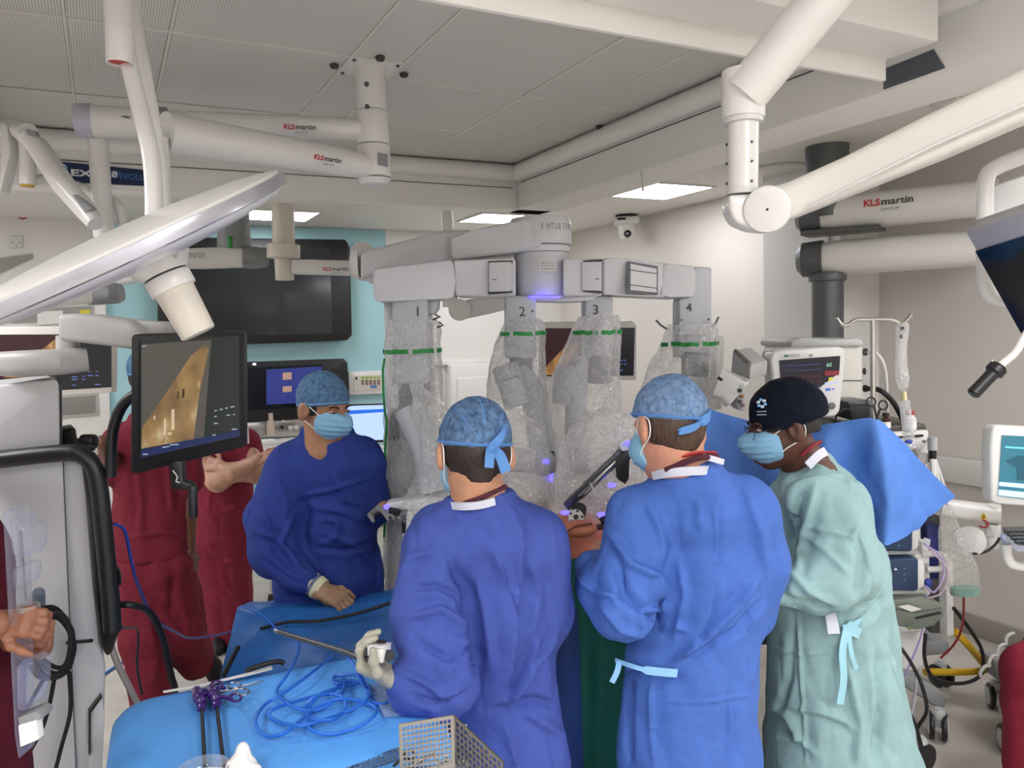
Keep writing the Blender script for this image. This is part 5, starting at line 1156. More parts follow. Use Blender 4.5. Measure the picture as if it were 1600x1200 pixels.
folds = [([(1122, 745), (1118, 820), (1116, 900), (1108, 960), (1085, 1010), (1050, 1040)], 24, .014, 's'), ([(1190, 900), (1150, 950), (1100, 1000), (1050, 1035)], 9, .012, 'd'), ([(1195, 935), (1150, 985), (1080, 1030)], 8, -.008, 'd'),
  ([(1010, 780), (1030, 820), (1040, 870)], 10, .007, 'd'), ([(950, 830), (985, 880), (1030, 900), (1040, 960)], 9, .012, 'd'), ([(960, 870), (975, 930), (1015, 960), (1030, 985)], 8, -.012, 'g'), ([(1035, 950), (1010, 960), (1000, 985)], 6, .01, 'd'), ([(935, 940), (970, 985), (1010, 995)], 8, .008, 'd'),
  ([(1060, 870), (1070, 930), (1055, 1000)], 10, .007, 'd'), ([(960, 1040), (1010, 1052), (1060, 1055)], 8, -.012, 'g'), ([(1030, 985), (1060, 975), (1075, 985)], 7, .009, 'd'), ([(1020, 1060), (1022, 1120), (1025, 1200)], 12, .012, 's'), ([(985, 1060), (985, 1120), (985, 1200)], 9, -.01, 'd'),
  ([(1030, 1095), (1100, 1098), (1180, 1085)], 3.5, .004, 'd'), ([(1140, 1090), (1140, 1200)], 3.5, .005, 'd'), ([(1160, 760), (1190, 830), (1200, 900)], 12, .007, 'd'), ([(1090, 780), (1095, 830)], 9, .006, 'd'), ([(905, 905), (930, 925), (960, 930)], 7, .01, 'd')]
gB = cloth('surgical_gown', [[(1072, 752, 2.1, 50), (1085, 810, 2.11, 90), (1092, 900, 2.11, 112), (1085, 1000, 2.11, 100), (1080, 1050, 2.11, 102), (1078, 1180, 2.11, 112), (1075, 1400, 2.11, 118), (1075, 1530, 2.11, 120)],
    [(1072, 732, 2.085, 54), (1080, 790, 2.09, 80)], [(1005, 805, 2.08, 48), (1160, 800, 2.1, 55)], [(1000, 815, 2.07, 52), (978, 900, 2.0, 52), (975, 950, 1.97, 50)], [(972, 950, 1.97, 48), (940, 920, 2.03, 38), (926, 885, 2.1, 26)], [(1165, 815, 2.09, 55), (1185, 880, 2.1, 46), (1170, 960, 2.14, 40)]], GB2, B, .0058, .03, [FY, None, None, None, None, None], folds, .0045, 8., 4.1, cuts=[(P(1072, 722, 2.09), (-.12, .1, 1))])
strip(catmull([P(1021, 743, 2.045), P(1043, 739, 1.995), P(1072, 736, 1.978), P(1098, 735, 1.99), P(1116, 734, 2.03)], 4), m(14, 2.0), Z3, WHITET, 'collar_tape', gB, .004)
strip(catmull([P(1095, 712, 2.0), P(1110, 716, 1.98), P(1130, 722, 2.0)], 4), m(9, 2.0), Z3, WHITET, 'collar_tape', gB, .003)
MB().tube(catmull([P(1035, 728, 2.02), P(1060, 716, 1.985), P(1090, 708, 1.985), P(1118, 708, 2.02)], 4), .007, 8, flat=.5).build('lanyard', mat('lanyard_red', '#b5302c', .6), B)
MB().tube(catmull([P(1040, 735, 2.0), P(1065, 724, 1.98), P(1095, 715, 1.975), P(1122, 715, 2.0)], 4), .008, 8).build('scrub_collar', MATS['collar_maroon'], B)
TIE = fabric('tie_pale_blue', '#8fc0ea', .03, .7)
strip(catmull([P(962, 1032, 1.99), P(985, 1040, 1.945), P(1010, 1047, 1.93), P(1035, 1050, 1.93), P(1058, 1052, 1.935)], 4), [m(7, 1.95)] * 8 + [m(13, 1.95)] * 9, Z3, TIE, 'waist_tie', gB, .002)
strip(catmull([P(968, 1034, 1.97), P(964, 1050, 1.95), P(956, 1066, 1.95)], 4), m(9, 1.95), X3, TIE, 'waist_tie', gB, .002)
glove_or_hand('glove', GLOVE, B, P(925, 885, 2.1), P(945, 850, 2.2) - P(925, 885, 2.1), (.6, .2, -.6), 1, 1.0, .0035, (P(930, 892, 2.08), .03, .036), curl=(.5, .5, .4))
# ------------------------------------------------ third surgeon in pale green
H = Head(P(1223, 668, 2.4), (-.97, .05, -.15), 1.0, (-.12, .02, 1))
C_ = body('person', 'person in pale green gown and dark cap with emblem, head bent in profile', H, (1268, 745, 2.42, 40),
    [[(1268, 745, 2.42, 40), (1285, 830, 2.42, 62), (1295, 1040, 2.42, 66), (1300, 1120, 2.42, 66)], [(1270, 770, 2.28, 34), (1275, 775, 2.55, 34)], [(1300, 790, 2.3, 34), (1290, 920, 2.22, 30), (1205, 920, 2.2, 20)], [(1275, 790, 2.55, 30), (1240, 920, 2.6, 25), (1180, 900, 2.5, 18)],
     [(1295, 1120, 2.36, 42), (1300, 1430, 2.38, 20)], [(1310, 1120, 2.48, 42), (1320, 1410, 2.48, 20)]], skin('dark', '#5a3626'), (P(1300, 1120, 2.42).x, 2.42, 0), h=.005)
cp_ = cap(H, C_, mat('cap_navy', '#0d1220', .9, bump=.1, bscale=200, spec=.2), None, tilt=-.12, z0=.010, r=(.094, .117, .103), puff=(0, -.010, .006), wr=.004, band=False)
hair(H, C_, MATS['hair_black'], -.02, (.0785, .098, .08), -.02)
face_mask(H, C_, MASKB); eyes(H, C_)
for sx in (-1, 1):
    fr_ = [H.v((sx * (.034 + .024 * math.cos(a)), .108 - .006 * abs(math.cos(a)), .002 + .017 * math.sin(a))) for a in np.linspace(0, 2 * math.pi, 20, endpoint=False)]
    g_ = MB().tube(fr_, .0012, 6, closed=True).build('glasses', BLACK, C_); MB().tube([H.v((sx * .058, .1, .008)), H.v((sx * .079, .04, .012)), H.v((sx * .084, -.01, .012))], .0018, 6).build('glasses_arm', BLACK, g_)
em = lambda dx, dy: P(1190 + dx, 630 + dy, 2.4 - .094)
EMB = mat('emblem_silver', '#b9c7cf', .6)
for k in range(6):
    a = k * math.pi / 3 + .3; MB().box(em(5.5 * math.cos(a), 5.5 * math.sin(a)), (m(5, 2.3), .004, m(4, 2.3)), None, .001).build('emblem_petal', EMB if k % 2 else mat('emblem_blue', '#6fa6d0', .6), cp_)
for k in range(2): MB().box(em(0, 13 + k * 5), (m(15, 2.3), .004, m(1.8, 2.3)), None, 0).build('emblem_line', mat('emblem_dim', '#6d7a8c', .6), cp_)
folds = [([(1255, 760), (1240, 810), (1232, 860)], 9, -.012, 'g'), ([(1275, 755), (1255, 830), (1245, 900)], 9, .009, 'd'), ([(1345, 820), (1330, 840), (1300, 830), (1260, 825)], 7, .008, 'd'), ([(1345, 830), (1350, 880), (1340, 940)], 9, -.010, 'g'), ([(1250, 830), (1290, 860), (1330, 900)], 8, .006, 'd'),
  ([(1230, 890), (1265, 925), (1305, 945)], 8, .010, 'd'), ([(1225, 900), (1220, 930), (1240, 945), (1300, 950)], 7, -.012, 'g'), ([(1380, 930), (1360, 960), (1320, 985)], 8, -.010, 'd'), ([(1245, 940), (1250, 1020), (1255, 1120), (1260, 1200)], 4, .005, 'd'), ([(1200, 1010), (1250, 1022), (1300, 1020)], 4, .004, 'd'),
  ([(1230, 1105), (1280, 1110), (1320, 1125), (1340, 1145)], 9, .009, 'd'), ([(1200, 1100), (1230, 1120), (1250, 1160)], 9, .008, 'd'), ([(1310, 1000), (1330, 1060), (1345, 1130), (1340, 1200)], 10, .010, 'd'), ([(1385, 1000), (1400, 1090), (1425, 1200)], 12, .012, 's'), ([(1370, 1010), (1375, 1100), (1365, 1200)], 9, -.010, 'd'), ([(1200, 1150), (1250, 1155), (1275, 1180)], 7, .006, 'd'), ([(1290, 740), (1315, 745), (1335, 760)], 7, .008, 'd'), ([(1240, 980), (1235, 1060), (1215, 1120)], 8, -.006, 'd')]
gC = cloth('surgical_gown', [[(1262, 740, 2.43, 44), (1275, 800, 2.44, 76), (1290, 900, 2.44, 92), (1295, 1000, 2.44, 90), (1300, 1060, 2.44, 98), (1308, 1180, 2.44, 112), (1315, 1340, 2.44, 122), (1315, 1390, 2.44, 124)],
    [(1268, 775, 2.3, 48), (1275, 780, 2.55, 48)], [(1300, 800, 2.3, 60), (1308, 880, 2.26, 62), (1290, 905, 2.22, 50)], [(1285, 912, 2.22, 48), (1250, 915, 2.2, 36), (1206, 918, 2.2, 28)], [(1270, 800, 2.55, 46), (1230, 900, 2.58, 40), (1195, 905, 2.5, 30)], [(1335, 880, 2.5, 50), (1345, 1000, 2.5, 52), (1370, 1200, 2.5, 66), (1375, 1380, 2.5, 70)]], GGR, C_, .006, .03, [(FY[0], 1.05), None, None, None, None, None], folds, .006, 8., 7.7, cuts=[(P(1262, 716, 2.43), (-.4, 0, 1))])
strip(catmull([P(1290, 705, 2.31), P(1278, 712, 2.285), P(1262, 728, 2.275)], 4), m(14, 2.3), P(1290, 705, 2.3) - P(1275, 690, 2.3), WHITET, 'collar_tape', gC, .003)
MB().tube(catmull([P(1282, 690, 2.4), P(1268, 698, 2.33), P(1252, 712, 2.33)], 4), .006, 8).build('scrub_collar', mat('collar_red', '#8a2430', .7), C_)
TIEG = fabric('tie_green_blue', '#9fd0dc', .03, .7)
strip(catmull([P(1380, 958, 2.32), P(1350, 972, 2.27), P(1318, 985, 2.25)], 4), m(17, 2.3), Z3, TIEG, 'waist_tie', gC, .002)
strip(catmull([P(1322, 976, 2.25), P(1333, 985, 2.25), P(1344, 990, 2.25)], 4), m(17, 2.3), Z3, TIEG, 'waist_tie', gC, .002)
strip(catmull([P(1322, 985, 2.25), P(1316, 1020, 2.235), P(1318, 1060, 2.225), P(1312, 1100, 2.22)], 4), m(11, 2.3), X3, TIEG, 'waist_tie', gC, .002)
strip(catmull([P(1326, 988, 2.25), P(1330, 1020, 2.24), P(1338, 1045, 2.24)], 4), m(7, 2.3), X3, TIEG, 'waist_tie', gC, .002)
MB().prism([P(1289, 958, 2.25), P(1306, 957, 2.25), P(1313, 990, 2.245), P(1294, 991, 2.245)], Y3 * .002).build('tie_card', WHITET, gC)
MB().prism([P(1377, 917, 2.36), P(1384, 916, 2.37), P(1386, 950, 2.37), P(1380, 952, 2.36)], Y3 * .002).build('tie_card', WHITET, gC)
# ------------------------------------------------ person in navy gown across the table
H = Head(P(506, 640, 2.92), (.80, -.56, -.16), 1.0, (.12, -.05, 1))
D_ = body('person', 'person in navy blue gown and blue cap with face mask, standing across the draped table', H, (505, 705, 2.93, 34),
    [[(505, 705, 2.93, 34), (505, 790, 2.95, 55), (512, 930, 2.95, 58), (515, 1000, 2.95, 58)], [(450, 742, 2.92, 26), (570, 735, 2.98, 26)], [(450, 745, 2.9, 26), (418, 855, 2.82, 23), (480, 915, 2.75, 14), (515, 938, 2.72, 14)], [(572, 738, 3.0, 24), (592, 800, 3.05, 20), (600, 792, 2.9, 14)],
     [(490, 1000, 2.95, 34), (490, 1265, 2.95, 16)], [(540, 1000, 2.95, 34), (540, 1260, 2.95, 16)]], skin('olive', '#a67656'), (P(515, 1000, 2.95).x, 2.95, 0), h=.005)
cp_ = cap(H, D_, CAPD, fabric('cap_band_d', '#6f9cc4', .04, .7), tilt=.22, z0=.016, r=(.086, .108, .102))
hair(H, D_, MATS['hair_black'], -.03, (.0795, .099, .08), .035)
strip(catmull([H.v((-.09, -.06, .0)), H.v((-.085, -.10, -.012)), H.v((-.08, -.125, -.03))], 4), .025, Z3, BANDL, 'tie_tail', cp_, .002)
face_mask(H, D_, MASKB); eyes(H, D_)
folds = [([(470, 770), (480, 800), (472, 830), (480, 860)], 8, -.010, 'g'), ([(460, 800), (440, 850), (470, 890), (500, 905)], 8, .010, 'd'), ([(395, 830), (430, 840), (470, 880)], 7, .008, 'd'), ([(410, 800), (425, 830)], 7, .006, 'd'), ([(470, 775), (520, 765), (580, 745)], 5, .006, 'd'), ([(480, 790), (540, 800), (580, 820)], 8, .006, 'd'),
  ([(490, 855), (540, 860), (590, 845)], 6, -.008, 'd'), ([(500, 830), (550, 850), (590, 890)], 7, .006, 'd'), ([(430, 880), (460, 900), (480, 905)], 6, .007, 'd'), ([(405, 870), (440, 895)], 6, -.007, 'd'), ([(500, 810), (530, 815), (525, 840), (505, 850)], 6, .006, 'd'), ([(430, 740), (450, 790), (440, 830)], 8, .006, 'd'), ([(520, 740), (540, 780), (580, 790)], 8, .005, 'd'), ([(590, 850), (595, 900), (598, 930)], 6, .006, 'd')]
gD = cloth('surgical_gown', [[(512, 688, 2.95, 45), (510, 735, 2.97, 66), (508, 820, 2.98, 78), (512, 900, 2.98, 82), (515, 1000, 2.98, 84), (515, 1200, 2.98, 88)], [(465, 728, 2.94, 38), (560, 718, 3.0, 38)],
    [(450, 742, 2.92, 42), (430, 815, 2.87, 44), (428, 860, 2.83, 38)], [(428, 862, 2.83, 36), (462, 897, 2.77, 26), (478, 906, 2.755, 22)], [(565, 730, 3.0, 36), (580, 790, 3.04, 30), (590, 800, 2.98, 22)]], GB3, D_, .0068, .035, [(FY[0], 1.3), None, None, None, None], folds, .006, 7., 11., cuts=[(P(512, 666, 2.95), (.05, .1, 1))])
CUFF = fabric('cuff_grey', '#6b7390', .04)
wr = P(503, 922, 2.74); wd = (P(530, 940, 2.71) - P(478, 905, 2.755)).normalized()
MB().tube([P(480, 907, 2.752), P(497, 918, 2.742)], [m(18, 2.75), m(18, 2.75)], 24).build('knit_cuff', CUFF, gD)
MB().tube([P(486, 911, 2.749), P(489.5, 913, 2.747)], [m(18.6, 2.75), m(18.6, 2.75)], 24).build('cuff_stripe', mat('cuff_cream', '#c4bd92', .8), gD)
MB().tube([P(494, 916, 2.744), P(503, 922, 2.738)], [m(19, 2.75), m(18, 2.75)], 24).build('glove_edge', mat('glove_pale', '#d8d2ae', .6), gD)
glove_or_hand('glove', mat('glove_tan', '#a98668', .5, bump=.15, bscale=60), D_, P(500, 922, 2.735), P(535, 936, 2.70) - P(500, 920, 2.735), (.1, .2, -1), 1, .98, .003, (P(490, 913, 2.745), .036, .036), curl=(.45, .6, .5))
glove_or_hand('glove', mat('glove_grey', '#8f9088', .5), D_, P(592, 796, 2.97), P(606, 788, 2.88) - P(592, 796, 2.97), (.4, -.2, -.8), -1, .95, .004, (P(588, 800, 3.0), .03, .034), curl=(.4, .6, .5))
# ================================================================== TABLES, DRAPES, PATIENT
def patch(name, rows, mt, parent=None, n=8, th=.003, amp=0., f=6., label=None, cat=None, seed=0., st=None):
    """cloth sheet through a grid of (px, py, Y) control points"""
    g = [[P(*q) if not isinstance(q, Vector) else q for q in r] for r in rows]; g = [catmull(r, n) for r in g]
    cols = [catmull([r[j] for r in g], n) for j in range(len(g[0]))]; nr, nc = len(cols[0]), len(cols)
    V = np.array([[list(cols[j][i]) for j in range(nc)] for i in range(nr)]).reshape(-1, 3)
    Fq = np.array([(i * nc + j, i * nc + j + 1, (i + 1) * nc + j + 1, (i + 1) * nc + j) for i in range(nr - 1) for j in range(nc - 1)])
    if amp: V = wrinkle(V, Fq, amp, f, seed, (1, 1, .6))
    if st: V = strokes(V, Fq, st)
    N_ = vnormals(V, Fq); k = len(V); V2 = np.concatenate([V, V - N_ * th]); F2 = [tuple(q) for q in Fq] + [tuple(q[::-1] + k) for q in Fq]
    bd = [i for i in range(nc)] + [i * nc + nc - 1 for i in range(1, nr)] + [(nr - 1) * nc + j for j in range(nc - 2, -1, -1)] + [i * nc for i in range(nr - 2, 0, -1)]
    F2 += [(bd[(i + 1) % len(bd)], bd[i], bd[i] + k, bd[(i + 1) % len(bd)] + k) for i in range(len(bd))]
    mb = MB(); mb.v = [tuple(p) for p in V2]; mb.f = [tuple(int(a) for a in q) for q in F2]
    return mb.build(name, mt, parent, smooth=60, label=label, cat=cat, fix=True)
def draped_box(name, A_, B_, C_v, z0, mt, r=.06, rad=.05, parent=None, label=None, cat=None, flare=.03, amp=.012, seed=0., n=96):
    """cloth over a table: A-B far edge, A-C side edge (world points), rounded shoulders, hanging folds to z0"""
    A_, B_, C_v = Vector(A_), Vector(B_), Vector(C_v); ex = B_ - A_; ey = C_v - A_; c = A_ + ex / 2 + ey / 2; w, h = ex.length, ey.length; ux, uy = ex.normalized(), ey.normalized(); uy = (uy - ux * uy.dot(ux)).normalized(); z1 = A_.z
    rings = []
    def ring(inset, z, fold):
        pts = rrect((0, 0, 0), X3, Y3, w - 2 * inset, h - 2 * inset, max(rad - inset, .004), 6); L_ = []; per = 0; out = []
        for i in range(len(pts)):
            a, b = pts[i], pts[(i + 1) % len(pts)]; L_.append((a, b, (b - a).length)); per += (b - a).length
        for k in range(n):
            d = per * k / n
            for a, b, l in L_:
                if d <= l or l == L_[-1][2] and b == L_[-1][1]: p = a.lerp(b, d / max(l, 1e-9)); break
                d -= l
            o = p.normalized(); s_ = 2 * math.pi * k / n
            p = p + o * fold * (math.sin(s_ * 11 + seed) + .6 * math.sin(s_ * 19 + 2 * seed))
            q = c + ux * p.x + uy * p.y; out.append(Vector((q.x, q.y, z + .004 * math.sin(s_ * 7 + seed) * (fold > 0))))
        return out
    for i in (.6, .3, .12): rings.append(ring(min(w, h) * .5 * i + r, z1 + .001 * math.sin(i * 9), 0))
    for a in (0, 30, 60, 90): rings.append(ring(r * (1 - math.sin(math.radians(a))), z1 - r * (1 - math.cos(math.radians(a))), 0))
    for t_ in (.15, .35, .6, .8, 1.): rings.append(ring(-flare * t_, z1 - r - (z1 - r - z0) * t_, amp * t_))
    mb = MB().loft(rings, caps=False); mb.f.append(tuple(range(n))[::-1]); return mb.build(name, mt, parent, smooth=50, label=label, cat=cat)
DRL = mat('drape_light_blue', '#5aa6f2', .5, var=.06, vscale=6, bump=.08, bscale=60, bump2=.45, b2scale=7); DRM = mat('drape_mid_blue', '#2464ac', .42, var=.08, vscale=8, bump2=.35, b2scale=7, bump=.1, bscale=80)
DRG = mat('drape_green', '#0f6a5e', .6, var=.08, vscale=6, bump=.15, bscale=90, bump2=.25, b2scale=6); DRN = mat('drape_navy', '#123a80', .6, var=.06, bump2=.2)
ZT = .9
# instrument table: steel frame below the drape
a_, b_, c_ = PZ(182, 1092, ZT), PZ(600, 1010, ZT), PZ(30, 1330, ZT)
t = thing('instrument_table', 'steel-framed instrument table hidden beneath the light blue drape', 'table', Vector(((b_.x + c_.x) / 2, (b_.y + c_.y) / 2, 0)))
ux_ = (b_ - a_).normalized(); uy_ = Vector((-ux_.y, ux_.x, 0)) * -1; wl = (b_ - a_).length; hl = abs((c_ - a_).dot(uy_)); cc = a_ + ux_ * wl / 2 + uy_ * hl / 2
rt3 = Matrix((ux_, uy_ * -1, Z3)).transposed()
MB().box(cc - Z3 * .035, (wl - .06, hl - .06, .03), rt3, .006).build('table_top', STEEL, t)
for sx in (-1, 1):
    for sy in (-1, 1):
        p = cc + ux_ * sx * (wl / 2 - .1) + uy_ * sy * (hl / 2 - .1); MB().cyl(Vector((p.x, p.y, .85)), Vector((p.x, p.y, .0)), .015, n=14).build('leg', STEEL, t)
draped_box('table_drape', a_ - ux_ * .02, b_ + ux_ * .02, a_ + uy_ * hl, .35, DRL, .045, .10, label='light blue drape over the instrument table in the foreground', cat='drape', flare=.07, amp=.012)
# ---- operating table and patient
YT = 2.72
t = thing('operating_table', 'operating table under the drapes carrying the patient', 'operating table', Vector((.45, YT + .05, 0)))
MB().box(Vector((.47, YT + .06, .79)), (1.3, .46, .08), None, .03, 3).build('mattress', BLACK, t)
MB().box(Vector((.47, YT + .06, .73)), (1.25, .42, .05), None, .01).build('frame', STEEL, t)
MB().box(Vector((.45, YT + .06, .4)), (.3, .28, .66), None, .04).build('pedestal', STEEL, t); MB().box(Vector((.45, YT + .06, .05)), (.8, .44, .08), None, .03).build('foot', LGREY, t)
f = SDF((-.6, 2.4, .45), (1.5, 3.2, 1.35), .008)
def lx(x, z, y=YT + .05): return np.array((x, y, z))
Hp = Head(lx(1.12, .97), (.0, 0, 1), 1., (1, 0, 0)); Hp.add(f); f.cone(lx(1.08, .96), lx(.92, .95), .058, .06, .03)
f.cone(lx(.88, .955), lx(.55, .97), .11, .125, .05, (np.array((0., 1., 0.)), .75)); f.cone(lx(.55, .97), lx(.2, .98), .135, .14, .05, (np.array((0., 1., 0.)), .72)); f.cone(lx(.2, .98), lx(.0, .95), .14, .12, .05, (np.array((0., 1., 0.)), .75))
for sy in (-.1, .1):
    f.cone(lx(-.02, .93, YT + .05 + sy), lx(-.3, .86, YT + .05 + sy), .08, .06, .04); f.cone(lx(-.3, .86, YT + .05 + sy), lx(-.34, .52, YT + .05 + sy), .058, .04, .03)
    f.cone(lx(.85, .95, YT + .05 + sy * 2.2), lx(.3, .91, YT + .05 + sy * 2.4), .05, .035, .03)
V, Fq = f.mesh(); pat = quadmesh('patient', V, Fq, mat('skin_patient', '#c8785c', .45, var=.12, vscale=18, bump=.1, bscale=60, sss=.08), None, (.2, YT + .05, .5), label='patient on the table with bare belly showing between the drapes', cat='person')
# skin fold ridges over the port
MB().ball(P(905, 826, 2.55), (.06, .05, .028)).build('port_skin', MATS['skin_patient'], pat)
MB().tube(catmull([P(866, 822, 2.5), P(885, 830, 2.5), P(900, 822, 2.5), P(925, 818, 2.5)], 4), .004, 8).build('skin_crease', mat('crease_dark', '#7a3c2c', .6), pat)
patch('side_drape', [[(800, 905, 2.5), (880, 878, 2.47), (915, 868, 2.46), (935, 858, 2.46), (950, 850, 2.46), (1010, 840, 2.47)], [(800, 960, 2.46), (880, 945, 2.43), (915, 940, 2.44), (940, 935, 2.42), (965, 930, 2.43), (1010, 920, 2.45)],
    [(800, 1060, 2.44), (880, 1050, 2.42), (915, 1055, 2.43), (940, 1050, 2.41), (965, 1045, 2.42), (1010, 1040, 2.44)], [(800, 1200, 2.43), (880, 1200, 2.41), (915, 1200, 2.42), (940, 1200, 2.40), (965, 1200, 2.41), (1010, 1200, 2.43)], [(800, 1340, 2.43), (880, 1340, 2.41), (915, 1340, 2.42), (940, 1340, 2.40), (965, 1340, 2.41), (1010, 1340, 2.43)]], DRG, None, 6, .003, .006, 8., label='dark green sterile drape hanging below the bare belly', cat='drape')
patch('under_drape', [[(850, 960, 2.39), (880, 955, 2.385), (902, 950, 2.39)], [(850, 1080, 2.38), (882, 1080, 2.37), (908, 1080, 2.38)], [(850, 1330, 2.38), (885, 1330, 2.37), (915, 1330, 2.38)]], DRN, None, 6, .003, .004, 8., label='navy drape strip hanging beside the green drape', cat='drape')
# upper cover of the patient left of the belly
patch('body_drape', [[(650, 905, 3.0), (700, 880, 3.0), (800, 840, 3.0), (860, 835, 2.95)], [(650, 915, 2.75), (700, 890, 2.72), (800, 850, 2.7), (862, 846, 2.68)], [(650, 980, 2.5), (700, 960, 2.48), (800, 920, 2.46), (868, 890, 2.47)], [(650, 1100, 2.47), (700, 1100, 2.46), (800, 1060, 2.45), (868, 1060, 2.45)]], DRG, None, 6, .003, .006, 8., label='green drape spread over the legs of the patient', cat='drape')
# darker blue draped trolley at left
za_ = 0.95
a_ = PZ(374, 943, za_); b_ = PZ(632, 912, za_); dpt = Vector((.0, -1, 0))
DA = Vector((a_.x, a_.y, za_)); DB = Vector((b_.x + .05, b_.y - .0, za_))
t = thing('mayo_stand', 'steel stand beneath the dark blue draped trolley', 'trolley', Vector(((DA.x + DB.x) / 2, DA.y - .1, 0)))
MB().box(Vector((-.72, 2.72, .74)), (.45, .14, .03), None, .005).build('tray', STEEL, t)
for x_ in (-.88, -.56): MB().cyl(Vector((x_, 2.72, .74)), Vector((x_, 2.72, 0)), .018, n=14).build('leg', STEEL, t)
DC = Vector((P(352, 985, 2.36).x, 2.36, 0)); 
st_ = [([(376, 946), (395, 975), (385, 1010), (372, 1050)], 8, .025, 'd'), ([(520, 965), (540, 1000), (530, 1040)], 9, .014, 'd'), ([(600, 950), (585, 1000)], 9, .014, 'd'), ([(375, 950), (450, 953), (550, 950), (622, 928)], 4, .006, 'd'), ([(395, 975), (440, 978), (500, 990)], 6, .01, 'd'), ([(400, 985), (385, 1040)], 6, -.012, 'd'), ([(450, 960), (470, 1000), (480, 1040)], 8, .008, 'd')]
patch('trolley_drape', [[(390, 944, 2.95), (440, 940, 2.95), (500, 938, 2.95), (560, 932, 2.95), (640, 912, 2.95)], [(374, 945, 2.75), (430, 945, 2.75), (500, 945, 2.73), (560, 940, 2.73), (650, 912, 2.72)], [(368, 960, 2.66), (430, 958, 2.66), (500, 958, 2.66), (560, 952, 2.66), (650, 925, 2.66)], [(358, 1000, 2.58), (430, 990, 2.57), (500, 990, 2.58), (560, 990, 2.57), (650, 970, 2.58)], [(345, 1055, 2.52), (420, 1050, 2.5), (500, 1050, 2.52), (560, 1050, 2.5), (650, 1040, 2.52)], [(335, 1120, 2.5), (420, 1120, 2.48), (500, 1120, 2.5), (560, 1120, 2.48), (650, 1120, 2.5)]],
    DRM, None, 11, .003, .008, 8., label='dark blue drape over the trolley in front of the navy-gowned person', cat='drape', st=st_)
MB().tube(catmull([P(408, 982, 2.56), P(450, 972, 2.54), P(500, 970, 2.54), P(560, 958, 2.54), P(622, 938, 2.55)], 5), .006, 8).build('black_cable', BLACKR, label='thin black cable lying along the dark blue drape', cat='cable')
MB().tube(catmull([P(380, 948, 2.62), P(408, 960, 2.56), P(432, 982, 2.53), P(455, 996, 2.48)], 5), .004, 8).build('blue_cable', mat('cable_blue2', '#2f6fd0', .45), label='thin blue cable crossing the corner of the dark blue drape', cat='cable')
MB().tube(catmull([P(350, 1055, 2.2), P(362, 1030, 2.3), P(372, 1012, 2.38)], 4), .008, 8).build('black_strap', BLACKR, label='short black strap at the foot of the dark blue drape', cat='strap')
# ---- blue anaesthetic screen drape
patch('screen_drape', [[(1092, 634, 2.95), (1160, 655, 2.9), (1230, 672, 2.82), (1290, 663, 2.76), (1340, 657, 2.7), (1366, 655, 2.68), (1385, 664, 2.7), (1437, 718, 2.72), (1491, 775, 2.74)],
    [(1092, 700, 2.93), (1160, 705, 2.9), (1230, 715, 2.82), (1290, 705, 2.74), (1335, 700, 2.75), (1367, 700, 2.69), (1390, 715, 2.68), (1430, 755, 2.72), (1475, 788, 2.74)],
    [(1092, 770, 2.92), (1160, 775, 2.9), (1230, 785, 2.82), (1300, 775, 2.74), (1335, 770, 2.78), (1362, 775, 2.72), (1388, 790, 2.66), (1420, 800, 2.69), (1455, 808, 2.73)],
    [(1092, 880, 2.92), (1160, 885, 2.9), (1230, 890, 2.82), (1300, 890, 2.76), (1340, 870, 2.76), (1358, 840, 2.72), (1376, 848, 2.67), (1392, 851, 2.66), (1436, 828, 2.72)]], mat('drape_screen_blue', '#5688da', .6, var=.06, vscale=5, bump=.12, bscale=70, bump2=.2, b2scale=9), None, 10, .003, .012, 8., label='bright blue screen drape clipped to the drip stand, corner flaring out', cat='drape',
    st=[([(1366, 665), (1372, 720), (1392, 780), (1396, 845)], 9, .018, 'd'), ([(1366, 660), (1400, 700), (1440, 745)], 12, -.014, 'd'), ([(1365, 665), (1330, 700), (1310, 740)], 9, -.022, 'd'), ([(1368, 790), (1380, 815), (1392, 845)], 7, .015, 'd'), ([(1465, 740), (1430, 780), (1400, 795)], 3, .004, 'd'), ([(1395, 690), (1375, 740)], 4, .005, 'd'), ([(1110, 660), (1150, 690), (1200, 740)], 10, .01, 'd')])
# drip stand
YI = 2.76
t = thing('drip_stand', 'slim steel drip stand with hooked crossbar above the blue drape', 'drip stand', Vector((P(1366, 660, YI).x, YI, 0)))
ptop = P(1364, 499, YI); MB().cyl(ptop, Vector((ptop.x, YI, .05)), .009, n=16).build('pole', STEEL, t)
MB().tube(catmull([P(x, y, YI) for x, y in ((1307, 497), (1314, 506), (1324, 508), (1334, 501), (1345, 499), (1364, 499), (1388, 499), (1398, 502), (1406, 506), (1414, 503), (1424, 491))], 5), .007, 10).build('crossbar', STEEL, t)
MB().box(Vector((ptop.x, YI, .03)), (.4, .4, .05), None, .02).build('foot', LGREY, t)
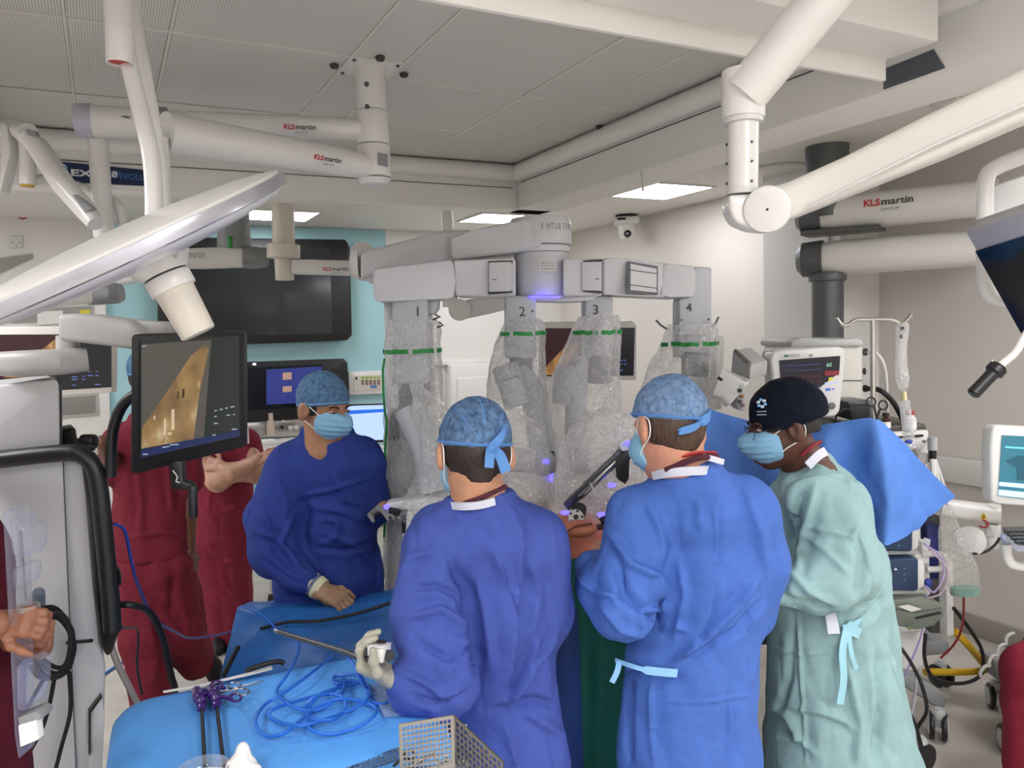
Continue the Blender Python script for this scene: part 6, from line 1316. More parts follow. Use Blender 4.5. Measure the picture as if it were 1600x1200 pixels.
# infusion bag and line
t = thing('infusion_bag', 'crumpled clear infusion bag with drip chamber on the stand hook', 'infusion bag', P(1410, 700, YI))
rings = []
for y, x, hw in ((505, 1410, 9), (515, 1410, 10), (540, 1408, 8), (570, 1408, 9), (592, 1410, 11), (604, 1411, 8), (612, 1412, 3)):
    c = P(x, y, YI - .01); r = []
    for j in range(28):
        a = 2 * math.pi * j / 28; k_ = 1 + .25 * mnoise.noise(Vector((math.cos(a) * 2, math.sin(a) * 2, y * .11))); r.append(c + Vector((math.cos(a) * m(hw, YI) * k_, math.sin(a) * m(hw, YI) * .6 * k_, 0)))
    rings.append(r)
MB().loft([r for r in rings]).build('bag', plastic_mat('bag_film', .35, '#f6f6f6', 40., .8, .5), t, smooth=80)
MB().cyl(P(1412, 612, YI - .01), P(1413, 626, YI - .01), m(4, YI), n=12).build('spike', mat('spike_yellow', '#d9cfa0', .4), t)
MB().cyl(P(1413, 626, YI - .01), P(1422, 700, YI - .02), m(8, YI), n=16).build('drip_chamber', plastic_mat('chamber_film', .25, '#f2f6fa', 40., .6, .5), t)
MB().ball(P(1420, 690, YI - .05), (.014, .008, .008)).build('clip', mat('clip_blue', '#2a3f9a', .4), t)
MB().box(P(1410, 513, YI - .035), (.012, .003, .012), None).build('print_mark', MATS['ink_dark'], t); MB().box(P(1408, 526, YI - .035), (.008, .003, .014), None).build('print_mark', MATS['ink_dark'], t)
# clamp on the pole
t = thing('clamp_forceps', 'black ring-handled forceps clipping the drape to the drip stand', 'forceps', P(1373, 665, YI - .03))
yc = YI - .05
for cx, cy in ((1380, 633), (1361, 628)):
    MB().tube([P(cx + 7 * math.cos(a), cy + 7 * math.sin(a), yc) for a in np.linspace(0, 6.28, 16, endpoint=False)], .003, 6, closed=True).build('finger_ring', BLACK, t)
MB().tube([P(1375, 639, yc), P(1371, 650, yc), P(1369, 666, yc)], .0045, 8).build('jaw', BLACK, t); MB().tube([P(1365, 633, yc), P(1368, 645, yc), P(1371, 664, yc)], .004, 8).build('jaw', BLACK, t)
# ================================================================== ANAESTHETIC EQUIPMENT AT THE RIGHT
def prx(name, q, Y, dep, mt, par, bev=.006, seg=2):
    q = [a if len(a) == 3 else (*a, Y) for a in q]; return MB().prism([P(*a) for a in q], Y3 * dep, bev, seg).build(name, mt, par)
CREAM = mat('machine_cream', '#d9d6cb', .4); MWH = mat('machine_white', '#e6e4df', .38); NAVY = mat('pump_navy', '#1e3a5c', .4); OLIVE = mat('device_olive', '#737a70', .5)
def caster(c, d, par, r=.055, hubm=None):
    """twin-wheel castor, d axle direction"""
    d = Vector(d).normalized(); c = Vector(c)
    for s_ in (-1, 1):
        o = MB().cyl(c + d * s_ * .014, c + d * s_ * .034, r, n=28, bev=.005).build('castor_wheel', BLACK, par); MB().cyl(c + d * s_ * .030, c + d * s_ * .038, r * .68, n=24, bev=.004).build('wheel_hub', hubm or WHITE2, o)
    MB().cyl(c, c + Z3 * (r + .02), .018, n=14).build('castor_stem', LGREY, par)
    MB().cyl(c + Z3 * r * .6, c + Z3 * r * 1.25, r * .5, n=16, bev=.006).build('castor_cover', LGREY, par)
YA_ = 3.35
t = thing('anaesthesia_machine', 'cream anaesthetic workstation standing below the grey pendant column', 'anaesthetic machine', Vector((P(1400, 700, YA_).x, YA_, 0)))
prx('cabinet', [(1240, 540), (1348, 538), (1348, 680), (1240, 680)], YA_ + .05, .4, CREAM, t, .01)
prx('top_cover', [(1236, 534), (1252, 527), (1300, 530), (1340, 528), (1350, 534), (1350, 541), (1236, 543)], YA_ + .03, .42, LGREY, t, .008)
prx('drawer_seam', [(1318, 594), (1348, 594), (1348, 595), (1318, 595)], YA_ + .045, .01, SEAM, t, 0)
for yy in (550, 580, 607):
    MB().cyl(P(1350, yy, YA_ + .1), P(1354 if yy != 580 else 1351, yy, YA_ + .1), .016, n=14).build('port', BLACK, t)
MB().tube(catmull([P(1352, 607, YA_ + .08), P(1375, 610, YA_), P(1395, 628, YA_), P(1410, 655, YA_ + .05), P(1414, 668, YA_ + .1)], 5), .011, 10).build('black_hose', BLACKR, t)
MB().tube(catmull([P(1352, 551, YA_ + .1), P(1370, 553, YA_ + .05), P(1383, 580, YA_ + .05), P(1386, 645, YA_ + .1)], 5), .008, 10).build('pale_hose', WHITE2, t)
prx('work_shelf', [(1255, 668), (1365, 660), (1365, 668), (1255, 676)], YA_ - .15, .3, MWH, t, .004)
prx('shelf_mat', [(1268, 664), (1315, 658), (1316, 663), (1268, 669)], YA_ - .16, .2, BLACK, t, .002)
# right hand tower
prx('tower_top', [(1384, 666), (1446, 662), (1449, 673), (1386, 677)], YA_ - .02, .35, mat('tower_dark', '#55514c', .35), t, .006)
prx('tower_head', [(1384, 676), (1452, 672), (1452, 708), (1440, 716), (1386, 716)], YA_ - .04, .36, MWH, t, .01)
prx('slot', [(1404, 682), (1443, 679), (1443, 682), (1404, 685)], YA_ - .047, .01, BLACK, t, 0)
prx('tower_body', [(1386, 716), (1436, 714), (1442, 900), (1386, 900)], YA_ + .02, .3, MWH, t, .01)
prx('gauge_window', [(1421, 703), (1432, 702), (1433, 724), (1423, 724)], YA_ - .05, .02, MGREY, t, .003)
MB().cyl(P(1443, 716, YA_ - .08), P(1443, 716, YA_ - .02), m(9, YA_), n=24, bev=.005).build('flow_head', WHITE2, t); prx('flow_pipe', [(1439, 722), (1449, 722), (1449, 745), (1440, 745)], YA_ - .06, .04, MWH, t, .004)
MB().cyl(P(1457, 683, YA_ - .1), P(1457, 703, YA_ - .1), m(7, YA_), n=16).build('valve', LGREY, t); MB().cyl(P(1457, 703, YA_ - .1), P(1457, 722, YA_ - .1), m(5.5, YA_), n=16).build('valve_body', BLACK, t); prx('valve_arm', [(1446, 689), (1464, 687), (1464, 691), (1446, 693)], YA_ - .1, .03, LGREY, t, .002)
for i, (dx, col) in enumerate(((0, WHITE2), (9, WHITE2), (15, WHITE2))):
    MB().tube(catmull([P(1457 + dx * .3, 718, YA_ - .12), P(1460 + dx, 760, YA_ - .16), P(1466 + dx, 790, YA_ - .18)], 5), .006 if i else .012, 8).build('breathing_tube', col, t)
prx('rear_panel', [(1455, 800), (1468, 800), (1474, 880), (1470, 990), (1455, 990)], YA_ + .1, .1, DGREY, t, .004)
prx('side_panel', [(1478, 880), (1489, 878), (1491, 992), (1480, 995)], YA_ - .1, .06, MWH, t, .004)
prx('navy_column', [(1448, 820), (1466, 820), (1470, 905), (1452, 905)], YA_ + .02, .08, mat('column_navy', '#1f2a6a', .5), t, .004)
# lower stack on the trolley
prx('drawer_unit', [(1398, 985), (1446, 980), (1446, 1040), (1438, 1052), (1398, 1050)], YA_ - .05, .35, MWH, t, .02, 3)
prx('drawer_lip', [(1398, 982), (1446, 976), (1446, 985), (1398, 990)], YA_ - .08, .1, WHITE2, t, .004)
prx('base_beam', [(1440, 1060), (1478, 1085), (1480, 1104), (1466, 1108), (1415, 1075), (1400, 1060), (1400, 1050)], YA_ - .12, .12, MGREY, t, .012, 3)
prx('base_shelf', [(1440, 1006), (1484, 1004), (1484, 1022), (1440, 1026)], YA_ + .1, .3, MGREY, t, .006)
bar = PZ(1466, 1134, .058)
caster(bar, (.9, -.45, 0), t, .058); caster(PZ(1470, 1055, .058), (1, .2, 0), t, .055, BLACK); caster(PZ(1438, 1180, .058), (.5, -.9, 0), t, .055, BLACK)
# patient monitor
YV = 3.05
t = thing('vital_signs_monitor', 'white patient monitor with dark waveform screen behind the dark-capped person', 'patient monitor', P(1262, 650, YV))
prx('housing', [(1203, 562, YV), (1206, 552, YV), (1222, 548, YV), (1312, 541, YV + .04), (1320, 545, YV + .04), (1321, 560, YV + .04), (1313, 642, YV + .02), (1306, 651, YV + .02), (1215, 660, YV)], YV, .1, MWH, t, .012, 3)
prx('back_rim', [(1204, 552, YV + .05), (1212, 545, YV + .05), (1306, 540, YV + .07), (1300, 560, YV + .07), (1206, 570, YV + .05)], YV + .05, .12, LGREY, t, .01)
sc_ = lambda a, b, o=.006: P(a, b, YV - o + (a - 1203) / 117 * .04)
def pan(name, q, mt, o): MB().prism([sc_(a, b, o) for a, b in q], Y3 * .002).build(name, mt, t)
pan('screen', [(1218, 563), (1313, 556), (1309, 622), (1222, 630)], disp('display_vitals', '#14121c', .8), .004)
for i, (y, col) in enumerate(((572, '#3c4a86'), (580, '#3a3f6a'), (590, '#6a2f3a'), (600, '#5a2c34'), (608, '#3a4a86'), (615, '#3a4a86'))):
    pts = [sc_(1222 + k * 1.2, y - (1222 + k * 1.2 - 1222) * .05 + (2.2 * math.sin(k * .9 + i) if 1 < i < 4 else .4 * math.sin(k)), .0075) for k in range(52)]
    MB().tube(pts, .0011, 5).build('waveform', disp('wave' + col, col, .9), t)
text('lettering', '60', sc_(1291, 573, .0075), X3, Z3, .022, disp('num_green', '#7fbf9a', .9), t)
for (x, y, w, h, col) in ((1289, 580, 22, 7, '#702028'), (1295, 590, 6, 5, '#b5b04a'), (1289, 598, 5, 3, '#9fb0c8'), (1297, 598, 5, 3, '#9fb0c8'), (1305, 597, 4, 3, '#9fb0c8'), (1290, 607, 8, 4, '#3a56a8'), (1300, 607, 6, 4, '#3a56a8'), (1292, 615, 10, 4, '#3a56a8')):
    pan('readout', [(x, y), (x + w, y - .8), (x + w, y + h - .8), (x, y + h)], disp('readout' + col, col, .8), .0075)
MB().cyl(sc_(1300, 634, .0), sc_(1300, 634, .022), .014, n=22, bev=.003).build('knob', MGREY, t); MB().cyl(sc_(1228, 556, .0), sc_(1228, 556, .006), .005, n=14).build('power_mark', mat('green_mark', '#2a8a3c', .4), t); MB().cyl(sc_(1268, 555, .0), sc_(1268, 555, .006), .005, n=14).build('sensor', LGREY, t)
pan('badge', [(1232, 554), (1250, 553), (1250, 557), (1232, 558)], LGREY, .003)
MB().cyl(P(1262, 648, YV + .1), P(1262, 690, YV + .1), .03, n=18).build('stand', LGREY, t)
t = thing('module_rack', 'grey monitoring module box fixed beside the patient monitor', 'module box', P(1175, 600, YV))
MB().prism([P(1145, 547, YV + .02), P(1173, 570, YV - .12), P(1171, 594, YV - .12), P(1142, 582, YV + .02)], P(1200, 560, YV) - P(1173, 566, YV - .12), .006).build('box', LGREY, t)
MB().tube([P(1149, 548, YV + .0), P(1171, 568, YV - .12)], .008, 8).build('edge_strip', mat('strip_taupe', '#7d7370', .5), t)
t = thing('transport_monitor', 'pale swivel bracket with open connector side above the blue drape', 'bracket', P(1140, 640, YV))
arm_loft([(P(1121, 598, YV - .05), .06, .12), (P(1136, 603, YV - .06), .07, .11), (P(1150, 615, YV - .06), .08, .13)], rf=.3).build('swivel_arm', MWH, t)
prx('connector_face', [(1152, 600), (1163, 596), (1167, 603), (1166, 640), (1158, 643), (1151, 636)], YV - .1, .1, LGREY, t, .008)
for i, (x, y, col) in enumerate(((1156, 610, '#2a2a2e'), (1159, 619, '#a86a3a'), (1156, 627, '#44464e'), (1160, 633, '#8a5a6a'))): MB().box(P(x, y, YV - .105), (m(6, YV), .01, m(5, YV)), None, .002).build('connector', mat('con' + col, col, .5), t)
MB().tube([P(1122, 590, YV - .1), P(1128, 594, YV - .11)], .006, 8).build('arm_pad', BLACK, t)
t = thing('power_supply', 'black power box with cables on the machine shelf behind the drip stand', 'power box', P(1345, 656, YA_))
prx('box', [(1327, 632), (1366, 631), (1366, 656), (1330, 657)], YA_ - .2, .2, BLACK, t, .004); prx('lid', [(1325, 628), (1366, 627), (1366, 632), (1327, 633)], YA_ - .21, .2, DGREY, t, .002)
MB().tube(catmull([P(1328, 640, YA_ - .22), P(1318, 640, YA_ - .24), P(1308, 648, YA_ - .24), P(1304, 660, YA_ - .22)], 5), .004, 6).build('cable', BLACK, t)
for (x, y0, y1, cc, cap_, nm) in ((1384, 652, 671, '#4a2a18', '#222222', 'small brown glass vial with dark cap on the machine tower'), (1422, 650, 672, '#e8e6e4', '#b04a48', 'small white vial with red cap on the machine tower')):
    v_ = thing('vial', nm, 'vial', P(x, y1, YA_ - .02)); a, b = P(x, y1, YA_ - .03), P(x, y0, YA_ - .03); h_ = (b - a).length; r_v = m(7 if cc[1] == '4' else 9, YA_)
    MB().lathe([(0, 0), (r_v, 0), (r_v, h_ * .85), (r_v * .6, h_), (r_v * .55, h_ * 1.12), (0, h_ * 1.12)], a, Z3, 20).build('bottle', mat('vial' + cc, cc, .15, spec=.6), v_); MB().cyl(a + Z3 * h_ * 1.1, a + Z3 * h_ * 1.36, r_v * .75, n=16, bev=.002).build('cap', mat('cap' + cap_, cap_, .5), v_)
    MB().cyl(a + Z3 * h_ * .15, a + Z3 * h_ * .65, r_v * 1.03, n=20).build('label', MATS['paper_white'], v_)
# pumps and suction device on the rail
def pump(q, Y, lab):
    p_ = thing('infusion_pump', lab, 'pump', P((q[0] + q[2]) / 2, q[3], Y)); x0, y0, x1, y1 = q
    prx('front', [(x0, y0 + 3), (x1 - 12, y0), (x1 - 8, y0 + 4), (x1 - 8, y1 - 3), (x1 - 12, y1), (x0, y1 - 2)], Y, .12, NAVY, p_, .008, 3); prx('side_shell', [(x1 - 9, y0 + 1), (x1, y0 + 3), (x1 + 2, y0 + 8), (x1 + 2, y1 - 8), (x1 - 9, y1)], Y + .01, .13, MWH, p_, .006)
    for i in range(3): prx('key', [(x1 - 32, y0 + 15 + i * 9), (x1 - 28, y0 + 15 + i * 9), (x1 - 28, y0 + 18 + i * 9), (x1 - 32, y0 + 18 + i * 9)], Y - .003, .004, mat('key_slate', '#4a6a8a', .5), p_, 0)
    prx('mark', [(x1 - 45, y0 + 16), (x1 - 42, y0 + 16), (x1 - 41, y0 + 19), (x1 - 45, y0 + 19)], Y - .003, .004, MATS['ink_white'], p_, 0)
    prx('pole_clamp', [(x0 - 2, y1 - 1), (x1, y1 - 3), (x1 + 4, y1 + 4), (x0 - 2, y1 + 6)], Y + .02, .1, LGREY, p_, .004)
pump((1378, 818, 1434, 862), 3.0, 'navy infusion pump just below the blue drape corner'); pump((1376, 872, 1443, 924), 2.98, 'lower navy infusion pump with white side above the olive device')
rl = thing('pump_rail', 'pale rail bracket carrying the navy pumps', 'rail', P(1450, 900, 3.05))
prx('rail', [(1388, 862), (1440, 866), (1452, 872), (1452, 882), (1388, 868)], 3.05, .05, MWH, rl, .004)
MB().tube(catmull([P(x, y, 3.05) for x, y in ((1440, 866), (1470, 866), (1478, 876), (1474, 888), (1448, 890))], 4), .012, 10).build('loop', MWH, rl); prx('upright', [(1440, 846), (1452, 846), (1454, 930), (1442, 930)], 3.08, .04, MWH, rl, .004)
prx('tag', [(1444, 840), (1454, 843), (1453, 852), (1443, 850)], 3.0, .004, WHITET, rl, 0); MB().ball(P(1450, 911, 3.0), (.016, .01, .02)).build('blue_clip', mat('clip_blue', '#2a3f9a', .4), rl)
for i, (col, pts) in enumerate((('#b9a6d6', ((1444, 850), (1470, 870), (1474, 900), (1460, 925), (1445, 915))), ('#c9b0c0', ((1452, 858), (1480, 890), (1472, 925), (1450, 935))), ('#a892c8', ((1448, 930), (1440, 990), (1425, 1030), (1412, 1060))))):
    MB().tube(catmull([P(*q, 2.98) for q in pts], 5), .004, 6).build('line', mat('line' + col, col, .4), rl)
dv = thing('suction_unit', 'olive grey box device with slot below the navy pumps', 'device', P(1430, 985, 2.98))
prx('body', [(1388, 950), (1432, 958), (1474, 950), (1476, 963), (1465, 972), (1462, 978), (1432, 985), (1390, 975)], 2.96, .25, OLIVE, dv, .006); prx('top', [(1388, 938), (1440, 932), (1472, 944), (1474, 951), (1432, 960), (1388, 951)], 2.97, .25, mat('olive_light', '#8a9186', .5), dv, .005)
prx('slot', [(1431, 965), (1470, 956), (1471, 959), (1431, 968)], 2.955, .01, BLACK, dv, 0); prx('label', [(1404, 948), (1420, 945), (1440, 952), (1424, 956)], 2.955, .006, MATS['paper_white'], dv, 0); MB().cyl(P(1421, 981, 2.95), P(1421, 981, 2.94), .008, n=12).build('knob', mat('knob_green', '#5f7a4a', .5), dv)
# clear bag with green fluid, wall arm with drum
t = thing('clear_bag', 'hanging clear plastic bag with a little green fluid beside the wall arm', 'bag', P(1505, 930, 3.0))
f_ = plastic_mat('bag_film2', .16, '#f0f0ee', 24., .7, .5); rings = []
for y, x, hw in ((790, 1482, 4), (805, 1482, 10), (830, 1485, 18), (860, 1492, 24), (890, 1500, 27), (915, 1506, 26), (930, 1508, 24)):
    c = P(x, y, 3.0); rings.append([c + Vector((math.cos(a) * m(hw, 3.), math.sin(a) * m(hw, 3.) * .5, 0)) * (1 + .22 * mnoise.noise(Vector((math.cos(a) * 2, math.sin(a) * 2, y * .05)))) if False else c + Vector((math.cos(a), math.sin(a) * .5, 0)) * m(hw, 3.) * (1 + .22 * mnoise.noise(Vector((math.cos(a) * 2.2, math.sin(a) * 2.2, y * .05)))) for a in np.linspace(0, 2 * math.pi, 32, endpoint=False)])
MB().loft(rings).build('film', f_, t, smooth=80); c0, c1 = P(1507, 915, 3.0), P(1508, 929, 3.0)
MB().lathe([(0, 0), (m(22, 3.), 0), (m(23, 3.), .03), (0, .03)], c1, Z3, 24, sy=.5).build('fluid', mat('fluid_green', '#5fa898', .2, alpha=.8), t)
t = thing('wall_boom', 'white wall-mounted arm with round drum and yellow warning triangle', 'wall arm', P(1510, 870, 3.3))
arm_loft([(P(1465, 792, 3.35), .08, .07), (P(1500, 797, 3.35), .09, .08), (P(1560, 804, 3.3), .09, .075)], rf=.3).build('arm', MWH, t)
MB().cyl(P(1551, 788, 3.3), P(1551, 815, 3.3), m(12, 3.3), n=24, bev=.006).build('joint', MWH, t); MB().cyl(P(1551, 818, 3.3), P(1551, 838, 3.3), m(11, 3.3), n=24, bev=.004).build('joint', MWH, t)
MB().cyl(P(1515, 845, 3.42), P(1515, 845, 3.3), m(24, 3.3), n=32, bev=.008).build('drum', MWH, t); MB().cyl(P(1510, 845, 3.3), P(1510, 845, 3.285), m(14, 3.3), n=28, bev=.003).build('drum_cover', WHITE2, t)
prx('drum_arm', [(1510, 830), (1562, 838), (1562, 858), (1510, 865)], 3.34, .08, MWH, t, .006)
tri = prx('warning_triangle', [(1532, 811), (1537, 801), (1543, 811)], 3.25, .004, mat('warn_yellow', '#d8b52a', .5), t, 0); prx('warning_mark', [(1536, 809), (1537.5, 804), (1539, 809)], 3.248, .003, BLACK, tri, 0)
MB().tube(catmull([P(x, y, 3.28) for x, y in ((1516, 866), (1540, 862), (1556, 850), (1563, 838))], 4), .006, 8).build('cable', BLACK, t)
MB().tube(catmull([P(1536, 812, 3.24), P(1544, 818, 3.24), P(1540, 824, 3.24), P(1530, 822, 3.26)], 4), .004, 6).build('wire', mat('wire_red', '#b03030', .5), t)
# hoses and cables on the floor
def cable(name, pts, r, col, lab, cat='cable'):
    MB().tube(catmull([p if isinstance(p, Vector) else (P(*p) if len(p) == 3 else PZ(*p, r)) for p in pts], 6), r, 8).build(name, mat('cab' + col, col, .45), label=lab, cat=cat)
cable('gas_hose', [(1490, 985, 3.3), (1510, 1005, 3.3), (1535, 1035, 3.4), (1540, 1046, 3.45), (1510, 1050, 3.45), (1445, 1050, 3.4)], .016, '#d0a820', 'thick yellow gas hose looping beside the machine castors', 'hose')
cable('black_hose', [(1490, 950, 3.2), (1520, 990, 3.25), (1535, 1020, 3.3), (1532, 1055, 3.3), (1500, 1068, 3.3), (1460, 1060, 3.25), (1445, 1030, 3.2), (1446, 990, 3.2)], .008, '#18181a', 'black cable curling round the yellow gas hose')
cable('red_tube', [(1506, 930, 3.05), (1504, 975, 3.1), (1492, 1005, 3.15), (1470, 1028, 3.2)], .005, '#8a3030', 'thin red tube dropping from the clear bag', 'tube')
cable('black_cable', [(1398, 1000, 2.9), (1420, 1030, 2.88), (1440, 1070, 2.88), (1448, 1110, 2.9), (1435, 1135, 2.92), (1425, 1160, 2.95)], .007, '#141416', 'black cable hanging in front of the white drawer unit')
cable('black_cable', [(1400, 1060, 2.85), (1412, 1100, 2.85), (1428, 1130, 2.88), (1440, 1170, 2.9), (1448, 1210, 2.9)], .009, '#151517', 'black cable dropping past the green gown hem')
cable('grey_cable', [(1432, 1050, 2.95), (1430, 1080, 2.95), (1424, 1120, 2.95)], .006, '#b5b0b5', 'short pale cable between the black ones')
cable('spiral_cable', [P(1585 - i * 4.2 + 3 * math.sin(i * 2.), 985 + i * 5.4 + 3 * math.cos(i * 2.), 3.2) for i in range(14)], .007, '#d6d4d0', 'white coiled cord hanging by the computer trolley', 'cord')
# ---- computer workstation on wheels at the right edge
YW = 2.7
t = thing('computer_workstation', 'wheeled computer trolley with white monitor at the right edge', 'computer trolley', Vector((P(1640, 900, 3.2).x, 3.2, 0)))
prx('monitor', [(1547, 700), (1550, 672), (1556, 665), (1700, 672), (1700, 800), (1556, 788), (1549, 782)], YW, .06, WHITE, t, .01, 3)
prx('screen', [(1566, 680), (1690, 686), (1690, 790), (1560, 775)], YW - .004, .003, disp('display_teal', '#2b6070', 1.), t, 0); prx('tool_bar', [(1562, 753), (1690, 764), (1690, 772), (1561, 759)], YW - .007, .002, disp('display_light', '#a8c8e0', 1.), t, 0); prx('menu_bar', [(1561, 765), (1690, 778), (1690, 788), (1560, 774)], YW - .007, .002, disp('display_light', '#a8c8e0', 1.), t, 0)
prx('title_lines', [(1571, 697), (1600, 699), (1600, 702), (1571, 700)], YW - .007, .002, disp('display_cyan', '#5aa8c0', 1.), t, 0); prx('picture_shape', [(1571, 721), (1590, 712), (1640, 716), (1640, 752), (1590, 750), (1590, 730)], YW - .007, .002, disp('display_teal_dark', '#1d4656', 1.), t, 0)
prx('keyboard_tray', [(1566, 838), (1580, 832), (1700, 842), (1700, 868), (1590, 862), (1572, 852)], YW - .1, .02, mat('tray_lilac', '#c4cbe2', .4), t, .004)
kb = MB().prism([PZ(1566, 828, P(1575, 835, 2.6).z), PZ(1680, 826, P(1575, 835, 2.6).z), PZ(1700, 858, P(1575, 835, 2.6).z), PZ(1590, 852, P(1575, 835, 2.6).z)], Z3 * .012, .003).build('keyboard', DGREY, t)
zk = P(1575, 835, 2.6).z + .013
for r_i in range(4):
    for c_i in range(8):
        p = PZ(1573 + c_i * 9 + r_i * 5.5, 831 + r_i * 5.6, zk); MB().box(p, (.016, .014, .006), None, .002).build('key', BLACK, kb)
MB().tube(catmull([P(1572, 850, YW - .1), P(1575, 872, YW - .1), P(1590, 884, YW - .1), P(1660, 890, YW - .1)], 5), .016, 12).build('tray_handle', WHITE, t)
MB().cyl(Vector((P(1660, 800, 3.0).x, 3.0, .15)), Vector((P(1660, 800, 3.0).x, 3.0, 1.3)), .04, n=20).build('column', WHITE2, t)
prx('base_leg', [(1552, 1030), (1600, 1040), (1660, 1060), (1660, 1090), (1590, 1080), (1555, 1060)], 3.35, .12, MGREY, t, .012); prx('leg_cap', [(1575, 1098), (1600, 1090), (1600, 1125), (1578, 1128)], 3.1, .08, LGREY, t, .01)
caster(PZ(1557, 1088, .055), (1, -.3, 0), t, .058, LGREY); caster(PZ(1578, 1155, .055), (1, -.25, 0), t, .06, LGREY)
# seated person at the right edge: thigh and knee in red scrubs
SCR = fabric('scrub_red', '#7c1a2e', .06, .8); 
H = Head(P(1880, 600, 2.9), (-.9, .3, 0), 1.)
Hs = body('person', 'seated person in red scrubs, knee entering at the right edge', H, (1880, 690, 2.9, 38), [[(1880, 690, 2.9, 38), (1885, 850, 2.9, 60), (1885, 990, 2.9, 60)], [(1880, 1000, 2.88, 46), (1610, 1050, 2.75, 32), (1600, 1180, 2.78, 22), (1590, 1290, 2.8, 16)], [(1880, 1000, 3.05, 46), (1640, 1050, 3.1, 32), (1630, 1180, 3.1, 18)]], skin('tan', '#c08d6c'), (P(1880, 1000, 2.9).x, 2.9, 0), .01)
cloth('scrub_trousers', [[(1880, 990, 2.9, 62), (1880, 1010, 2.88, 60)], [(1880, 1005, 2.88, 58), (1720, 1025, 2.82, 50), (1650, 1032, 2.8, 48), (1612, 1052, 2.75, 42), (1604, 1100, 2.76, 34), (1600, 1200, 2.78, 30)], [(1880, 1005, 3.05, 58), (1640, 1050, 3.1, 44), (1632, 1180, 3.1, 30)]], SCR, Hs, .01)
cloth('scrub_top', [[(1880, 720, 2.9, 48), (1885, 800, 2.9, 78), (1885, 980, 2.9, 80)]], SCR, Hs, .012)
t = thing('stool', 'round wheeled stool under the seated person at the right edge', 'stool', Vector((P(1890, 1000, 2.9).x, 2.9, 0)))
sx_, sz_ = P(1890, 1000, 2.9).x, .44
MB().cyl(Vector((sx_, 2.92, sz_ - .05)), Vector((sx_, 2.92, sz_)), .18, n=28, bev=.015).build('seat', BLACK, t); MB().cyl(Vector((sx_, 2.92, .05)), Vector((sx_, 2.92, sz_ - .05)), .03, n=16).build('post', CHROME, t)
for k in range(5):
    a = k * 1.2566; MB().beam(Vector((sx_, 2.92, .07)), Vector((sx_ + .26 * math.cos(a), 2.92 + .26 * math.sin(a), .05)), .04, .03).build('leg', BLACK, t)
# ================================================================== VISION CART AT THE LEFT
YK = 2.0
_cd = Vector(_ray(20, 900)); _cd.z = 0; _cd.normalize()
def pcx(name, q, Y, dep, mt, par, bev=.006, seg=2):
    return MB().prism([P(*a, Y) for a in q], _cd * dep, bev, seg).build(name, mt, par)
CARTW = mat('cart_white', '#d5d5d6', .38); CARTW2 = mat('cart_white2', '#cfcfd1', .4)
t = thing('vision_cart', 'tall white equipment cart with black bumper frame at the left edge', 'equipment cart', Vector((P(40, 900, YK).x, YK + .2, 0)))
pcx('head_unit', [(-60, 607), (88, 592), (93, 600), (94, 698), (-60, 712)], YK, .34, CARTW, t, .014, 3); pcx('head_side', [(92, 594), (97, 600), (98, 700), (92, 702)], YK + .02, .3, DGREY, t, .002)
pcx('body', [(-60, 722), (100, 712), (126, 716), (136, 735), (148, 900), (160, 1010), (166, 1040), (164, 1120), (150, 1290), (-60, 1300)], YK + .02, .4, CARTW2, t, .02, 3)
pcx('panel_seam', [(98, 722), (99.5, 722), (121, 1230), (119.5, 1230)], YK + .015, .01, SEAM, t, 0); pcx('lower_cover', [(141, 1110), (160, 1088), (164, 1120), (158, 1230), (140, 1230)], YK, .02, CARTW, t, .004); pcx('cover_gap', [(139, 1112), (159, 1086), (160, 1090), (142, 1114), (141, 1180), (139, 1180)], YK - .005, .02, BLACK, t, 0)
MB().tube(catmull([P(-60, 727, YK - .02), P(20, 716, YK - .03), P(95, 708, YK - .03), P(125, 710, YK - .03), P(146, 728, YK - .03), P(155, 765, YK - .03), P(164, 850, YK - .03), P(172, 930, YK - .03), P(176, 985, YK - .03)], 6), .022, 18).build('bumper_rail', BLACK, t)
pcx('bumper_side', [(127, 712), (148, 712), (164, 745), (180, 870), (189, 935), (188, 985), (176, 1020), (168, 1028), (157, 1010), (148, 930), (138, 800)], YK + .0, .22, BLACK, t, .012, 3)
pcx('latch', [(184, 890), (190, 892), (191, 915), (185, 915)], YK - .02, .05, BLACK, t, .003)
pcx('control_block', [(98, 672), (118, 668), (122, 690), (150, 696), (150, 705), (98, 705)], YK + .03, .12, BLACK, t, .006); MB().cyl(P(127, 690, YK + .05), P(150, 690, YK + .05), m(12, YK), n=20, bev=.006).build('rear_grip', BLACK, t)
MB().tube(catmull([P(250, 612, YK - .02), P(222, 613, YK - .02), P(200, 624, YK - .02), P(184, 648, YK - .02), P(175, 685, YK - .02), P(173, 745, YK - .02)], 6), .0165, 16, flat=.8).build('push_handle', BLACK, t)
MB().cyl(P(62, 960, YK - .01), P(60, 924, YK - .06), m(9, YK), n=20, bev=.004).build('cable_hook', mat('hook_slate', '#6d7884', .4), t); MB().tube([P(105, 1004, YK - .0), P(143, 1001, YK - .04)], .005, 8).build('cable_peg', BLACK, t)
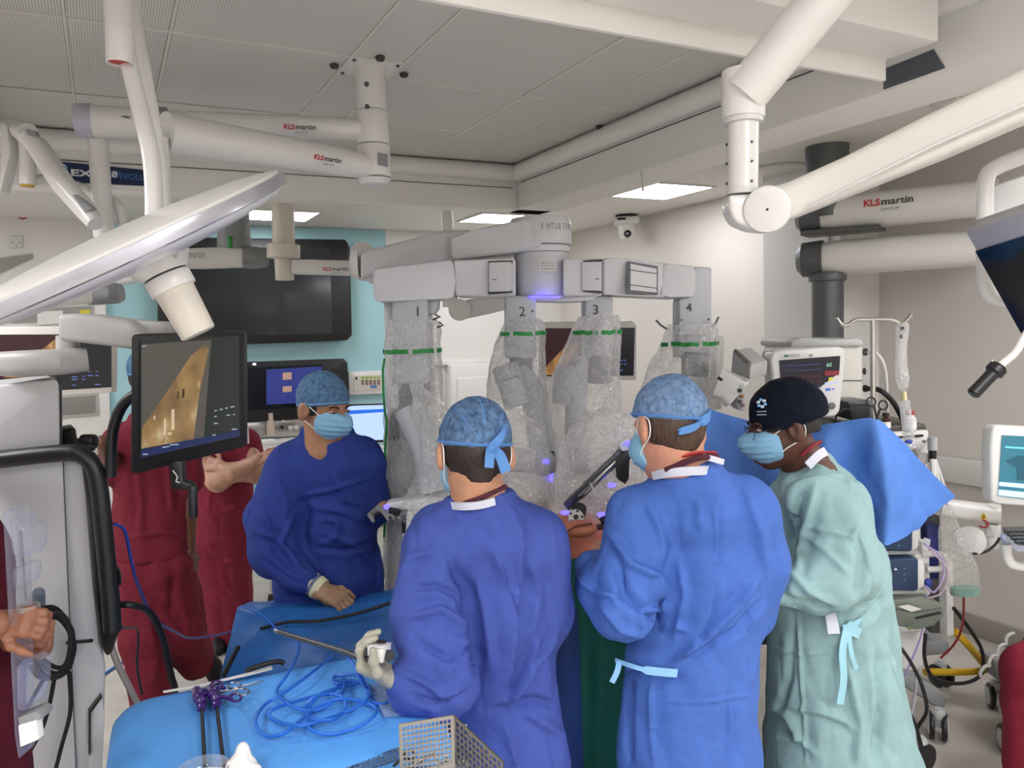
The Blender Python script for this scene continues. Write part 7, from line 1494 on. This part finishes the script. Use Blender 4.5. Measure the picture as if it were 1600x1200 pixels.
# coiled black cable on the hook
cb = thing('coiled_cable', 'thick coil of black cable hanging on the cart hook', 'cable', P(85, 1060, YK - .06))
for i in range(6):
    rx, ry = 36 - i * 2.2 + (i % 2) * 3, 56 - i * 3; cx, cy = 78 + i * 1.2, 1010 - i * 1.5
    MB().tube([P(cx + rx * math.cos(a), cy + ry * math.sin(a) + 6 * math.cos(a * 2 + i), YK - .05 - .006 * i) for a in np.linspace(0, 2 * math.pi, 40, endpoint=False)], .0058, 8, closed=True).build('loop', BLACKR, cb)
for pts in (((108, 1050), (110, 1110), (95, 1170), (80, 1230)), ((85, 1060), (75, 1110), (60, 1150), (25, 1210)), ((70, 1058), (40, 1110), (20, 1150))):
    MB().tube(catmull([P(*q, YK - .05) for q in pts], 6), .0055, 8).build('tail', BLACKR, cb)
# monitor arm and monitor of the cart
arm_ = thing('cart_monitor', 'black touch monitor on a jointed grey arm showing tissue in close-up', 'monitor', P(70, 590, YK))
arm_loft([(P(27, 567, YK + .05), .14, .062), (P(60, 567, YK + .03), .15, .068), (P(110, 564, YK + .03), .14, .066), (P(133, 562, YK + .05), .11, .06)], rf=.35).build('arm_base', mat('arm_grey', '#c4c2be', .4), arm_)
MB().cyl(P(106, 548, YK + .05), P(106, 525, YK + .05), m(17, YK), n=24).build('arm_riser', MATS['arm_grey'], arm_)
prx('arm_link', [(89, 491), (120, 489), (200, 500), (216, 512), (222, 526), (206, 546), (160, 540), (89, 532)], YK - .02, .12, MATS['arm_grey'], arm_, .012, 3); prx('arm_end', [(206, 500), (256, 503), (257, 523), (222, 524), (214, 510)], YK + .02, .1, MATS['arm_grey'], arm_, .008)
yl, yr = 1.86, 2.25
def mp(x, y, o=0.): return P(x, y, 1 / (1 / yl + (1 / yr - 1 / yl) * (x - 207) / 171) - o)
MB().prism([mp(209, 522), mp(376, 517), mp(380, 521), mp(381, 696), mp(377, 700), mp(210, 741), mp(204, 736), mp(205, 527)], Y3 * .035, .006).build('housing', BLACK, arm_)
def sp(name, q, mt, o): return MB().prism([mp(x, y, o) for x, y in q], Y3 * .0015).build(name, mt, arm_)
sp('screen', [(219, 531), (373, 525), (374, 682), (219, 716)], disp('display_charcoal', '#232624', .9), .003)
sp('picture', [(221, 538), (330, 531), (318, 684), (221, 701)], disp('display_umber', '#4a4640', .8), .0045)
sp('picture_tissue', [(221, 701), (222, 668), (262, 610), (298, 556), (318, 540), (326, 545), (312, 610), (302, 686)], endo_mat('endo_near', .7, 5., '#6b4f34', '#b8935f'), .006)
for (x0, y0, x1, y1) in ((268, 640, 272, 672), (256, 655, 259, 680), (285, 608, 288, 622), (277, 612, 279, 624), (262, 676, 268, 680), (240, 650, 242, 656), (310, 596, 311, 606)):
    sp('highlight', [(x0, y0), (x1, y0 - 1), (x1, y1 - 1), (x0, y1)], disp('spec_white' + str(y0 in (608, 612)), '#b5a58c' if y0 != 608 and y0 != 612 else '#3a2a20', .8), .0075)
sp('status_bar', [(221, 703), (373, 672), (374, 681), (221, 715)], disp('display_navy', '#1a2348', .9), .006)
for (x, y, w) in ((335, 641, 4), (343, 639, 5), (352, 637, 3), (360, 635, 6), (335, 650, 3), (354, 648, 5), (364, 647, 3), (334, 661, 6), (362, 670, 8), (254, 698, 5), (260, 697, 4), (223, 709, 8), (265, 694, 14), (332, 679, 5), (222, 540, 6)):
    sp('icon', [(x, y), (x + w, y - .4), (x + w, y + 1.5), (x, y + 1.9)], disp('icon_pale', '#8a94a0', .7), .0075)
prx('bracket', [(262, 722), (284, 720), (285, 752), (300, 756), (302, 768), (266, 764)], 1.98, .03, BLACK, arm_, .005); MB().cyl(P(301, 758, 1.98), P(302, 808, 1.98), m(7, 1.98), n=16, bev=.004).build('grip', BLACK, arm_)
MB().tube(catmull([P(270, 735, 1.96), P(277, 745, 1.96), P(275, 752, 1.96), P(281, 754, 1.96)], 3), .0012, 5).build('wire', WHITE, arm_)
# cables by the cart
cable('violet_cable', [(178, 818, 2.02), (195, 830, 2.05), (206, 880, 2.1), (216, 915, 2.15), (240, 965, 2.3), (275, 988, 2.6), (300, 997, 2.9), (350, 990, 3.2), (400, 975, 3.3)], .0045, '#2f3f96', 'thin violet-blue cable swinging from the cart behind the walking person')
cable('thick_black_cable', [(188, 945, 2.0), (205, 945, 2.0), (232, 955, 2.05), (252, 990, 2.1), (264, 1040, 2.15), (274, 1085, 2.2), (278, 1120, 2.25)], .0095, '#161618', 'thick black cable curving from the cart bumper to the table')
cable('grey_hose', [(172, 1005, 2.1), (185, 1040, 2.1), (200, 1070, 2.12), (220, 1110, 2.15)], .009, '#a39c94', 'grey hose leaving the cart beside the light blue table')
cable('dark_cable', [(184, 955, 2.05), (192, 980, 2.2), (215, 985, 2.4), (214, 1040, 2.4), (222, 1085, 2.4)], .004, '#2a2a2c', 'thin dark cable dangling behind the table corner')
cable('floor_cable', [(150, 1062), (200, 1030), (260, 1005), (330, 1003), (380, 965), (430, 935), (480, 920)], .008, '#2f78b8', 'blue cable snaking across the pale floor')
cable('floor_cable', [(270, 922), (330, 905), (390, 890), (430, 882)], .008, '#3a7fb0', 'blue cable on the floor behind the walking person')
cable('floor_cable', [(285, 990), (310, 1002), (340, 1012), (372, 1022)], .010, '#20242a', 'dark cable on the floor by the red trouser legs')
# ================================================================== SCRUBS STAFF
SC1 = fabric('scrub_maroon', '#761f30', .08, .82); SC2 = fabric('scrub_wine', '#882a3e', .08, .82)
# walking person behind the cart monitor
Yw = 3.55
H = Head(P(240, 590, Yw), (.5, .85, -.1), 1.)
E_ = body('person', 'person in maroon scrubs striding past behind the cart monitor', H, (238, 660, Yw, 32), [[(238, 660, Yw, 32), (238, 760, Yw, 48), (240, 870, Yw, 50)], [(190, 690, Yw, 24), (285, 690, Yw, 24)], [(190, 690, Yw, 24), (176, 720, Yw - .1, 20), (160, 690, Yw - .3, 15)], [(285, 692, Yw, 22), (295, 800, Yw, 17), (297, 865, Yw, 12)],
    [(222, 880, Yw, 36), (232, 1000, Yw - .05, 24), (240, 1100, Yw, 16), (238, 1132, Yw - .1, 14)], [(262, 880, Yw, 34), (285, 985, Yw + .05, 23), (315, 1045, Yw + .3, 14)]], skin('brown', '#6b4330'), (P(240, 1120, Yw).x, Yw, 0), .007)
cap(H, E_, CAPD, BANDL, tilt=.15, z0=.02); hair(H, E_, MATS['hair_black'], -.06)
cloth('scrub_top', [[(238, 675, Yw, 42), (238, 720, Yw, 56), (238, 800, Yw, 58), (240, 860, Yw, 60)], [(195, 690, Yw, 30), (282, 690, Yw, 30)], [(192, 692, Yw, 28), (180, 735, Yw - .05, 26)], [(284, 694, Yw, 28), (292, 750, Yw, 26)]], SC1, E_, .009, .03, [FY, None, None, None], [([(205, 840), (250, 832), (290, 835)], 5, .006, 'd'), ([(215, 720), (222, 790), (218, 840)], 7, .008, 'd'), ([(262, 720), (270, 800)], 7, .008, 'd')], .006, 8., 2., cuts=[(P(240, 868, Yw), (0, 0, -1))])
cloth('scrub_trousers', [[(240, 850, Yw, 54), (240, 880, Yw, 56)], [(218, 885, Yw, 44), (228, 990, Yw - .05, 37), (238, 1085, Yw, 32), (238, 1120, Yw, 30)], [(262, 885, Yw, 42), (282, 975, Yw + .05, 36), (300, 1020, Yw + .2, 30), (308, 1034, Yw + .26, 27)]], SC1, E_, .009, .03, [FY, None, None], [([(215, 930), (250, 945), (285, 1000)], 7, .009, 'd'), ([(240, 960), (255, 1020), (250, 1070)], 7, -.009, 'd'), ([(270, 900), (265, 960)], 6, -.01, 'g')], .007, 8., 5.)
glove_or_hand('hand', skin('brown', '#6b4330'), E_, P(297, 862, Yw), Vector((0, .05, -1)), (-1, .2, 0), 1, 1., .004, (P(296, 840, Yw), .024, .028), curl=(.3, .4, .3))
SHOE = mat('shoe_black', '#1d1d1f', .5)
def shoe(foot, d, par, L_=.26, up=Z3):
    d = Vector(d).normalized(); up = Vector(up); up = (up - d * up.dot(d)).normalized(); s_ = d.cross(up); f = Vector(foot); r = []
    for t_, w, h in ((0, .03, .03), (.04, .036, .075), (.25, .038, .085), (.5, .042, .065), (.8, .046, .05), (.95, .036, .035), (1., .012, .015)):
        c = f + d * (t_ - .25) * L_; r.append([c + s_ * math.cos(a) * w + up * (max(0, math.sin(a)) * h + min(0, math.sin(a)) * .02 + .02) for a in np.linspace(0, 2 * math.pi, 16, endpoint=False)])
    return MB().loft(r).build('shoe', SHOE, par, smooth=70)
shoe(P(238, 1130, Yw) * 1. - Z3 * (P(238, 1130, Yw).z - .0), (.3, .9, 0), E_); shoe(P(318, 1040, Yw + .3), (.25, .35, -.85), E_, up=(.9, -.3, .4))
# person with folded tattooed arms
Yf = 4.5
H = Head(P(352, 615, Yf), (.55, -.8, 0), 1.)
F_ = body('person', 'person in wine red scrubs with folded tattooed arms beyond the cart monitor', H, (352, 665, Yf, 25), [[(352, 665, Yf, 25), (352, 740, Yf, 36), (348, 830, Yf, 38)], [(318, 690, Yf, 20), (385, 690, Yf, 20)], [(318, 692, Yf, 26), (322, 735, Yf - .12, 24), (340, 752, Yf - .2, 24), (405, 718, Yf - .26, 15)], [(385, 692, Yf, 25), (402, 740, Yf - .1, 22), (365, 738, Yf - .24, 20), (345, 730, Yf - .22, 14)],
    [(335, 830, Yf, 28), (345, 920, Yf, 20), (350, 990, Yf, 13), (350, 1010, Yf, 12)], [(368, 830, Yf, 28), (370, 920, Yf, 20), (372, 1005, Yf, 13)]], mat('skin_tattoo', '#c99a80', .5, var=.22, vscale=28, sss=.05), (P(350, 1010, Yf).x, Yf, 0), .007)
cap(H, F_, CAPB, BANDL, tilt=.15, z0=.02); hair(H, F_, HAIRB, -.06); face_mask(H, F_, MASKB); eyes(H, F_)
cloth('scrub_top', [[(352, 680, Yf, 32), (352, 730, Yf, 44), (350, 800, Yf, 44), (350, 838, Yf, 47)], [(322, 692, Yf, 24), (382, 692, Yf, 24)], [(320, 695, Yf, 22), (318, 722, Yf - .05, 21)], [(384, 695, Yf, 22), (394, 722, Yf - .04, 20)]], SC2, F_, .01, .03, [FY, None, None, None], [([(325, 780), (345, 800), (375, 790)], 5, .008, 'd'), ([(330, 760), (325, 800)], 5, .008, 'd')], .006, 8., 3., cuts=[(P(350, 842, Yf), (0, 0, -1))])
cloth('scrub_trousers', [[(350, 825, Yf, 42), (350, 850, Yf, 43)], [(334, 850, Yf, 33), (346, 930, Yf, 27), (352, 1000, Yf, 25)], [(366, 850, Yf, 32), (368, 930, Yf, 25), (368, 1000, Yf, 24)]], SC2, F_, .01, .03, [FY, None, None], [([(330, 860), (350, 880), (370, 875)], 5, .008, 'd'), ([(345, 900), (365, 930)], 5, .008, 'd')], .006, 9., 6.)
shoe(PZ(345, 1006, 0.) + Z3 * .0, (.2, -.9, 0), F_); shoe(PZ(375, 1004, 0.), (.4, -.9, 0), F_)
MB().box(P(382, 681, Yf - .13), (.05, .01, .09), None, .004).build('name_badge', mat('badge_white', '#e8e6ee', .4), F_); MB().tube([P(374, 660, Yf - .1), P(380, 672, Yf - .14)], .008, 6).build('badge_clip', mat('badge_purple', '#5a4a8a', .5), F_)
glove_or_hand('hand', MATS['skin_tattoo'], F_, P(404, 719, Yf - .26), Vector((1, -.1, .35)), (0, .6, -.8), 1, 1., .0045, None, curl=(.4, .5, .4))
glove_or_hand('hand', MATS['skin_tattoo'], F_, P(347, 730, Yf - .22), Vector((-1, .3, .2)), (0, .8, -.4), -1, 1., .0045, None, curl=(.6, .7, .5))
# trolley legs and desk behind them
t = thing('side_table', 'white work table with thin white legs behind the tattooed arms', 'table', Vector((P(340, 900, 5.2).x, 5.2, 0)))
prx('top', [(285, 722), (420, 712), (420, 724), (285, 735)], 5.1, .5, WHITE, t, .006)
for x_, Y_ in ((300, 5.15), (308, 5.5), (415, 5.15)): p = P(x_, 760, Y_); MB().cyl(Vector((p.x, p.y, P(x_, 726, Y_).z)), Vector((p.x, p.y, .06)), .016, n=14).build('leg', WHITE, t); MB().cyl(Vector((p.x - .015, p.y, .04)), Vector((p.x + .015, p.y, .04)), .04, n=18).build('castor', BLACK, t)
# hands of the person at the lower left with the clear tray
Yg = 1.42
H = Head(P(-190, 520, Yg + .1), (.9, .4, -.2), 1.)
G_ = body('person', 'person in dark red scrubs at the lower left edge holding a clear tray', H, (-190, 640, Yg + .1, 60), [[(-190, 640, Yg + .1, 60), (-195, 800, Yg + .1, 100), (-195, 1150, Yg + .1, 105)], [(-160, 700, Yg, 50), (-210, 700, Yg + .35, 50)], [(-160, 700, Yg, 52), (-150, 960, Yg - .05, 44), (0, 975, Yg, 26), (14, 975, Yg + .02, 24)], [(-200, 720, Yg + .35, 46), (-130, 1000, Yg + .4, 38), (40, 1000, Yg + .12, 24)], [(-190, 1150, Yg + .05, 66), (-190, 1700, Yg + .1, 40)], [(-190, 1150, Yg + .3, 66), (-190, 1650, Yg + .3, 40)]], skin('warm', '#8a5a42'), (P(-195, 1150, Yg + .1).x, Yg + .1, 0), .01)
cloth('scrub_top', [[(-190, 670, Yg + .15, 80), (-175, 780, Yg + .15, 112), (-130, 900, Yg + .15, 125), (-110, 1050, Yg + .15, 125), (-95, 1250, Yg + .15, 130)], [(-162, 705, Yg + .02, 62), (-165, 800, Yg + .0, 58)], [(-204, 715, Yg + .36, 56), (-190, 820, Yg + .38, 52)]], fabric('scrub_dark_red', '#560e1e', .08, .82), G_, .012, .04)
glove_or_hand('hand', skin('warm', '#8a5a42'), G_, P(4, 975, Yg + .02), P(50, 970, Yg - .02) - P(4, 975, Yg), (.2, .6, -.5), -1, .72, .0028, (P(-30, 978, Yg), .023, .028), curl=(.9, .9, .5))
glove_or_hand('hand', skin('warm', '#8a5a42'), G_, P(64, 1010, Yg + .17), P(78, 972, Yg + .10) - P(60, 1005, Yg + .17), (-.8, -.5, .1), -1, .72, .0028, (P(30, 1012, Yg + .2), .022, .026), curl=(.55, .7, .5))
MB().tube([P(70 + 3.4 * math.cos(a), 1003 + 1.0 * math.sin(a), Yg + .055 + .0 * math.sin(a)) for a in np.linspace(0, 6.28, 14, endpoint=False)], .0012, 6, closed=True).build('ring', mat('gold', '#caa24a', .25, metal=1.), G_)
tr_ = thing('clear_tray', 'long clear moulded plastic tray held upright at the lower left edge', 'tray', P(30, 1175, Yg))
TRAYM = plastic_mat('tray_film', .06, '#c4ccf0', 8., .2, .5)
MB().prism([P(x, y, Yg - .01) for x, y in ((3, 802), (12, 797), (20, 800), (22, 806), (30, 1150), (34, 1175), (28, 1188), (22, 1150))], Y3 * .05, .006, 3).build('tray_rim', TRAYM, tr_)
for q in ([(14, 812), (30, 810), (32, 824), (44, 826), (48, 850), (46, 870), (36, 872), (16, 868)], [(16, 888), (40, 884), (42, 905), (34, 920), (18, 925)], [(22, 1040), (50, 1032), (56, 1050), (56, 1075), (45, 1110), (24, 1115)]):
    MB().prism([P(x, y, Yg - .012) for x, y in q], Y3 * .055, .01, 3).build('tray_pocket', TRAYM, tr_)
prx('inner_rod', [(26, 830), (30, 830), (38, 940), (34, 940)], Yg + .01, .01, MGREY, tr_, .002)
prx('card', [(28, 1134), (56, 1126), (60, 1156), (31, 1168)], Yg - .016, .02, MATS['paper_white'], tr_, .002); prx('card_top', [(27, 1122), (55, 1112), (64, 1118), (64, 1125), (30, 1134)], Yg - .012, .04, MGREY, tr_, .002)
bt = thing('clear_cup', 'small clear cup held between the two hands at the lower left', 'cup', P(47, 980, Yg))
MB().lathe([(.0, 0), (.018, .0), (.0195, .042), (.0185, .042), (.017, .003), (0, .003)], P(47, 979, Yg + .02), Z3, 24).build('cup', plastic_mat('cup_film', .25, '#d8c8c0', 14., .3, .6), bt)
# ================================================================== INSTRUMENTS ON THE TABLE
ZI = ZT + .006
def T(px, py, z=0.): return PZ(px, py, ZI + z)
PURP = mat('purple_plastic', '#3a1a6a', .25, coat=.4); INK = mat('instrument_black', '#1a1a1e', .35)
def grasper(cx, cy, tip, ring, lab):
    t = thing('laparoscopic_instrument', lab, 'instrument', T(cx, cy))
    MB().tube([T(cx, cy, .012), T(*tip, .006)], .0045, 12).build('shaft', INK, t)
    MB().tube(catmull([T(cx, cy + 2, .013), T(cx - 1, cy - 6, .016), T(cx - 4, cy - 14, .018), T(cx - 8, cy - 22, .014)], 5), [.008] * 4 + [.013] * 4 + [.016] * 4 + [.013] * 4, 14).build('handle', PURP, t); MB().lathe([(0, -.008), (.009, -.007), (.012, 0), (.009, .007), (0, .008)], T(cx, cy + 4, .013), T(*tip, .006) - T(cx, cy, .012), 12).build('rotation_knob', PURP, t)
    MB().tube(catmull([T(cx - 6, cy - 18, .016), T(cx + 4, cy - 24, .018), T(cx + 14, cy - 22, .018)], 4), .0045, 8).build('ratchet', PURP, t)
    MB().tube([T(ring[0] + 9 * math.cos(a), ring[1] + 6 * math.sin(a), .02) for a in np.linspace(0, 6.28, 18, endpoint=False)], .0032, 8, closed=True).build('finger_ring', PURP, t)
    MB().tube(catmull([T(cx - 2, cy - 12, .016), T((cx + ring[0]) / 2, (cy + ring[1]) / 2 - 4, .02), T(ring[0] - 6, ring[1] + 3, .02)], 4), .005, 8).build('lever', PURP, t)
grasper(315, 1102, (322, 1230), (339, 1070), 'purple-handled laparoscopic instrument with black shaft, nearer the cart')
grasper(338, 1098, (354, 1230), (368, 1090), 'purple-handled laparoscopic instrument lying beside the steel scissors')
t = thing('surgical_scissors', 'steel scissors lying across the purple instrument handles', 'scissors', T(365, 1078))
for cx, cy in ((366, 1071), (379, 1081)):
    MB().tube([T(cx + 10 * math.cos(a), cy + 5 * math.sin(a), .022) for a in np.linspace(0, 6.28, 18, endpoint=False)], .0024, 8, closed=True).build('finger_ring', CHROME, t)
MB().beam(T(335, 1084, .022), T(411, 1064, .008), .007, .003).build('blade', STEEL, t); MB().beam(T(338, 1082, .024), T(372, 1078, .022), .006, .003).build('blade', CHROME, t)
patch('paper_strip', [[T(254, 1080), T(300, 1072), T(345, 1062), T(385, 1052), T(424, 1041)], [T(256, 1083, .002), T(302, 1075, .003), T(347, 1065, .002), T(387, 1056, .004), T(426, 1046, .002)]], MATS['paper_white'], None, 5, .001, label='white paper strip along the far edge of the light blue drape', cat='strip')
MB().tube(catmull([T(384, 1048, .004), T(400, 1042, .012), T(420, 1036, .016), T(438, 1034, .012), T(444, 1038, .004)], 5), .007, 8).build('black_strap', BLACKR, label='bent black strap lying on the far edge of the drape', cat='strap')
# blue cable coil
CB = mat('cable_bright_blue', '#2a6fd2', .4)
cp2 = [(468, 1000), (464, 1025), (448, 1055), (434, 1075), (436, 1088), (460, 1105), (490, 1110), (515, 1100), (535, 1080), (537, 1060), (520, 1080), (490, 1090), (478, 1105), (485, 1122), (515, 1125), (535, 1115), (540, 1098), (528, 1086), (500, 1086), (455, 1098), (424, 1110), (423, 1122), (450, 1132), (480, 1132), (530, 1116), (565, 1100), (577, 1085), (572, 1068), (550, 1064), (525, 1068), (522, 1058), (540, 1054), (560, 1056), (562, 1066), (530, 1074), (500, 1085), (484, 1105), (480, 1130), (490, 1142), (520, 1147), (560, 1135), (585, 1118), (586, 1105), (560, 1095), (530, 1092), (495, 1105), (470, 1125), (445, 1145), (420, 1150), (404, 1140), (400, 1122), (415, 1100), (440, 1085), (475, 1060), (520, 1025)]
MB().tube(catmull([T(x, y, .004 + .006 * (i % 3)) for i, (x, y) in enumerate(cp2)], 6), .0042, 8).build('blue_cable', CB, label='tangled bright blue cable coiled on the light blue drape', cat='cable')
MB().tube(catmull([P(540, 1022, 1.86), P(560, 1050, 1.82), T(572, 1075, .01), T(580, 1095, .004), T(600, 1100, .004), T(612, 1092, .006), P(622, 1082, 1.76)], 6), .0042, 8).build('blue_cable', CB, label='bright blue cable end leading to the white hand device', cat='cable')
# device in the gloved hand with long shaft
t = thing('stapler_device', 'white boxy hand device with black marks and long dark shaft', 'device', P(592, 1035, 1.76))
yb = 1.76
MB().prism([P(573, 1012, yb - .02), P(600, 1014, yb - .03), P(598, 1037, yb - .03), P(574, 1034, yb - .02)], P(612, 1006, yb + .02) - P(600, 1014, yb - .03), .004).build('body', WHITE, t)
MB().prism([P(575, 1024, yb - .0225), P(584, 1025, yb - .0265), P(583, 1033, yb - .0265), P(575, 1032, yb - .0225)], -Y3 * .003, .001).build('window', BLACK, t)
MB().cyl(P(606, 1024, yb - .012), P(607, 1024.5, yb - .017), .013, n=20).build('dial', BLACK, t); MB().prism([P(588, 1004.5, yb), P(600, 1006, yb - .01), P(604, 1003, yb), P(592, 1001.5, yb + .01)], Z3 * .004).build('slider', BLACK, t)
MB().prism([P(573, 1012, yb - .021), P(600, 1014, yb - .031), P(612, 1006, yb + .018), P(588, 1003, yb + .03)], Z3 * .003, .001).build('lid', WHITE, t)
MB().tube([P(575, 1033, yb - .0), P(540, 1019, yb + .08), P(435, 987, yb + .32)], [.0085, .0075, .006], 12).build('shaft', mat('shaft_grey', '#5c5c60', .35, metal=.5), t); MB().cyl(P(436, 987, yb + .32), P(430, 985, yb + .335), .0055, n=12).build('shaft_tip', CHROME, t)
# steel basket
t = thing('instrument_basket', 'perforated steel instrument basket at the front edge of the table', 'basket', T(660, 1205))
BASK = mat('basket_steel', '#a8a49d', .35, metal=.75)
def perforated(name, a, b, c, nu, nv, th=.0015, bu=.3, rim=.006):
    """a top-left, b top-right, c bottom-left: plate with square holes (frame of crossing bars)"""
    a, b, c = Vector(a), Vector(b), Vector(c); eu, ev = b - a, c - a; lu, lv = eu.length, ev.length; un, vn = eu.normalized(), ev.normalized(); nn = un.cross(vn).normalized(); mb = MB(); ru, rv = rim / lu, rim / lv
    xs = [0, ru]; ys = [0, rv]
    for i in range(nu): x0 = ru + (1 - 2 * ru) * (i + bu * .5) / nu; x1 = ru + (1 - 2 * ru) * (i + 1 - bu * .5) / nu; xs += [x0, x1]
    for i in range(nv): y0 = rv + (1 - 2 * rv) * (i + bu * .5) / nv; y1 = rv + (1 - 2 * rv) * (i + 1 - bu * .5) / nv; ys += [y0, y1]
    xs += [1 - ru, 1]; ys += [1 - rv, 1]; X = len(xs); Yn = len(ys)
    for s_ in (1, -1):
        vs = [a + eu * x + ev * y + nn * th * s_ for y in ys for x in xs]; fs = []
        for j in range(Yn - 1):
            for i in range(X - 1):
                if i >= 2 and j >= 2 and i % 2 == 0 and j % 2 == 0 and i < X - 2 and j < Yn - 2: continue
                fs.append((j * X + i, j * X + i + 1, (j + 1) * X + i + 1, (j + 1) * X + i))
        mb.add(vs, fs)
    return mb.build(name, BASK, t, smooth=0, fix=False)
zb_ = .115
c0, c1, c2, c3 = T(628, 1205), T(712, 1192), T(800, 1290), T(500, 1232)
up_ = Z3 * .105
perforated('basket_wall', P(623, 1131, T(625, 1210).y), P(709, 1117, T(710, 1195).y), T(625, 1212), 12, 9); perforated('basket_wall', P(709, 1117, T(710, 1195).y), P(787, 1190, 1.47), T(711, 1195), 11, 7)
perforated('basket_wall', P(512, 1203, 1.62), P(624, 1168, 1.64), T(512, 1222), 14, 3); MB().prism([T(500, 1225), T(640, 1200), T(712, 1195), T(800, 1300), T(560, 1330)], Z3 * .002).build('basket_floor', BASK, t)
for q in ((727, 1134, 1.57), (735, 1148, 1.56), (757, 1168, 1.51), (765, 1177, 1.5)): MB().ball(P(*q), .0045).build('rivet', CHROME, t)
MB().tube([P(722, 1131, 1.56), P(756, 1166, 1.5)], .0022, 8).build('latch_bar', CHROME, t); MB().cyl(P(625, 1172, 1.635), P(626, 1200, 1.635), .004, n=12).build('corner_post', STEEL, t)
# instruments in the basket
for i, (lab, pts, rc, col) in enumerate((('black clip with curved jaws in the basket near its corner post', ((615, 1197), (632, 1184), (650, 1192), (668, 1182)), (640, 1180), INK), ('steel ring-handled forceps lying inside the basket', ((640, 1196), (660, 1185), (680, 1178)), (690, 1186), CHROME), ('bright ribbed steel retractor inside the basket', ((695, 1200), (706, 1192), (718, 1198)), (704, 1195), CHROME))):
    o = thing('basket_instrument', lab, 'instrument', P(*rc, 1.6)); MB().tube(catmull([P(*q, 1.59 - .01 * i) for q in pts], 5), .0035, 8).build('shank', col, o); MB().tube([P(rc[0] + 9 * math.cos(a), rc[1] + 7 * math.sin(a), 1.585 - .01 * i) for a in np.linspace(0, 6.28, 18, endpoint=False)], .0028, 8, closed=True).build('ring', col, o)
    if i == 2:
        for k in range(4): MB().tube(catmull([P(690 + k * 9, 1203, 1.57), P(697 + k * 9, 1188, 1.57), P(706 + k * 9, 1200, 1.57)], 4), .003, 8).build('rib', CHROME, o)
# bowl, gauze, film
t = thing('glass_bowl', 'clear round bowl at the bottom edge of the light blue drape', 'bowl', T(318, 1215))
MB().lathe([(0, 0), (.04, 0), (.05, .012), (.052, .03), (.0495, .03), (.047, .013), (.038, .003), (0, .003)], T(318, 1222), Z3, 36).build('bowl', plastic_mat('glass_film', .14, '#dfeaf6', 5., .1, .7), t); MB().tube([T(318, 1222, .031) + Vector((.051 * math.cos(a), .051 * math.sin(a), 0)) for a in np.linspace(0, 6.28, 36, endpoint=False)], .002, 8, closed=True).build('rim', plastic_mat('glass_rim', .45, '#f4f8fc', 5., .1, .5), t)
f = SDF(np.array(T(378, 1190)) - .09, np.array(T(378, 1190)) + .09, .004); c = np.array(T(378, 1200, .012))
f.cone(c, c + (.0, .01, .035), .022, .012, .02); f.cone(c, c + (.03, -.01, .0), .018, .012, .02); f.cone(c, c + (-.02, -.01, .005), .016, .01, .02)
V, Fq = f.mesh(); V = wrinkle(V, Fq, .003, 60, 3., (1, 1, 1)); gz = quadmesh('gauze_swab', V, Fq, fabric('gauze_white', '#eeeae4', .03, .9), None, T(378, 1200), label='crumpled white gauze swab on the blue drape near the bowl', cat='gauze')
MB().ball(T(360, 1193, .012), (.011, .012, .008)).build('stain', mat('stain_red', '#b03a3a', .6), gz)
patch('clear_film', [[T(575, 1070), T(600, 1066), T(625, 1062)], [T(590, 1095, .006), T(610, 1092, .003), T(635, 1088)], [T(600, 1120), T(622, 1118, .005), T(645, 1112)]], plastic_mat('sheet_film', .2, '#cfe0f6', 40., .8, .5), None, 6, .0008, .002, 40., label='small clear plastic sheet under the gloved hand', cat='film')

# the faint glow of screens and indicator lamps needs no direct light sampling
for mt_ in bpy.data.materials:
    if not mt_.name.startswith('light_diffuser'): mt_.cycles.emission_sampling = 'NONE'
